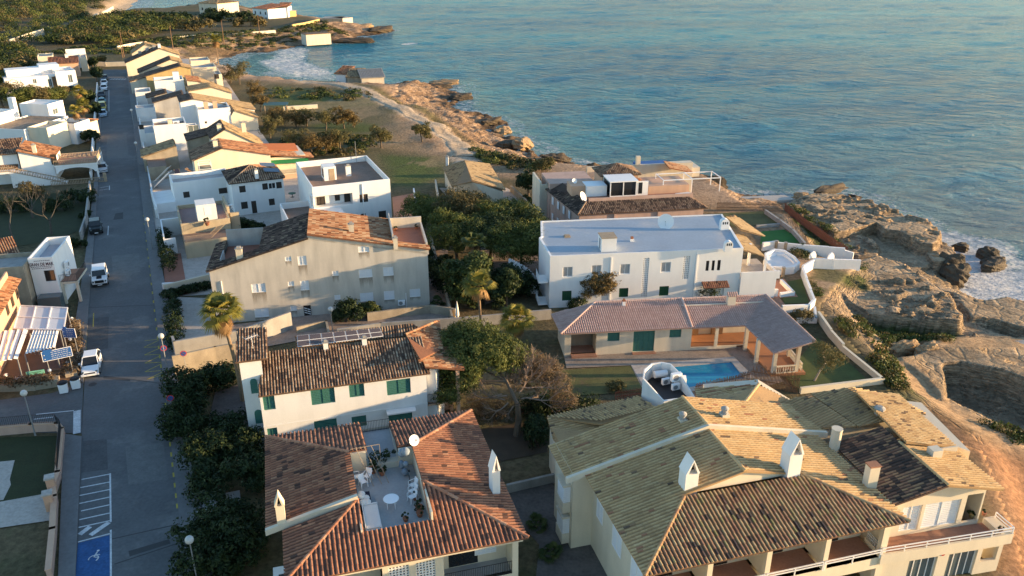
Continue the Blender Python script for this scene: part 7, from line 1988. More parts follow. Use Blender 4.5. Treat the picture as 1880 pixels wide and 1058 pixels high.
# restaurant terrace canopies
def canopy(label,pts,z,louvre,mat="white_paint",name="canopy"):
    P_=[at(*p,z) for p in pts];o=P_[0].copy();o.z=0
    t=thing(name,label,"canopy",o)
    L_=[p-o for p in P_]
    if louvre:
        n_=louvre;b=MB()
        for i in range(n_):
            u0,u1=i/n_+.12/n_,(i+.8)/n_
            a,c,d,e=L_[0].lerp(L_[1],u0),L_[0].lerp(L_[1],u1),L_[3].lerp(L_[2],u1),L_[3].lerp(L_[2],u0)
            b.slab([a+Vector((0,0,.08)),c-Vector((0,0,.02)),d-Vector((0,0,.02)),e+Vector((0,0,.08))],.05)
        b.build("louvre",mat,t)
    else:
        b=MB();b.slab(L_,.06);b.build("sheet",M("canopy_sheet",(.62,.63,.64),rough=.5,var=.12,scale=.7),t)
        b=MB()
        for u in (0,.33,.66,1):
            b.bar(L_[0].lerp(L_[1],u)+Vector((0,0,.05)),L_[3].lerp(L_[2],u)+Vector((0,0,.05)),.12,.08)
        for v in (0,.5,1):
            b.bar(L_[0].lerp(L_[3],v)+Vector((0,0,.06)),L_[1].lerp(L_[2],v)+Vector((0,0,.06)),.12,.08)
        b.build("frame",mat,t)
    for p in L_:
        b=MB();b.bar((p.x*.98,p.y,-.1),(p.x*.98,p.y,z-.05),.1);b.build("post","grey_metal",t)
    return t
canopy("pale framed canopy of the restaurant terrace, nearest the lettered building",[(37,562),(124,566),(117,606),(25,604)],3.2,0)
canopy("slatted white canopy at the far edge of the restaurant terrace",[(-40,612),(54,604),(34,658),(-50,672)],3.2,8)
canopy("louvred white pergola between the canopies of the restaurant terrace",[(61,607),(109.5,604),(102,637),(46,650)],3.1,9)
sheet("restaurant_terrace",[(-60,560),(125,560),(128,640),(118,680),(95,690),(-80,705)],.12,M("terrace_deck",(.13,.10,.085),var=.2))
# white house with balconies
f=Fr((32,278),(96,290),6.0,rz=math.radians(19))
t=f.thing("balcony_house","white house with balustraded balconies, an arch and an outside stair","house")
pr_=[(0,f.fp(32,278)[1]),f.fp(96,290)]
W_=pr_[1][0]
w=MB();body(w,pr_,8,-.6,[],0);w.build("wall","bright_white",t)
r=MB();tile_roof(r,[(W_+.3,-.3,pr_[1][1]),(W_+.3,8.3,pr_[1][1]),(-.2,8.3,pr_[0][1]+.15),(-.2,-.3,pr_[0][1]+.15)],sp=.28,seed=270,tone=(.4,.8),dark=.2);r.build("roof","orange_tile",t)
chimney_box(t,2.6,.6,pr_[0][1]-.6,.6,.6,1.4,"warm_cream","concrete")
for z0_,yA,yB,xB in ((3.0,-.6,5,7.2),(2.9,5.3,9,7.0)):
    b=MB();b.box(W_+.003,yA,z0_-.25,W_+xB,yB,z0_);b.box(W_+xB-.3,yA,-.6,W_+xB,yA+.3,z0_-.25);b.box(W_+xB-.3,yB-.3,-.6,W_+xB,yB,z0_-.25);b.build("balcony","bright_white",t)
    b=MB();b.poly([(W_+.05,yA+.05,z0_+.004),(W_+xB-.05,yA+.05,z0_+.004),(W_+xB-.05,yB-.05,z0_+.004),(W_+.05,yB-.05,z0_+.004)]);b.build("balcony_floor","terracotta_floor",t)
    b=MB();balustrade(b,(W_+.1,yA+.1,z0_),(W_+xB-.1,yA+.1,z0_));balustrade(b,(W_+xB-.1,yA+.1,z0_),(W_+xB-.1,yB-.1,z0_));b.build("balustrade","pale_wood",t)
b=MB();n_=10;x0,x1=W_+.2,W_+6.9;cx=(x0+x1)/2
arch=[(x0,2.72),(x0,1.4)]+[(cx-(x1-x0)/2*math.cos(math.pi*i/n_)*.92,1.4+1.0*math.sin(math.pi*i/n_)) for i in range(n_+1)]+[(x1,1.4),(x1,2.72)]
for i in range(1,len(arch)-2):
    (xa,za),(xb,zb)=arch[i],arch[i+1]
    if xb-xa>1e-4:b.poly([(xa,-.55,za),(xb,-.55,zb),(xb,-.55,2.74),(xa,-.55,2.74)])
b.build("arch","bright_white",t)
b=MB();balustrade(b,(W_-.5,-3.2,0),(W_+8.2,-3.2,0));b.box(W_+8.2,-3.4,-.3,W_+8.7,-2.9,1.6);b.build("garden_balustrade","pale_wood",t)
b=MB()
for i in range(14):
    x=-1.5+.62*i;b.box(x,-2.4,-.5,x+.62,-.9,3.0-.215*i)
b.box(-3.5,-2.4,2.6,-1.5,-.9,3.0);b.build("outside_stair","bright_white",t)
b=MB();balustrade(b,(-3.4,-2.4,3.0),(-1.5,-2.4,3.0));balustrade(b,(-1.5,-2.4,3.0),(7.0,-2.4,0.1));b.build("stair_balustrade","pale_wood",t)
b=MB();b.box(5.0,-.06,3.1,6.0,-.004,5.0);b.build("side_window","shutter_dark",t)
f=Fr((-10,283),(34,279),5.6,rz=math.radians(19))
t=f.thing("tiled_white_house","white house under a brown tiled roof with a second tiled lean-to, beside the balcony house","house")
w=MB();hs=[f.rect(8,306,13,311),f.rect(21,305,33,313),f.rect(28,334,40,344)];wall_face(w,[(-8,5.6),(f.w-.3,5.6)],-.6,hs,.0,.14);w.box(-8,.15,-.6,f.w-.4,7,5.5);w.build("wall","bright_white",t)
for h in hs:window(t,h,'dark')
r=MB();tile_roof(r,[(-8,-.4,5.5),(f.w,-.4,5.5),(f.w,6,7.0),(-8,6,7.0)],sp=.28,seed=272,dark=.25);r.build("roof","brown_tile",t)
r=MB();tile_roof(r,[(-8,-1.2,2.9),(f.w-.5,-1.2,2.9),(f.w-.5,-.02,3.5),(-8,-.02,3.5)],sp=.28,seed=273,dark=.25);r.build("lean_to_roof","brown_tile",t)
# modern white villa with the gravel roof
f=Fr((86.6,192),(115,184),7.0)
t=f.thing("gravel_roof_villa","modern white villa with a pebble covered roof and a tall white chimney","villa")
hs=[f.rect(97,199,107,210),(f.fp(104,238)[0],0,f.fp(115,238)[0],2.5)]
flatbox(t,0,0,f.w,7,-.6,7.0,"bright_white",.3,"white_plaster",hs)
window(t,hs[0],'pale');window(t,hs[1],'plain',name="entrance_door")
flatbox(t,-14,-4.5,-.01,5,-.6,4.6,"bright_white",.25,M("pebble_roof",(.27,.20,.14),var=.5,scale=1.5,fine=5,bump=.8),name="gravel_wing")
flatbox(t,-11,5.01,-4,11,-.6,6.6,"bright_white",.9,"white_plaster",name="back_wing");b=MB();b.box(-3.9,5.1,4,-2.9,6.3,9.0);b.build("chimney","bright_white",t);b=MB();b.box(-12.4,5.1,3,-11.2,6.3,8);b.build("chimney","bright_white",t)
flatbox(t,-13,-9,-6.5,-4.52,-.6,4.9,"warm_cream",.7,"cream_plaster",name="front_wing");flatbox(t,-6.4,-10.5,-1.2,-5.2,-.6,4.4,"bright_white",.9,"brown_floor",name="terrace_wing")
r=MB();tile_roof(r,[(2.2,-10.3,3.6),(2.2,-5.4,3.6),(-1.15,-5.4,4.4),(-1.15,-10.3,4.4)],sp=.28,seed=275,tone=(.5,.9));r.build("roof","orange_tile",t)
b=MB();b.box(-1.1,-10.2,-.6,1.8,-5.5,3.5);b.build("tiled_wing","warm_cream",t)
# far modern villa
f=Fr((100.7,132),(138,129),6.4)
t=f.thing("modern_villa","modern white villa with tall windows half hidden by pines","villa")
hs=[f.rect(125,137,133,152),(f.fp(115,165)[0],0,f.fp(137,163)[0],2.2)]
flatbox(t,0,0,f.w,9,-.6,6.4,"bright_white",.3,"white_plaster",hs)
window(t,hs[0],'pale');window(t,hs[1],'plain',name="garage_opening")
hs=[f.rect(60,145,67,154,1.2),f.rect(88,145,97,160,1.2)]
b=MB();wall_face(b,[(-12.5,5.4),(-.02,5.4)],-.6,hs,1.2,.14);b.poly([(-12.5,1.2,5.4),(-.02,1.2,5.4),(-.02,9,5.4),(-12.5,9,5.4)]);b.poly([(-12.5,1.2,-.6),(-12.5,9,-.6),(-12.5,9,5.4),(-12.5,1.2,5.4)]);b.build("side_wing","bright_white",t)
for h in hs:window(t,h,'pale',1.2)
b=MB();b.box(-11.5,4,5.4,-3,9,7.2);b.box(-3,6,5.41,2,11,7.6);b.box(-1.2,1.0,0,-.03,1.19,5.2);b.build("upper_storey","bright_white",t)
b=MB();b.box(-1.0,.9,.5,-.06,.99,5.0);b.build("timber_panel","wood",t)
# brown roofed house and small neighbours behind it
f=Fr((108,116),(143,114),4.4)
t=f.thing("brown_roofed_house","house with a wide brown roof and one small chimney behind the modern villa","house")
w=MB();w.box(-2,0,-.6,f.w,9,4.3);w.build("wall","salmon_wall",t)
r=MB();tile_roof(r,[(-3,-.4,4.3),(f.w+.3,-.4,4.3),(f.w+.3,5,5.8),(-3,5,5.8)],sp=.4,ln=.6,seg=3,seed=280,tone=(.3,.6));r.build("roof","terra_tile",t)
chimney_box(t,f.w*.45,4,5,.9,.9,1.5,"bright_white","concrete")
row_block("cream walled house left of the wide brown roof at the edge of the wood",(68,104),(96,102),4.6,8,"warm_cream",.6,rz=f.rz)
f,t,w_=row_block("narrow cream house with a white back wall at the end of the street",(146,106),(158,104),4.4,10,"warm_cream",.4,rz=f.rz)
b=MB();b.box(-4,9,-.6,w_,9.4,6.2);b.build("back_wall","bright_white",t)
wall_line("end_wall","pale low wall with a gate closing the far end of the street",[(176,121,0),(195,122,0),(231,121,0)],1.4,.4,"cream_plaster")

# ---- houses and huts on the point, boat sheds on the shore
def far_house(name,label,a,b_,z0,zg,h,depth,wall,roofm,kind="hip",cat="house",wins=0):
    A_,B_=at(*a,zg),at(*b_,zg);rz=math.atan2(B_.y-A_.y,B_.x-A_.x);W=(B_-A_).length
    t=thing(name,label,cat,A_,rz)
    w=MB();hs=[]
    for k in range(wins):
        for zz in ((.9,3.6) if h>5 else (.9,)):
            hs.append((W*(k+.5)/wins-.6,zz,W*(k+.5)/wins+.6,zz+1.4))
    body(w,[(0,h),(W,h)],depth,-1.5,hs,0,.15);w.build("wall",wall,t)
    for q_ in hs:window(t,q_,'dark',0,.15)
    e=.4
    c=[(-e,-e,h),(W+e,-e,h),(W+e,depth+e,h),(-e,depth+e,h)]
    if kind == "hip":
        k=min(W,depth)*.4;m0,m1=(k,depth/2,h+1.8),(W-k,depth/2,h+1.8)
        for j,pts in enumerate(([c[0],c[1],m1,m0],[c[1],c[2],m1],[c[2],c[3],m0,m1],[c[3],c[0],m0])):
            r=MB();tile_roof(r,pts,sp=.5,ln=.7,seg=3,seed=300+j,tone=(.4,.8));r.build("roof",roofm,t)
    elif kind == "mono":
        r=MB();tile_roof(r,[c[0],c[1],(W+e,depth+e,h+1.6),(-e,depth+e,h+1.6)],sp=.5,ln=.7,seg=3,seed=310,tone=(.4,.8));r.build("roof",roofm,t)
    else:
        b=MB();b.box(-.2,-.2,h+.003,W+.2,depth+.2,h+.25);b.build("flat_roof",roofm,t)
    return t
far_house("point_house","square cream villa with a hipped tan roof, alone at the far end of the point",(368,31),(402,33),0,-1.5,7.5,16,"cream_plaster","yellow_tile",wins=3)
far_house("point_house","white house with a low red roof on the point, behind the dark trees",(466,38),(494,41),0,-1.5,6.5,12,"white_plaster","terra_tile","mono",wins=3)
far_house("point_house","white house with an upswept roof on the point, nearest the sea",(511,38),(530,38),0,-1.5,7.0,9,"white_plaster","orange_tile","mono",wins=1)
far_house("point_house","yellow block leaning against the upswept roof house on the point",(531,37),(545,36),0,-1.5,4.5,8,"yellow_plaster","concrete","flat")
far_house("stone_hut","long grey stone hut on the point beside the dark rocks",(592,48),(628,48),0,-2,3.6,9,"stone_wall","concrete","flat","hut")
far_house("stone_hut","short sunlit stone hut at the seaward end of the point",(630,48),(648,46),0,-2,3.6,9,"cream_plaster","concrete","flat","hut")
far_house("boat_shed","long cream boat shed with a tan roof on the rocks across the cove",(563,78),(608,75),0,-3,3.2,7,"cream_plaster","yellow_tile","flat","shed")
far_house("boat_shed","white boat shed with a small orange roof on the near shore of the cove",(617,154),(636,155),0,-2.5,3.2,6,"bright_white","orange_tile","mono","shed")
far_house("boat_shed","brown roofed boat shed in the middle of the three sheds by the cove",(638,158),(664,158),0,-2.5,2.8,7,"stone_wall","yellow_tile","mono","shed")
far_house("boat_shed","pale roofed boat shed at the seaward end of the three sheds by the cove",(665,160),(706,158),0,-2.5,2.8,7,"cream_plaster","concrete","mono","shed")
wall_line("field_wall","long low cream wall along the track beyond the cove",[(305,76,-1),(370,70,-1),(430,68,-1),(505,62,-1)],1.6,.6,"warm_cream")
wall_line("field_wall","ochre terrace wall on the point in front of the stone huts",[(537,57,-1.5),(560,53,-1.5),(587,46,-1.5)],3.0,.8,"yellow_plaster")
wall_line("field_wall","sunlit stone wall beside the sandy track into the wood, nearest the street",[(20,82,1),(48,72,1),(80,62,2)],2.0,.6,"warm_cream")
wall_line("field_wall","sunlit stone wall beside the sandy track, at the beach end",[(172,36,1),(195,26,1),(208,18,0)],2.0,.6,"warm_cream")
wall_line("field_wall","low wall in the scrub beyond the end of the street",[(216,91,0),(240,86,0),(268,82,0)],1.3,.5,"warm_cream")
wall_line("field_wall","white garden wall with a pool house roof at the edge of the field",[(521,205,-.3),(582,201,-.3)],1.3,.5,"warm_cream")
t=thing("garden_shelter","dark teal garden shelter beside the white field wall","shelter",at(507,208,-.2),.3)
b=MB();b.slab([(-3,-2,2.6),(3,-2,2.3),(3.4,2,2.3),(-2.6,2,2.6)],.12);b.build("sheet_roof","teal_sheet",t)
for x in (-2.6,2.8):
    for y in (-1.8,1.8):
        b=MB();b.bar((x,y,-.3),(x,y,2.35),.15);b.build("post","pale_wood",t)

# ================================================================== street
M("asphalt",(.118,.117,.116),var=.22,scale=.35,fine=3.5,bump=.1,rough=.9,patch=((.165,.16,.152),.54,.2))
M("pavement_slab",(.16,.155,.15),var=.2,scale=.8,fine=4)
M("road_white",(.55,.55,.54),var=.3,scale=1.5,fine=6,bump=0);M("road_yellow",(.42,.33,.06),var=.35,scale=1.5,fine=6,bump=0);M("road_blue",(.03,.09,.22),var=.35,scale=1.2,fine=5,bump=0,patch=((.10,.09,.09),.6,.7));M("tar",(.06,.058,.057),var=.2)
LK=[(190,128),(189,150),(180,341),(163,560),(155,700),(150,801),(138,1058),(128,1250)]
RK=[(231,128),(235,150),(266,417),(287,585),(310,780),(341,1058),(362,1250)]
sheet("road",LK[::-1]+RK,0.0,"asphalt")
sheet("side_street",[(153,702),(95,722),(-60,742),(-60,792),(150,796)],-.004,"asphalt")
RO=[(241,128),(246,150),(285,417),(297,490),(314,575),(320,650),(341,806),(376,964),(395,1058),(430,1250)]
sheet("pavement",[(231,128)]+RO+RK[::-1],.12,"pavement_slab",th=.2)
sheet("pavement",[(184,140),(172,341),(157,466),(138,594),(139,692),(153,702),(163,560),(180,341),(189,140)],.12,"pavement_slab",th=.2)
sheet("pavement",[(117,796),(107,1043),(96,1250),(128,1250),(138,1058),(150,801)],.12,"pavement_slab",th=.2)
M("tar_worn",(.088,.086,.085),var=.3,scale=1.2,fine=5,bump=.1);M("worn_patch",(.14,.138,.132),var=.25,scale=1.2,fine=5,bump=.1)
for pts,m_ in (([(212,392),(226,390),(226,402),(208,404)],"tar"),([(160,585),(200,582),(198,640),(156,645)],"tar_worn"),([(205,470),(255,465),(258,500),(207,505)],"worn_patch"),([(152,810),(196,806),(198,862),(150,868)],"tar_worn"),([(230,820),(300,812),(308,880),(236,890)],"worn_patch"),([(196,250),(232,248),(236,290),(196,292)],"worn_patch"),([(236,1012),(310,990),(313,998),(238,1022)],"tar"),([(190,690),(240,696),(238,700),(190,695)],"tar")):
    sheet("road_patch",pts,.0025,m_)
def marking(lines,w,mat,z=.006):
    b=MB()
    for pts in lines:
        P_=[at(*p) for p in pts]
        for a,c in zip(P_,P_[1:]):
            d=(c-a).normalized();n_=Vector((-d.y,d.x,0))*w/2
            b.poly([(p.x,p.y,z) for p in (a-n_,c-n_,c+n_,a+n_)])
    return struct(b.build("road_marking",mat))
Z8=lambda *l:[(a*.2627,780+b_*.2627) for a,b_ in l]
marking([Z8((770,340),(774,680)),Z8((774,735),(776,1300))]+[Z8(a,b_) for a,b_ in (((570,383),(768,345)),((560,440),(765,401)),((556,495),(765,453)),((554,551),(765,506)),((566,603),(765,560)),((553,664),(768,617)),((549,718),(772,670)),((545,820),(774,760)))]+[[(66,761),(136,754)],[(183,345),(201,342)],[(183,349.5),(201,347)],[(201,341),(201,349)],[(200,165),(200,205)],[(199,415),(198,432)],[(62,770),(80,768),(98,766)]],.13,"road_white")
marking([Z8((556,768),(630,712)),Z8((632,772),(762,682))],.42,"road_white",.007)
marking([[(141.5,754),(141,796)]],.62,"road_white",.007)
marking([[(203+5*k,145.5),(206+5*k,145.5)] for k in range(6)],1.6,"road_white",.007)
fr_=lambda y:308+.1163*(y-780)
marking([[(fr_(y),y),(fr_(y+.011*(y-120)),y+.011*(y-120))] for y in [395+15*k+.0135*k*k*5 for k in range(32)]],.15,"road_yellow")
marking([[(265,626),(298,622),(264,638),(299,637),(265,652),(300,651),(266,667),(303,665),(266,683),(305,680),(270,697),(307,686)]],.1,"road_yellow",.008)
marking([[(161,580),(157,650)],[(172,575),(171,600)]],.1,"road_yellow")
sheet("parking_bay",Z8((545,828),(766,770),(770,1300),(505,1300)),.005,"road_blue")
b=MB();c=at(173,1024)
for k in range(9):
    a0,a1=math.radians(-40+28*k),math.radians(-12+28*k)
    p=[(c.x+r*math.cos(a),c.y-.1+r*math.sin(a),.012) for r,a in ((.3,a0),(.38,a0),(.38,a1),(.3,a1))];b.poly(p)
for x0,y0,x1,y1 in ((-.1,0,.0,.62),(0,.28,.28,.36),(-.1,0,.3,.08),(.26,-.3,.36,.06)):
    b.poly([(c.x+x0,c.y+y0,.013),(c.x+x1,c.y+y0,.013),(c.x+x1,c.y+y1,.013),(c.x+x0,c.y+y1,.013)])
b.lathe((c.x-.05,c.y+.74,.01),[(.1,0),(.1,.004)],10);struct(b.build("road_marking","road_white"))
marking([[(150,690),(230,695),(306,706)],[(210,1036),(335,995)],[(205,990),(330,962)],[(160,565),(290,560)],[(205,395),(226,390)]],.12,"tar",.003)
for k,(px,py,lab) in enumerate(((170,706,"round manhole cover by the white car in the street"),(302,719,"round manhole cover near the far pavement opposite the restaurant"),(305,706,"round manhole cover beside the yellow zigzag"))):
    b=MB();b.lathe((0,0,.002),[(.38,0),(.38,.01)],18);o=b.build("manhole_cover","tar");o.location=at(px,py);tag(o,lab,"manhole cover")
# ---- cars
def car(label,px,py,rz,paint,ln=4.2,wd=1.8,ht=1.5,boxy=False,roof=None,dark_hood=False):
    t=thing("parked_car",label,"car",at(px,py,0),rz,"cars along the street")
    pm=M("paint_"+paint[0],paint[1],rough=.3,var=.03,bump=0,spec=.5);h=ln/2;w=wd/2
    if boxy:
        S=[(-h,.8,.5,.95),(-h+.1,.97,.42,1.05),(-h+1.0,.98,.4,1.1),(-h+1.35,.98,.4,1.12),(h-.1,.97,.45,1.12),(h,.93,.5,1.05)]
        C=[(-h+1.3,.9,1.1,-h+1.6,.84),(h-.08,.9,1.1,h-.22,.84)]
    else:
        S=[(-h,.72,.3,.62),(-h+.16,.88,.2,.74),(-h+.9,.98,.2,.9),(-h+1.25,1,.2,.96),(h-.7,1,.2,1.0),(h-.12,.92,.25,.95),(h,.8,.35,.8)]
        C=[(-h+1.05,.9,.93,-h+1.85,.74),(h-.12,.88,.98,h-.75,.72)]
    b=MB();vs,fs=[],[]
    for y,k,z0,z1 in S:
        for x,z_ in ((-w*k*.92,z0),(-w*k,z0+(z1-z0)*.45),(-w*k*.95,z1-.04),(-w*k*.82,z1),(w*k*.82,z1),(w*k*.95,z1-.04),(w*k,z0+(z1-z0)*.45),(w*k*.92,z0)):
            vs.append((x,y,z_))
    n_=len(S)
    for i in range(n_-1):
        for j in range(8):
            fs.append((i*8+j,i*8+(j+1)% 8,(i+1)*8+(j+1)% 8,(i+1)*8+j))
    fs += [tuple(range(8)),tuple(range((n_-1)*8+7,(n_-1)*8-1,-1))]
    b.add(vs,fs);b.build("body",pm,t)
    (ya,ka,za,yb,kb),(yc,kc,zc,yd,kd)=C
    g=MB();V=[(-w*ka,ya,za),(w*ka,ya,za),(w*kc,yc,zc),(-w*kc,yc,zc),(-w*kb,yb,ht-.05),(w*kb,yb,ht-.05),(w*kd,yd,ht-.05),(-w*kd,yd,ht-.05)]
    g.add(V,[(0,1,5,4),(1,2,6,5),(2,3,7,6),(3,0,4,7)]);g.build("window_glass","dark_glass",t)
    r=MB();r.add([(x,y,z_) for x,y,z_ in V[4:]]+[(x*.93,y+(.08 if i<2 else -.08),ht+.02) for i,(x,y,z_) in enumerate(V[4:])],[(4,5,6,7),(0,1,5,4),(1,2,6,5),(2,3,7,6),(3,0,4,7)]);r.build("roof",roof or pm,t)
    r=MB()
    for i,j in ((0,4),(1,5),(2,6),(3,7)):
        r.bar(V[i],V[j],.08)
    for sx in (-1,1):
        r.bar(Vector((sx*w*(ka+kc)/2,0,(za+zc)/2)),Vector((sx*w*(kb+kd)/2,0,ht-.04)),.09)
    r.build("pillar",pm,t)
    wr=.39 if boxy else .32
    for sx in (-1,1):
        for y in (-h+.8,h-.8):
            q=MB();q.tube([(sx*(w-.2),y,wr),(sx*(w+(.06 if boxy else 0)),y,wr)],wr,14);o=q.build("wheel","black_plastic",t)
            q=MB();q.tube([(sx*(w-.05),y,wr),(sx*(w+(.075 if boxy else .012)),y,wr)],wr*.58,10);q.build("rim","grey_metal",o)
        q=MB();k=S[1][1];q.ball((sx*w*k*.78,-h+(.03 if boxy else .13),.82 if boxy else .62),.13,8,5);q.build("headlight","grey_glass",t)
        q=MB();q.box(min(sx*w*1.0,sx*(w+.2)),ya+.35,za+.02,max(sx*w*1.0,sx*(w+.2)),ya+.5,za+.18);q.build("wing_mirror",pm,t)
    q=MB();q.box(-w*.55,-h-.03,.45 if not boxy else .62,w*.55,-h+.12,.6 if not boxy else .98);q.build("grille","black_plastic",t)
    q=MB();q.box(-w*.95,-h-.12,.3,w*.95,-h+.02,.48);q.build("bumper","black_plastic" if boxy else pm,t)
    q=MB();q.box(-.26,-h-.14,.34,.26,-h-.123,.45);q.build("number_plate","white_paint",t)
    if dark_hood:
        q=MB();q.box(-.3,-h+.35,1.075,.3,-h+1.25,1.135);q.build("bonnet_panel","black_plastic",t)
RD=math.radians(24.2)
car("white off-road vehicle with a black bonnet panel, driving past the lettered building",185,517,RD,("white",(.75,.76,.77)),4.3,1.9,1.85,True,dark_hood=True)
car("white compact car with a dark windscreen, stopped by the restaurant steps",170,677,RD-.06,("white",(.75,.76,.77)),4.2,1.78,1.58)
car("pale silver car parked alone beside the dark waste container",189,314,RD+.05,("silver",(.50,.53,.56)),4.2,1.75,1.45)
car("black car parked first at the far end of the street by the crossing",193,147,RD,("black",(.03,.032,.036)),4.3)
car("white car behind the black one at the far end of the street",192,156,RD,("white",(.75,.76,.77)),4.3)
car("white car with dark glass, second of the two white cars at the far end",191.5,165,RD,("white",(.75,.76,.77)),4.3)
car("black car in the shade between the white and the teal cars",187,178,RD,("black",(.03,.032,.036)),4.3)
car("teal car parked before the yellow van in the street",188,191,RD,("teal",(.05,.22,.27)),4.3)
car("yellow van parked behind the pale blue car",189,203,RD,("yellow",(.55,.40,.08)),4.4,1.9,2.1,True)
car("pale blue car parked nearest in the far line of cars",190,213,RD,("pale_blue",(.38,.47,.56)),4.3)
car("dark off-road vehicle tucked against the garden wall in the shade",177,425,RD+.05,("dark_green",(.025,.03,.03)),3.9,1.75,1.75,True)
# ---- lamps, signs, bins
def lamp(label,px,py,h=4.2):
    t=thing("street_lamp",label,"street lamp",at(px,py,.1),0,"globe street lamps")
    b=MB();b.tube([(0,0,0),(0,0,.6),(0,0,h)],[.09,.06,.045],8);b.build("post","grey_metal",t)
    b=MB();b.ball((0,0,h+.26),.3,14,10);b.build("globe",M("milk_glass",(.48,.48,.46),rough=.25,var=.05,bump=0),t,True)
    b=MB();b.lathe((0,0,h-.06),[(.07,0),(.16,.06),(.16,.09)],10);b.build("collar","dark_metal",t)
lamp("globe street lamp nearest the viewer at the edge of the dark hedge",366,1085);lamp("globe street lamp by the yellow zigzag opposite the restaurant",309,688);lamp("globe street lamp on the pavement below the white gate wall",280,457)
lamp("globe street lamp standing in the side street by the iron railing",65,800);lamp("globe lamp beside the dark bushes in front of the beige block",612,622,3.4);lamp("globe street lamp far up the pavement under the straw coloured roof",256,302,4)
lamp("globe street lamp farthest along the pavement by the white cube house",247,236,4)
def round_sign(label,px,py,h=2.6,back=False):
    t=thing("traffic_sign",label,"traffic sign",at(px,py,.1),RD,"no parking signs");b=MB();b.tube([(0,0,0),(0,0,h)],.03,6);b.build("post","grey_metal",t)
    b=MB();b.tube([(0,-.05,h),(0,-.03,h)],.32,18);b.build("rim","red_paint",t);b=MB();b.tube([(0,-.06,h),(0,-.052,h)],.25,18);b.build("face","blue_paint",t)
    b=MB();b.bar((-.18,-.065,h+.18),(.18,-.065,h-.18),.06,.012);b.build("slash","red_paint",t)
round_sign("round no parking sign on the post next to the zigzag lamp",308,680);round_sign("round no parking sign on a post against the beige garden wall",344,690);round_sign("round sign half hidden by the dark hedge at the side street",321,775)
def board_sign(label,corners,z0,posts,lines):
    A_,B_=at(*corners[0],z0),None
    d=ray_dir(*corners[1]);o=Vector((0,0,HC));
    dx=Vector((math.cos(RD+.1),math.sin(RD+.1),0)) if lines>3 else Vector((math.cos(RD-.5),math.sin(RD-.5),0))
    wdt=2.6 if lines>3 else 1.35
    t=thing("direction_sign",label,"direction sign",A_,math.atan2(dx.y,dx.x),"blue direction signs")
    b=MB();b.box(0,-.03,0,wdt,.03,1.0);b.box(.1,-.03,1.003,wdt*.35,.03,1.2);b.build("board","blue_paint",t)
    b=MB();b.box(-.05,-.028,-.05,wdt+.05,.02,-.003);b.box(-.05,-.028,1.003,.09,.02,1.05);b.box(wdt*.36,-.028,1.003,wdt+.05,.02,1.05);b.box(-.05,-.028,-.003,-.003,.02,1.003);b.box(wdt+.003,-.028,-.003,wdt+.05,.02,1.003);b.build("border","white_paint",t)
    b=MB();rg=random.Random(4)
    for i in range(4):
        x=wdt*.3
        while x<wdt-.25:
            l=rg.uniform(.1,.26);b.box(x,-.04,.15+.22*i,min(x+l,wdt-.1),-.032,.205+.22*i);x += l+.07
        b.ball((.16,-.035,.2+.22*i),.06,6,4) if i % 2 == 0 else None
    b.build("sign_lettering",M("sign_white",(.45,.47,.5),var=.1,bump=0),t)
    for x in posts:
        b=MB();b.tube([(x,.06,-z0),(x,.06,1.0)],.04,6);b.build("post","grey_metal",t)
board_sign("large blue direction board with white lines at the restaurant corner",((80,664),(124,645)),2.6,(.3,2.3),5)
board_sign("smaller blue direction board behind the large one by the pergola",((117.5,619),(128,620)),2.8,(1.1,),2)
t=thing("notice_board","mint green notice board on the restaurant terrace edge","board",at(49,690,.9),.35);b=MB();b.box(0,-.03,0,1.65,.03,.42);b.build("board",M("mint_paint",(.16,.42,.32),var=.1,bump=0),t);b=MB();b.box(.3,-.036,.22,1.35,-.031,.28);b.box(.6,-.036,.1,1.1,-.031,.15);b.build("sign_lettering","shutter_dark_green",t)
b=MB();b.box(.1,-.02,-.9,.16,.02,0);b.box(1.5,-.02,-.9,1.56,.02,0);b.build("leg","dark_metal",t)
t=thing("planter_box","white planter trough on the restaurant terrace edge beside the mint board","planter",at(44,698,.3),.3);b=MB();b.box(-.7,-.2,0,.7,.2,.45);b.build("trough","white_paint",t);b=MB();b.box(-.62,-.14,.452,.62,.14,.47);b.build("soil_bed","soil",t)
for px,py,lab in ((14,701,"terrace globe lamp at the white trough"),(94,692,"terrace globe lamp at the corner of the wooden steps"),(131,634,"terrace globe lamp below the large blue board"),(133,610,"terrace globe lamp beneath the smaller blue board"),(126,678,"terrace globe lamp on the planter kerb beside the steps"),(134,596,"terrace globe lamp farthest along the planter kerb")):
    t=thing("terrace_lamp",lab,"lamp",at(px,py,.2),0,"terrace globe lamps");b=MB();b.ball((0,0,.75),.2,12,8);b.build("globe","white_plastic",t,True);b=MB();b.tube([(0,0,-.2),(0,0,.6)],.04,6);b.build("stem","dark_metal",t)
t=thing("wooden_steps","wooden steps climbing from the corner to the restaurant terrace","steps",at(118,705,0),.35)
b=MB()
for i in range(5):
    b.box(-1.6,i*.45,0,1.2,i*.45+.45,.16*(i+1)-.004)
b.build("step","wood",t)
for pts,lab in ([(-40,716,0),(60,712,0),(100,706,0)],"ivy topped planter kerb along the side street at the restaurant"),([(133,697,0),(139,640,0),(139,600,0)],"brown planter kerb along the pavement at the restaurant"):
    w_=wall_line("planter_kerb",lab,pts,.7,1.1,"stone_wall",cat="planter")
    P_=[at(*p)-w_.location for p in pts];bl=[]
    for a,c in zip(P_,P_[1:]):
        for k in range(5):
            p=a.lerp(c,(k+.5)/5);bl.append((p.x,p.y,.75,(c-a).length/8,.6,.3))
    leaf_ball("foliage",bl,3000,.12,"dry_leaf",w_,3,.5)
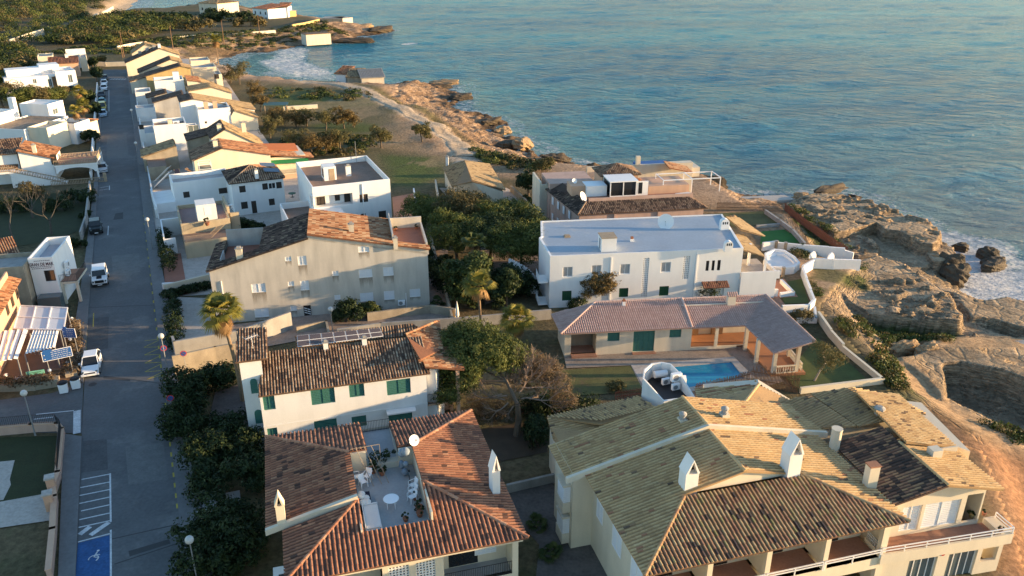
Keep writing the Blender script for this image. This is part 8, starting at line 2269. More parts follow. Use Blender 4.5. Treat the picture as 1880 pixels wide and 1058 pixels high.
for px,py,lab in ((118,719,"white litter bin with a dark lid, nearer the side street"),(140.5,711,"white litter bin with a dark lid, nearer the white car")):
    t=thing("litter_bin",lab,"litter bin",at(px,py,.12),RD,"white litter bins");b=MB();b.rbox(0,0,0,.75,.75,.95,0,1.08);b.build("bin_body","white_plastic",t);b=MB();b.lathe((0,0,.954),[(.46,0),(.46,.12),(.3,.2)],14);b.build("lid","black_plastic",t)
t=thing("waste_container","dark waste container on the pavement before the silver car","container",at(183,297,.1),RD);b=MB();b.box(-.7,-.6,.2,.7,.6,1.3);b.build("container_body","black_plastic",t);b=MB();b.box(-.75,-.65,1.303,.75,.65,1.45);b.build("lid","dark_metal",t)
for sx in (-.5,.5):
    b=MB();b.tube([(sx-.05,-.5,.1),(sx+.05,-.5,.1)],.1,10);b.build("wheel","black_plastic",t)
# ---- corner garden with the iron railing
GW=[(-30,800,0),(60,792,0),(107,790,0),(116,800,0),(109,880,0),(100,905,0),(103,925,0),(100,985,0),(93,1060,0)]
w_=wall_line("garden_wall","low pink garden wall with a black iron railing round the corner garden",GW,.75,.35,"pink_wall",cap="salmon_wall")
b=MB();P_=[at(*p)-w_.location for p in GW]
for a,c in zip(P_[:5],P_[1:5]):
    railing(b,a+Vector((0,0,.83)),c+Vector((0,0,.83)),.9,.16)
b.build("iron_railing","dark_metal",w_)
for px,py,lab in ((98,905,"square pink gate pier, farther one, with a flat cap"),(94,935,"square pink gate pier, nearer one, with a flat cap")):
    t=thing("gate_pier",lab,"pier",at(px,py));b=MB();b.rbox(0,0,0,.6,.6,1.5,RD);b.build("shaft","salmon_wall",t);b=MB();b.rbox(0,0,1.502,.75,.75,.14,RD);b.build("cap","pale_paving",t)
sheet("garden_lawn",[(-60,805),(108,800),(100,905),(-60,935)],.01,M("shade_lawn",(.03,.037,.012),var=.3,scale=.7,fine=6,bump=.5))  # lawn green darkened: the shade over these gardens is put into it
sheet("garden_path",[(-20,850),(27,845),(18,880),(20,890),(6,918),(-20,920)],.02,"pale_paving");sheet("garden_path",[(-20,925),(92,905),(96,955),(-20,972)],.02,"pale_paving")
# ---- courts and walls between the houses
sheet("block_patio",[(318,545),(392,548),(398,640),(325,650),(314,575)],.06,"pale_paving");sheet("block_walk",[(398,600),(600,575),(790,560),(830,575),(800,612),(620,612),(470,640),(398,645)],.05,"paving")
sheet("house_courtyard",[(905,905),(1010,880),(1120,1058),(1150,1300),(960,1300),(990,1000)],.01,M("dark_paving",(.12,.105,.095),var=.35,scale=.9,fine=4))
sheet("back_yard",[(870,790),(1000,770),(1005,830),(905,850)],.005,"soil");sheet("hedge_yard",[(395,720),(455,700),(470,800),(370,830)],.01,M("deck_paving",(.10,.08,.07),var=.3,scale=1.2,fine=5));sheet("street_yard",[(365,915),(440,900),(445,950),(368,960)],.03,"grey_floor")
sheet("palm_court",[(770,470),(822,455),(830,575),(792,560)],.04,"paving");sheet("pine_court",[(880,430),(985,425),(990,520),(890,560)],.005,"paving");sheet("red_yard",[(298,470),(332,465),(345,540),(305,545)],.02,"red_floor")
sheet("street_garden",[(172,345),(60,360),(-60,380),(-60,470),(100,440),(155,420)],-.02,"shade_lawn")
for lab,pts,h_,m_ in (("long beige garden wall below the beige block patio",[(322,690,0),(400,672,0),(442,664,0)],2.3,"stone_wall"),("pale patio wall on top of the beige garden wall",[(322,650,0),(326,660,0),(440,640,0),(535,605,0)],2.2,"concrete"),
        ("low brick terrace wall in front of the entrance of the beige block",[(545,612,0),(600,600,0),(605,622,0)],.8,"stone_wall"),("brown terrace wall under the bushes of the beige block",[(675,590,0),(790,575,0),(835,582,0)],1.1,"stone_wall"),("cream lane wall behind the shuttered house",[(620,622,0),(700,610,0),(850,600,0),(1010,585,0)],1.2,"concrete"),
        ("low cream street wall with a white meter cabinet, beside the street houses",[(304,545,0),(385,525,0)],1.6,"cream_plaster"),("garden wall between the palm court and the pine garden",[(790,440,0),(822,560,0),(832,600,0)],1.0,"stone_wall"),("pale street wall in front of the shaded garden, long stretch",[(167,345,0),(160,410,0),(150,440,0)],1.3,"concrete"),
        ("pale street wall before the palm gardens of the modern villas",[(180,160,0),(174,240,0),(168,330,0)],1.4,"white_plaster"),("white yard wall below the dark hedge",[(366,962,0),(450,945,0)],1.2,"white_plaster"),("street side yard wall of the row houses, long and low",[(247,150,0),(262,260,0),(288,400,0)],1.3,"white_plaster"),("low white railing wall at the dark yard by the ochre roofs",[(930,905,0),(1015,885,0)],.8,"concrete")):
    wall_line("yard_wall",lab,pts,h_,.25,m_)
b=MB();c=at(314,535,0);t=thing("meter_cabinet","white meter cabinet with a red sign beside it at the street wall","cabinet",(c.x,c.y-.25,0),RD*.4);b.box(-.8,-.15,.3,.7,.1,1.3);b.build("cabinet_body","white_paint",t);b=MB();b.box(.95,-.12,.5,1.25,-.09,1.4);b.build("sign_plate","red_paint",t)
for k,(px,py,z_,h_) in enumerate(((228,105,0,9),(318,92,-.5,9),(411,78,-1,9),(477,66,-1,9),(225,106,0,6))):
    t=thing("utility_pole",("tall wooden pole in the scrub at the end of the street","wooden pole beside the track behind the row of houses","wooden pole by the long field wall","wooden pole nearest the houses on the point","short pole leaning next to the tall one at the street end")[k],"pole",at(px,py,z_),0,"wooden poles");b=MB();b.tube([(0,0,-1),(.1,0,h_)],[.16,.1],6);b.build("shaft","wood",t);b=MB();b.bar((-.6,0,h_-.6),(.7,0,h_-.6),.1);b.build("cross_arm","wood",t)
t=thing("parasol","closed white parasol standing by the lane in front of the pine garden","parasol",at(840,596,0));b=MB();b.lathe((0,0,.9),[(.12,0),(.24,.3),(.16,1.2),(.04,2.0)],10);b.build("cover","white_fabric",t);b=MB();b.tube([(0,0,0),(0,0,3.0)],.03,6);b.build("pole","white_paint",t)

# ================================================================== trees and plants
G=lambda px,py,z=0.0:at(px,py,z)
def rnd_blobs(rg,n,rx,ry,z0,z1,r):
    return [(rg.uniform(-rx,rx),rg.uniform(-ry,ry),rg.uniform(z0,z1),r*rg.uniform(.7,1.2),r*rg.uniform(.7,1.2),r*rg.uniform(.55,.85)) for _ in range(n)]
# the windswept pine in the middle, green to one side and dead towards the sea
t=thing("windswept_pine","big windswept pine, green on one side with dead brown branches on the other","tree",G(948,800),0)
rg=random.Random(5);b=MB();tips=[];O=G(948,800)
def loc(px,py,z):return at(px,py,z)-O
tops=[loc(950,742,3.2),loc(930,700,4.6),loc(880,690,5.0)]
b.tube([(0,0,-.3),tuple(loc(952,770,1.5)),tuple(tops[0])],[.34,.28,.24],9);b.tube([tuple(tops[0]),tuple(tops[1]),tuple(loc(905,668,5.2))],[.2,.16,.1],7)
for px,py,z in ((850,650,6.0),(890,640,6.2),(830,690,5.2),(930,650,6.0),(870,615,6.6)):
    e=loc(px,py,z);m_=tops[1].lerp(e,.5)+Vector((0,0,-.3));b.tube([tuple(tops[1]),tuple(m_),tuple(e)],[.14,.09,.04],6)
b.build("trunk","bark",t)
d=MB();rg=random.Random(8)
for px,py,z in ((975,690,4.5),(1000,700,4.0),(1025,715,3.6),(960,668,5.0),(985,665,5.2),(1010,680,4.6),(940,655,5.6),(1035,740,2.6),(900,735,3.4),(870,745,3.0),(880,705,3.9),(865,720,3.4),(950,690,4.4),(990,730,3.0),(930,770,1.6),(905,780,1.4)):
    st=tops[0].lerp(tops[1],rg.random());e=loc(px,py,z);dd=e-st
    branches(d,st.lerp(e,.25),dd,dd.length*.42,.085,3,rg,.6,.18,.68,None,(3,5),4,minr=.013)
d.build("dead_branches","twig",t)
bl=[(*loc(px,py,z),r,r*1.1,r*.6) for px,py,z,r in ((838,630,6.2,1.9),(872,618,6.6,2.1),(910,640,6.3,1.9),(832,668,5.6,1.7),(868,655,6.2,2.0),(935,662,5.6,1.3),(845,700,4.6,1.5),(820,720,3.8,1.3),(950,650,5.8,1.2),(790,690,4.4,1.1),(780,672,4.8,.8),(805,650,5.4,1.3))]
bl=[(a,b2,c,r*1.12,r2*1.12,r3*1.15) for a,b2,c,r,r2,r3 in bl]+[(*loc(px,py,z),1.5,1.6,1.0) for px,py,z in ((850,612,6.8),(890,625,6.9),(905,660,6.3),(925,640,6.5),(830,650,6.2),(860,680,5.6))]
leaf_ball("crown",bl,46000,.14,"pine_leaf",t,21,.6,34,.3,.8)
bl=[(*loc(px,py,z),r,r,r*.6) for px,py,z,r in ((970,665,4.9,1.6),(1000,680,4.4,1.6),(1025,705,3.6,1.3),(985,700,3.8,1.4),(1035,735,2.4,1.2),(950,700,4.2,1.1))]
leaf_ball("dry_needles",bl,16000,.13,"dry_leaf",t,22,.55,24,.16,.8)
bush("undergrowth_bush","dark tangled bush at the foot of the dead pine branches",G(1020,760),[(0,0,.9,2.6,1.2,.9),(-2.2,-.3,.8,1.6,1,.8),(2.3,.4,.8,1.8,.9,.8)],5000,.13,"dark_leaf",31)
bush("undergrowth_bush","dark green bush in the yard between the red and the ochre roofs",G(985,815),[(0,0,1.2,1.2,1.6,1.6),(.2,1.2,.8,1.2,1,.9)],3600,.14,"dark_leaf",32)
bush("undergrowth_bush","dry brown bush sunk in shade behind the red tiled roof",G(905,765),[(0,0,.8,1.8,1.1,.9),(1.6,.3,.7,1.4,1,.8),(-1.6,.2,1.0,1.2,1,1.1)],4200,.12,"dry_leaf",33,per=20,aspect=.2)
# the pine garden beside the cottage
def pine(label,px,py,h,rx,n,seed,leaf="pine_leaf",z=0,size=.15,cr=.7,up=.75,nb=8,group=None,name="pine_tree"):
    rg=random.Random(seed);bl=rnd_blobs(rg,nb,rx*.65,rx*.65,h*.62,h*.86,rx*.5)
    return tree(name,label,G(px,py,z),h,bl,n,leaf,size,seed,bark="bark",trunk_r=.1+h*.018,lean=(rg.uniform(-.5,.3),0),cr=cr,aspect=.34,fork_h=.5)
for k,(px,py,h,rx,lf,lab) in enumerate(((800,432,5.0,4.6,"pine_leaf","broad pine with a sunlit olive top, beside the cream cottage"),(862,432,5.8,5.2,"scrub_leaf","broad pine in the middle of the garden, its brown top catching the sun"),(925,445,5.6,5.0,"pine_leaf","pine at the villa end of the garden, dark green, next to the cottage lane"),
        (955,505,5.8,4.4,"pine_leaf","dark pine standing between the blue roofed apartments and the garden court"),(840,480,6.0,4.4,"pine_leaf","low pine in front of the broad pines, over the garden wall"),(900,480,6.2,4.4,"dark_leaf","dark pine over the garden court, in front of the brown topped one"),(960,462,5.6,3.6,"dark_leaf","dark pine pressed against the end wall of the pink villa"))):
    pine(lab,px,py,h,rx,21000,41+k*100,lf,nb=14,size=.17)
rg=random.Random(46);tree("bushy_tree","large bright green bushy tree with hanging leaves beside the garden wall",G(855,560),6.5,rnd_blobs(rg,14,2.2,1.6,1.2,6.2,1.6),16000,"bush_leaf",.2,46,cr=.6,trunk_r=.18,aspect=.6)
rg=random.Random(47);tree("bushy_tree","grey green tree in the shade at the foot of the curved staircase",G(930,565),5.0,rnd_blobs(rg,9,1.3,1.2,1.2,4.4,1.3),7000,"dark_leaf",.2,47,cr=.6)
palm("palm_tree","slim palm rising out of the pine garden shade",G(868,520),5.6,.14,30,1.7,(.2,0),48,8,green="bush_leaf")
rg=random.Random(49);bush("bushy_shrub","round olive brown bush in front of the white apartments",G(1098,556),rnd_blobs(rg,12,1.4,.8,1.4,4.0,1.3),14000,.15,"tamarisk_leaf",49,aspect=.4)
for k,(px,py,r,lab) in enumerate(((1300,550,1.2,"dark clipped shrub under the tiled door canopy"),(1205,548,.8,"small shrub at the foot of the lattice strip"),(1060,565,.9,"low shrub at the end of the apartments near the bungalow hip"),(1470,590,1.0,"dry shrub inside the small white planter"))):
    bush("garden_shrub",lab,G(px,py),[(0,0,r*.6,r*1.3,r,r*.8)],1400,.12,("dark_leaf","bush_leaf","dark_leaf","scrub_leaf")[k],50+k)
for k,(px,py,lab) in enumerate(((800,500,"dark understorey bush behind the garden wall, under the pines"),(830,530,"dark understorey bush left of the bright green tree"),(905,545,"dark understorey bush between the bright green tree and the staircase"),(890,510,"dark understorey bush in the middle of the garden court"),(955,545,"dark understorey bush beside the curved white staircase"))):
    bush("undergrowth_bush",lab,G(px,py),rnd_blobs(random.Random(700+k),6,2.0,1.4,.6,2.2,1.3),4200,.17,"dark_leaf",700+k)
# palms
palm("palm_tree","tall fan palm lit golden in front of the beige block",G(446,735),9.2,.2,46,2.1,(-1.1,.6),61,26)
palm("palm_tree","fan palm with a leaning head in front of the bushy green tree",G(883,622),6.6,.16,34,1.8,(-.2,0),62,16)
palm("palm_tree","short fan palm glowing beside the bungalow hip",G(945,632),3.0,.2,36,2.0,(.2,0),63,12)
palm("palm_tree","thin palm on the shore behind the last street houses",G(402,123,-1),9,.18,30,2.6,(0,0),64,14)
palm("palm_tree","tallest slim palm in the modern villa garden by the street",G(156,232),8.0,.14,30,2.0,(0,0),65,12);palm("palm_tree","second palm in the modern villa garden with a wide low head",G(160,236),5.2,.14,30,2.2,(0,0),66,10);palm("palm_tree","leaning palm with a pale bent trunk near the villa entrance",G(158,255),6.0,.13,24,1.7,(-1.4,.4),67,8)
for k,(px,py,lab) in enumerate(((803,560,"spiky dwarf palm at the end of the brown terrace wall"),(1012,1020,"small dwarf palm in the paved yard by the ochre roof house"),(985,968,"tuft of grass growing in the dark paved yard"),(1468,458,"spiky agave on the grassy strip between the white walls"))):
    palm("dwarf_palm",lab,G(px,py,0),.25,.1,18,1.0,(0,0),70+k,0,green="bush_leaf")
# shrubs by the beige block and along the street
for k,(px,py,r,h,lab,lf) in enumerate(((648,590,1.7,2.6,"dark bush in front of the beige block, largest of the group","dark_leaf"),(625,592,1.1,2.0,"slim dark bush next to the globe lamp at the beige block","dark_leaf"),(680,582,1.3,2.0,"spreading bush at the brown terrace wall end of the group","bush_leaf"),(452,428,1.5,2.4,"dark round bush in the court before the hip roofed house","dark_leaf"),(474,428,1.3,2.0,"second dark bush in the court before the hip roofed house","dark_leaf"))):
    rg=random.Random(80+k);bush("garden_shrub",lab,G(px,py),rnd_blobs(rg,6,r*.6,r*.4,h*.3,h*.8,r*.6),3600,.13,lf,80+k)
rg=random.Random(90)
for k,(px,py,r,h,lab) in enumerate(((350,735,2.3,3.2,"dark tree like hedge bush at the corner of the side street"),(400,715,2.6,2.6,"wide dark bush at the foot of the tall golden palm"),(345,800,2.0,2.8,"dark hedge bush halfway along the pavement"),(365,855,2.4,3.0,"dark hedge bush above the white yard wall"),(430,850,2.6,3.2,"dark bush against the shuttered house corner"),(470,905,2.2,3.6,"dark bush crowding the eave of the red tiled house"),(405,985,2.6,3.4,"dark bush in front of the white yard wall"),(440,1040,2.8,3.8,"large dark bush beside the red tiled house front"),(395,1060,2.4,3.2,"dark hedge bush at the nearest street lamp"),(342,768,1.8,2.4,"small dark hedge bush between the corner bush and the pavement sign"),(385,905,2.2,2.6,"dark hedge bush just behind the white yard wall"),(455,985,2.4,3.2,"dark bush pressed against the side terrace of the red tiled house"),(420,800,1.8,2.0,"low dark bush on the deck paving by the shuttered house"))):
    bush("hedge_bush",lab,G(px,py),rnd_blobs(rg,8,r*.6,r*.5,h*.25,h*.75,r*.55),5200,.14,"dark_leaf",90+k,"dark street hedge",cr=.5)
b_=[(285+.13*k,y) for k,y in enumerate(())]
for k,(pa,pb,h,lab,lf) in enumerate((((318,560),(325,645),1.6,"narrow clipped hedge along the pavement beside the block patio","dark_leaf"),((302,440),(312,500),1.8,"dark street hedge with red flowers below the white gate wall","dark_leaf"),((305,548),(385,530),1.0,"dark flower bed behind the meter cabinet wall","dark_leaf"),((965,372),(990,395),1.2,"small hedge along the lane at the pink villa","dark_leaf"))):
    A_,B_=G(*pa),G(*pb);d_=B_-A_;bush("hedge",lab,A_,[(d_.x*u,d_.y*u,h*.55,max(.7,d_.length/12),.65,h*.55) for u in (0,.14,.28,.43,.57,.71,.86,1)],5000,.12,lf,110+k,cat="hedge")
rg=random.Random(120);tree("garden_tree","dark tree with pale blossom beside the pink villa gate",G(970,360),4.5,rnd_blobs(rg,7,1.2,1.2,1.8,4.0,1.2),5200,"dark_leaf",.16,120);bush("flowering_shrub","pale flowering shrub glowing at the end wall of the pink villa",G(995,322),[(0,0,2.2,1.4,1,.9),(1.2,0,2.6,1.1,1,.7)],2400,.15,"olive_leaf",121)
rg=random.Random(122);tree("tamarisk_tree","thin leaning tamarisk on the lawn beside the pool arcade",G(1493,700),4.6,[(*(at(px,py,z)-G(1493,700)),r,r,r*.7) for px,py,z,r in ((1520,650,4.2,1.1),(1505,640,4.6,1.0),(1535,660,3.6,.9),(1515,672,3.2,.9))],3800,"olive_leaf",.12,122,aspect=.2,lean=(1.2,.6),trunk_r=.1,bark="pale_bark")
bush("garden_shrub","bright shrub on the dry lawn beside the dark trunk stump",G(1130,715),[(0,0,.4,1.0,.7,.45)],900,.1,"olive_leaf",123)
# bare trees and thicket in the shaded street garden
for k,(px,py,h,lab) in enumerate(((95,430,6.5,"bare grey tree with a pale trunk in the shaded garden"),(25,445,6.5,"bare grey tree farthest into the shaded garden"),(60,400,5.5,"bare twiggy tree against the balcony house stair"))):
    t=thing("bare_tree",lab,"tree",G(px,py));b=MB();branches(b,(0,0,-.2),(.05,0,1),h*.36,.17,5,random.Random(130+k),.55,.2,.76,None,(2,3),6,minr=.012);b.build("branches","grey_twig",t)
for k,(px,py,r,h,lab) in enumerate(((150,372,2.0,2.6,"dark thicket at the street corner of the balcony house"),(60,362,2.6,2.4,"thicket with yellowish tips under the outside stair"),(115,385,2.2,2.2,"low dark thicket between the bare trees and the street"),(20,390,2.5,2.4,"dark thicket at the deep end of the shaded garden"),(140,455,1.2,1.6,"dark bush beside the side balcony of the lettered building"),(155,400,.9,1.2,"scrubby bush against the street wall by the dark vehicle"))):
    rg=random.Random(140+k);bush("thicket",lab,G(px,py),rnd_blobs(rg,8,r*.9,r*.5,h*.2,h*.7,r*.5),4200,.13,"dark_leaf" if k != 1 else "scrub_leaf",140+k)
for k,(px,py,r,h,lab) in enumerate(((160,190,2.2,3.4,"dark garden tree beside the palms, near the villa garage"),(172,215,1.8,3.0,"dark garden tree over the street wall by the pale blue car"),(168,262,1.6,2.6,"dark hedge tree at the villa entrance wall"),(178,150,1.8,4.0,"dark tree at the far street corner by the modern villa"),(172,128,2.0,4.0,"dark tree behind the far street corner"),(188,118,1.6,2.6,"yellow green bush at the very end of the street"))):
    rg=random.Random(150+k);tree("garden_tree",lab,G(px,py),h,rnd_blobs(rg,6,r*.6,r*.6,h*.45,h*.85,r*.7),2600,"dark_leaf" if k<5 else "olive_leaf",.24,150+k,group="dark garden trees by the villas")
# pines left of the villas
for k,(px,py,h,rx) in enumerate(((8,200,6,4.6),(40,206,5.5,4.0),(74,200,5.0,3.6),(100,196,4.4,3.0),(20,168,7,5.0),(-12,178,7,5),(112,188,3.6,2.4))):
    pine(("round pine by the white chimney villa, nearest the edge","round pine with a warm top behind the tall white chimney","middle pine in front of the modern villa side wing","small warm pine before the timber panel of the modern villa","tall dark pine at the edge of the wood, left of the modern villa","dark pine at the border of the wood above the pebble roof","smallest grey pine beside the garage opening")[k],px,py,h,rx,5200,160+k,"pine_leaf" if k % 2 else "scrub_leaf",size=.26,cr=1.0,group="pines by the villas")
# tamarisks in the field
FT_=[(424,152,6,3.4,0),(440,155,6.5,3.6,1),(470,182,5,3.2,0),(478,205,4.5,2.6,0),(497,255,5,2.6,1),(510,232,4,3.0,0),(545,234,4.6,3.0,0),(563,232,4.2,2.8,1),(598,240,5,3.0,1),(632,236,5,2.8,0),(650,234,4.5,2.4,0),
       (545,278,4.5,3.0,1),(575,285,4.6,3.2,0),(600,282,4.2,3.0,0),(625,280,5,2.8,1),(700,272,5.5,2.6,1),(776,262,4.2,2.2,1),(512,222,3,2.6,0)]
FL_=["round brown tamarisk at the cove behind the cream sea side houses","larger olive tamarisk at the cove, on the seaward side","rust brown tree beside the long sweeping gable","rust coloured tree at the tip of the sweeping gable","yellow green tree at the veranda house","dark low tree by the teal shelter","brown tree right behind the white field wall","olive tree second from the teal shelter","olive tree leaning in the middle of the field line","brown tree near the end of the field line","rust tree ending the line in the field","olive tree in the near line behind the square white house","brown tree with a bare base in the near line","rust brown tree in the middle of the near line","olive tree with a slanting trunk at the end of the near line","dense conical olive tree standing alone by the rubble","thin lone tree beside the dirt track","dark dome shaped shrub beside the teal shelter"]
for k,(px,py,h,r,c) in enumerate(FT_):
    rg=random.Random(170+k);p=G(px,py,0);p.z=max(-1.5,hz(p.x,p.y)) if k not in () else 0
    tree("field_tree",FL_[k],p,h,rnd_blobs(rg,9,r*.6,r*.5,h*.3,h*.82,r*.5),3200,("tamarisk_leaf","olive_leaf")[c],.2,170+k,group="tamarisks in the field",aspect=.3,trunk_r=.16,fork_h=.42,lean=(rg.uniform(-.5,.5),0))
for k,(px,py,lab) in enumerate(((405,36,"dark clump of trees between the two villas on the point"),(440,40,"dark clump of trees at the white house on the point"),(385,40,"dark trees in front of the cream villa on the point"),(300,42,"dark trees behind the beach, nearest the sand"),(330,40,"dark trees between the beach and the villa wall"),(270,52,"round dark trees at the bend of the sandy track"),(460,48,"brown trees beside the track to the point"),(355,56,"brown trees below the villa wall"))):
    rg=random.Random(190+k);p=G(px,py,0);p.z=hz(p.x,p.y);tree("coast_tree",lab,p,7,rnd_blobs(rg,8,7,3,1.2,3.4,2.6),1500,"dark_leaf" if k<6 else "scrub_leaf",.6,190+k,group="trees on the point",cr=1.6,limbs=False)
# the far wood, the scrub and the ground cover: nobody could count these
def masses(name,px_polys,n,rmin,rmax,hmin,hmax,mats,seed,per=60,size=.5,z=0.0,avoid=()):
    rng=np.random.default_rng(seed)
    out={m_:[] for m_ in mats}
    for poly,frac in px_polys:
        pw_=np.array(px_poly(poly,z));lo,hi=pw_.min(0),pw_.max(0);k=int(n*frac);got=0
        while got<k:
            P_=rng.uniform(lo,hi,(k*3,2));P_=P_[in_poly(P_,pw_)]
            d_=np.hypot(P_[:,0],P_[:,1]);P_=P_[rng.random(len(P_))<np.clip(150/d_,.12,1)]
            if len(avoid):P_=P_[~np.any([in_poly(P_,a) for a in avoid],0)]
            P_=P_[:k-got];got += len(P_)
            zz=height(P_) if len(P_) else []
            for (x,y),z_ in zip(P_,zz):
                if z_<SEA+.5:continue
                r=rng.uniform(rmin,rmax);h=rng.uniform(hmin,hmax)
                out[mats[rng.choice(len(mats))]].append((x,y,z_+h*.5,r,r,h*.6))
    for m_,bl in out.items():
        if not bl:continue
        bl=np.array(bl);nb=len(bl)
        e=rng.normal(size=(nb,per,3));e[...,2]=np.abs(e[...,2])-.25;e /= np.linalg.norm(e,axis=2,keepdims=True)
        q=1-.35*rng.random((nb,per,1))** 2
        lump=1+.28*np.sin(e[...,:1]*7+bl[:,None,:1])*np.sin(e[...,1:2]*6+bl[:,None,1:2])
        C=bl[:,None,:3]+e*q*lump*bl[:,None,3:6];N=e+rng.normal(size=e.shape)*.45
        T=np.clip(rng.uniform(.15,.85,(nb,1))+rng.normal(size=(nb,per))*.16,0,1)
        sz=np.repeat(bl[:,3]*size,per)*rng.uniform(.6,1.3,nb*per)
        o=cards(name,C.reshape(-1,3),N.reshape(-1,3),sz,T.ravel(),m_,None,.55,rng);struct(o,'stuff')
wood=[([(-80,150),(-80,-40),(120,-60),(200,-60),(192,8),(150,40),(90,70),(40,90),(-20,100)],.62),([(-80,190),(-80,100),(20,88),(60,100),(62,118),(40,150),(20,160)],.13),([(60,80),(150,55),(205,34),(240,33),(300,38),(362,46),(300,60),(240,76),(200,82),(110,84),(70,92)],.25)]
trk=px_poly([(40,92),(90,66),(130,52),(190,24),(215,4),(222,12),(195,36),(140,58),(95,74),(50,98)],0)
masses("far_wood",wood,1700,1.8,4.0,2.2,4.6,["pine_leaf","dark_leaf","scrub_leaf","pine_leaf"],301,170,.12,avoid=(trk,))
scrub=[([(60,100),(200,80),(400,60),(500,55),(600,40),(590,60),(480,70),(400,78),(230,100),(150,100)],.55),([(480,165),(640,162),(700,178),(640,186),(480,180)],.045),([(500,255),(640,245),(700,260),(650,290),(540,290)],.05),([(860,268),(1000,300),(1010,318),(900,305)],.06),([(640,52),(560,60),(540,50),(620,44)],.1)]
masses("scrub",scrub,1500,.6,1.6,.35,.9,["scrub_leaf","bush_leaf","dark_leaf","pine_leaf"],302,45,.24)
cl=[([(1565,585),(1620,600),(1750,605),(1752,626),(1690,634),(1610,648),(1580,622)],.3,),([(1535,600),(1575,620),(1560,640),(1535,625)],.06),([(1480,490),(1520,495),(1590,495),(1580,515),(1520,525),(1490,515)],.16),([(1482,520),(1510,540),(1500,562),(1487,552)],.07),([(1590,670),(1640,690),(1660,730),(1640,745),(1612,705)],.13),([(1440,378),(1500,412),(1560,455),(1545,460),(1460,412)],.12),([(1690,790),(1745,850),(1725,855),(1690,820)],.06),([(1800,790),(1860,790),(1900,815),(1860,825)],.06),([(1600,640),(1650,690),(1640,700)],.04)]
masses("ground_cover",cl,520,.35,.85,.25,.6,["grass_leaf","bush_leaf","scrub_leaf","grass_leaf"],303,60,.2,z=-1.6)
iv=[([(1448,462),(1500,462),(1560,464),(1572,478),(1500,480),(1470,478)],1.0)]
masses("ivy",iv,60,.5,.9,.5,1.0,["bush_leaf","scrub_leaf"],304,90,.16)
# ---- rocks at the waterline
M("wet_rock",(.075,.056,.036),var=.45,scale=.8,fine=3,bump=.8,bumpdist=.2);M("warm_rock",(.30,.20,.11),var=.35,scale=.6,fine=3,bump=.8,bumpdist=.2)
def rock(name,label,px,py,z,sx,sy,sz,mat,seed,rz=0.0,group=None,blocky=.6):
    rng=np.random.default_rng(seed);n_,m_=22,12;vs=[];me=MB()
    f_=rng.normal(size=(5,3));f_ /= np.linalg.norm(f_,axis=1,keepdims=True)
    for i in range(m_+1):
        th=math.pi*i/m_
        for k in range(n_):
            ph=2*math.pi*k/n_;v=np.array([math.sin(th)*math.cos(ph),math.sin(th)*math.sin(ph),math.cos(th)])
            r=1/max(np.abs(v).max()** blocky,.3)
            for q in f_:r=min(r,.78/max(.2,v @ q)) if v @ q>.6 else r
            r *= 1+.12*math.sin(5*v[0]+seed)*math.sin(6*v[1]+seed*2)+.08*math.sin(11*v[2]+9*v[0])
            vs.append((v[0]*r*sx,v[1]*r*sy,v[2]*r*sz))
    me.add(vs,[(i*n_+k,(i+1)*n_+k,(i+1)*n_+(k+1)% n_,i*n_+(k+1)% n_) for i in range(m_) for k in range(n_)])
    o=me.build(name,mat);o.location=at(px,py,z);o.rotation_euler=(0,0,rz);tag(o,label,"rock",group);return o
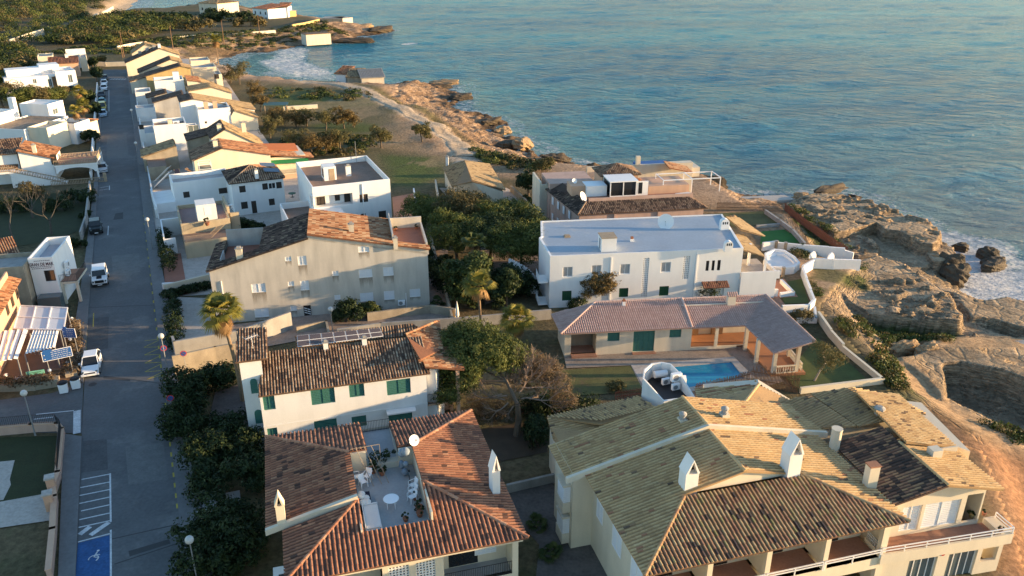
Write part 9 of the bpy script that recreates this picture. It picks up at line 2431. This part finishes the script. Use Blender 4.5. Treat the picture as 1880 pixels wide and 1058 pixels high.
RK_=[(1815,470,-4.6,1.6,1.4,1.3,0,"tall dark rock standing in the foam, topmost of the sea stacks"),(1822,482,-4.7,2.0,1.0,.9,0,"square dark rock with a pale edge in the foam"),(1825,492,-4.8,2.6,1.2,.9,0,"flat dark rock lying lowest of the sea stacks"),(1762,455,-4.6,1.2,1.2,.8,0,"small dark rock at the foot of the square cliff block"),(1690,452,-1.9,1.8,1.6,1.4,1,"big sunlit cliff block with a yellow edge"),
       (1738,490,-3.2,2.4,1.8,2.0,0,"dark boulder heap between the cliff and the surf"),(1755,508,-3.8,2.2,1.6,1.8,0,"dark boulder lowest in the surf by the cliff"),(1722,478,-3.0,2.2,1.6,1.4,1,"rounded boulder leaning on the cliff behind the heap"),(960,266,-3.6,2.6,1.9,1.5,1,"red brown boulder on the shore beyond the cottage"),(928,268,-3.8,2.4,1.7,1.1,0,"grey dark boulder beside the red brown one on the shore"),(815,153,-4.6,5,2.2,1.1,1,"long sunlit ledge at the tip of the near shore"),(790,160,-4.6,7,3,1.0,0,"dark ledge of weedy rock on the near shore"),(845,180,-4.6,4,2.6,1.2,0,"dark rock at the water opposite the bend of the track"),(900,226,-4.6,4,2,1.2,0,"dark reef edge below the pale shore shelf"),(925,240,-4.4,3,2,1.3,1,"brown rock with foam at the reef edge"),(1300,342,-4.0,3.4,2.4,1.9,0,"dark rock beyond the pink villa, nearest the water"),(1275,338,-3.6,2.4,2.2,1.6,1,"brown rock beyond the pink villa, under the pergola"),(1520,352,-3.6,5.5,1.2,1.0,0,"long dark rim of rock at the cliff top edge"),(700,57,-4.2,8,4,2.2,0,"dark rocks at the tip of the point"),(662,52,-3.6,9,5,2.4,1,"brown rock shelf under the stone huts on the point"),(650,76,-4.4,9,3.5,1.6,0,"dark low rocks reaching out below the boat shed"),(1020,292,-4.4,3.4,1.6,1.1,0,"dark rocks at the water before the pink villa"),(1470,362,-2.6,1.6,1.2,.9,1,"pale boulder at the head of the cliff path"),(1345,400,.2,.7,.5,.45,1,"pale round boulder on the back lawn"),(725,262,-.6,1.4,1,.5,1,"heap of pale rubble on the field")]
for k,(px,py,z,sx,sy,sz,mt,lab) in enumerate(RK_):
    rock("shore_rock",lab,px,py,z,sx,sy,sz,("wet_rock","warm_rock")[mt],400+k,.3*(k % 5),"rocks along the shore")
for k,(px,py,z,sx,sy,sz,lab) in enumerate(((1665,640,-1.8,2.2,.5,.9,"ruined stone wall block beside the dark hollow"),(1700,645,-1.6,1.2,.6,1.0,"tumbled stone block above the ruined wall"))):
    rock("ruin_block",lab,px,py,z,sx,sy,sz,"warm_rock",440+k,.3,blocky=.9)
sheet("concrete_platform",[(1340,362),(1440,358),(1460,366),(1350,374)],-1.2,"pale_paving",th=.5);sheet("concrete_slipway",[(1842,628),(1900,622),(1960,650),(1920,668)],-2.0,"concrete",th=1.2)
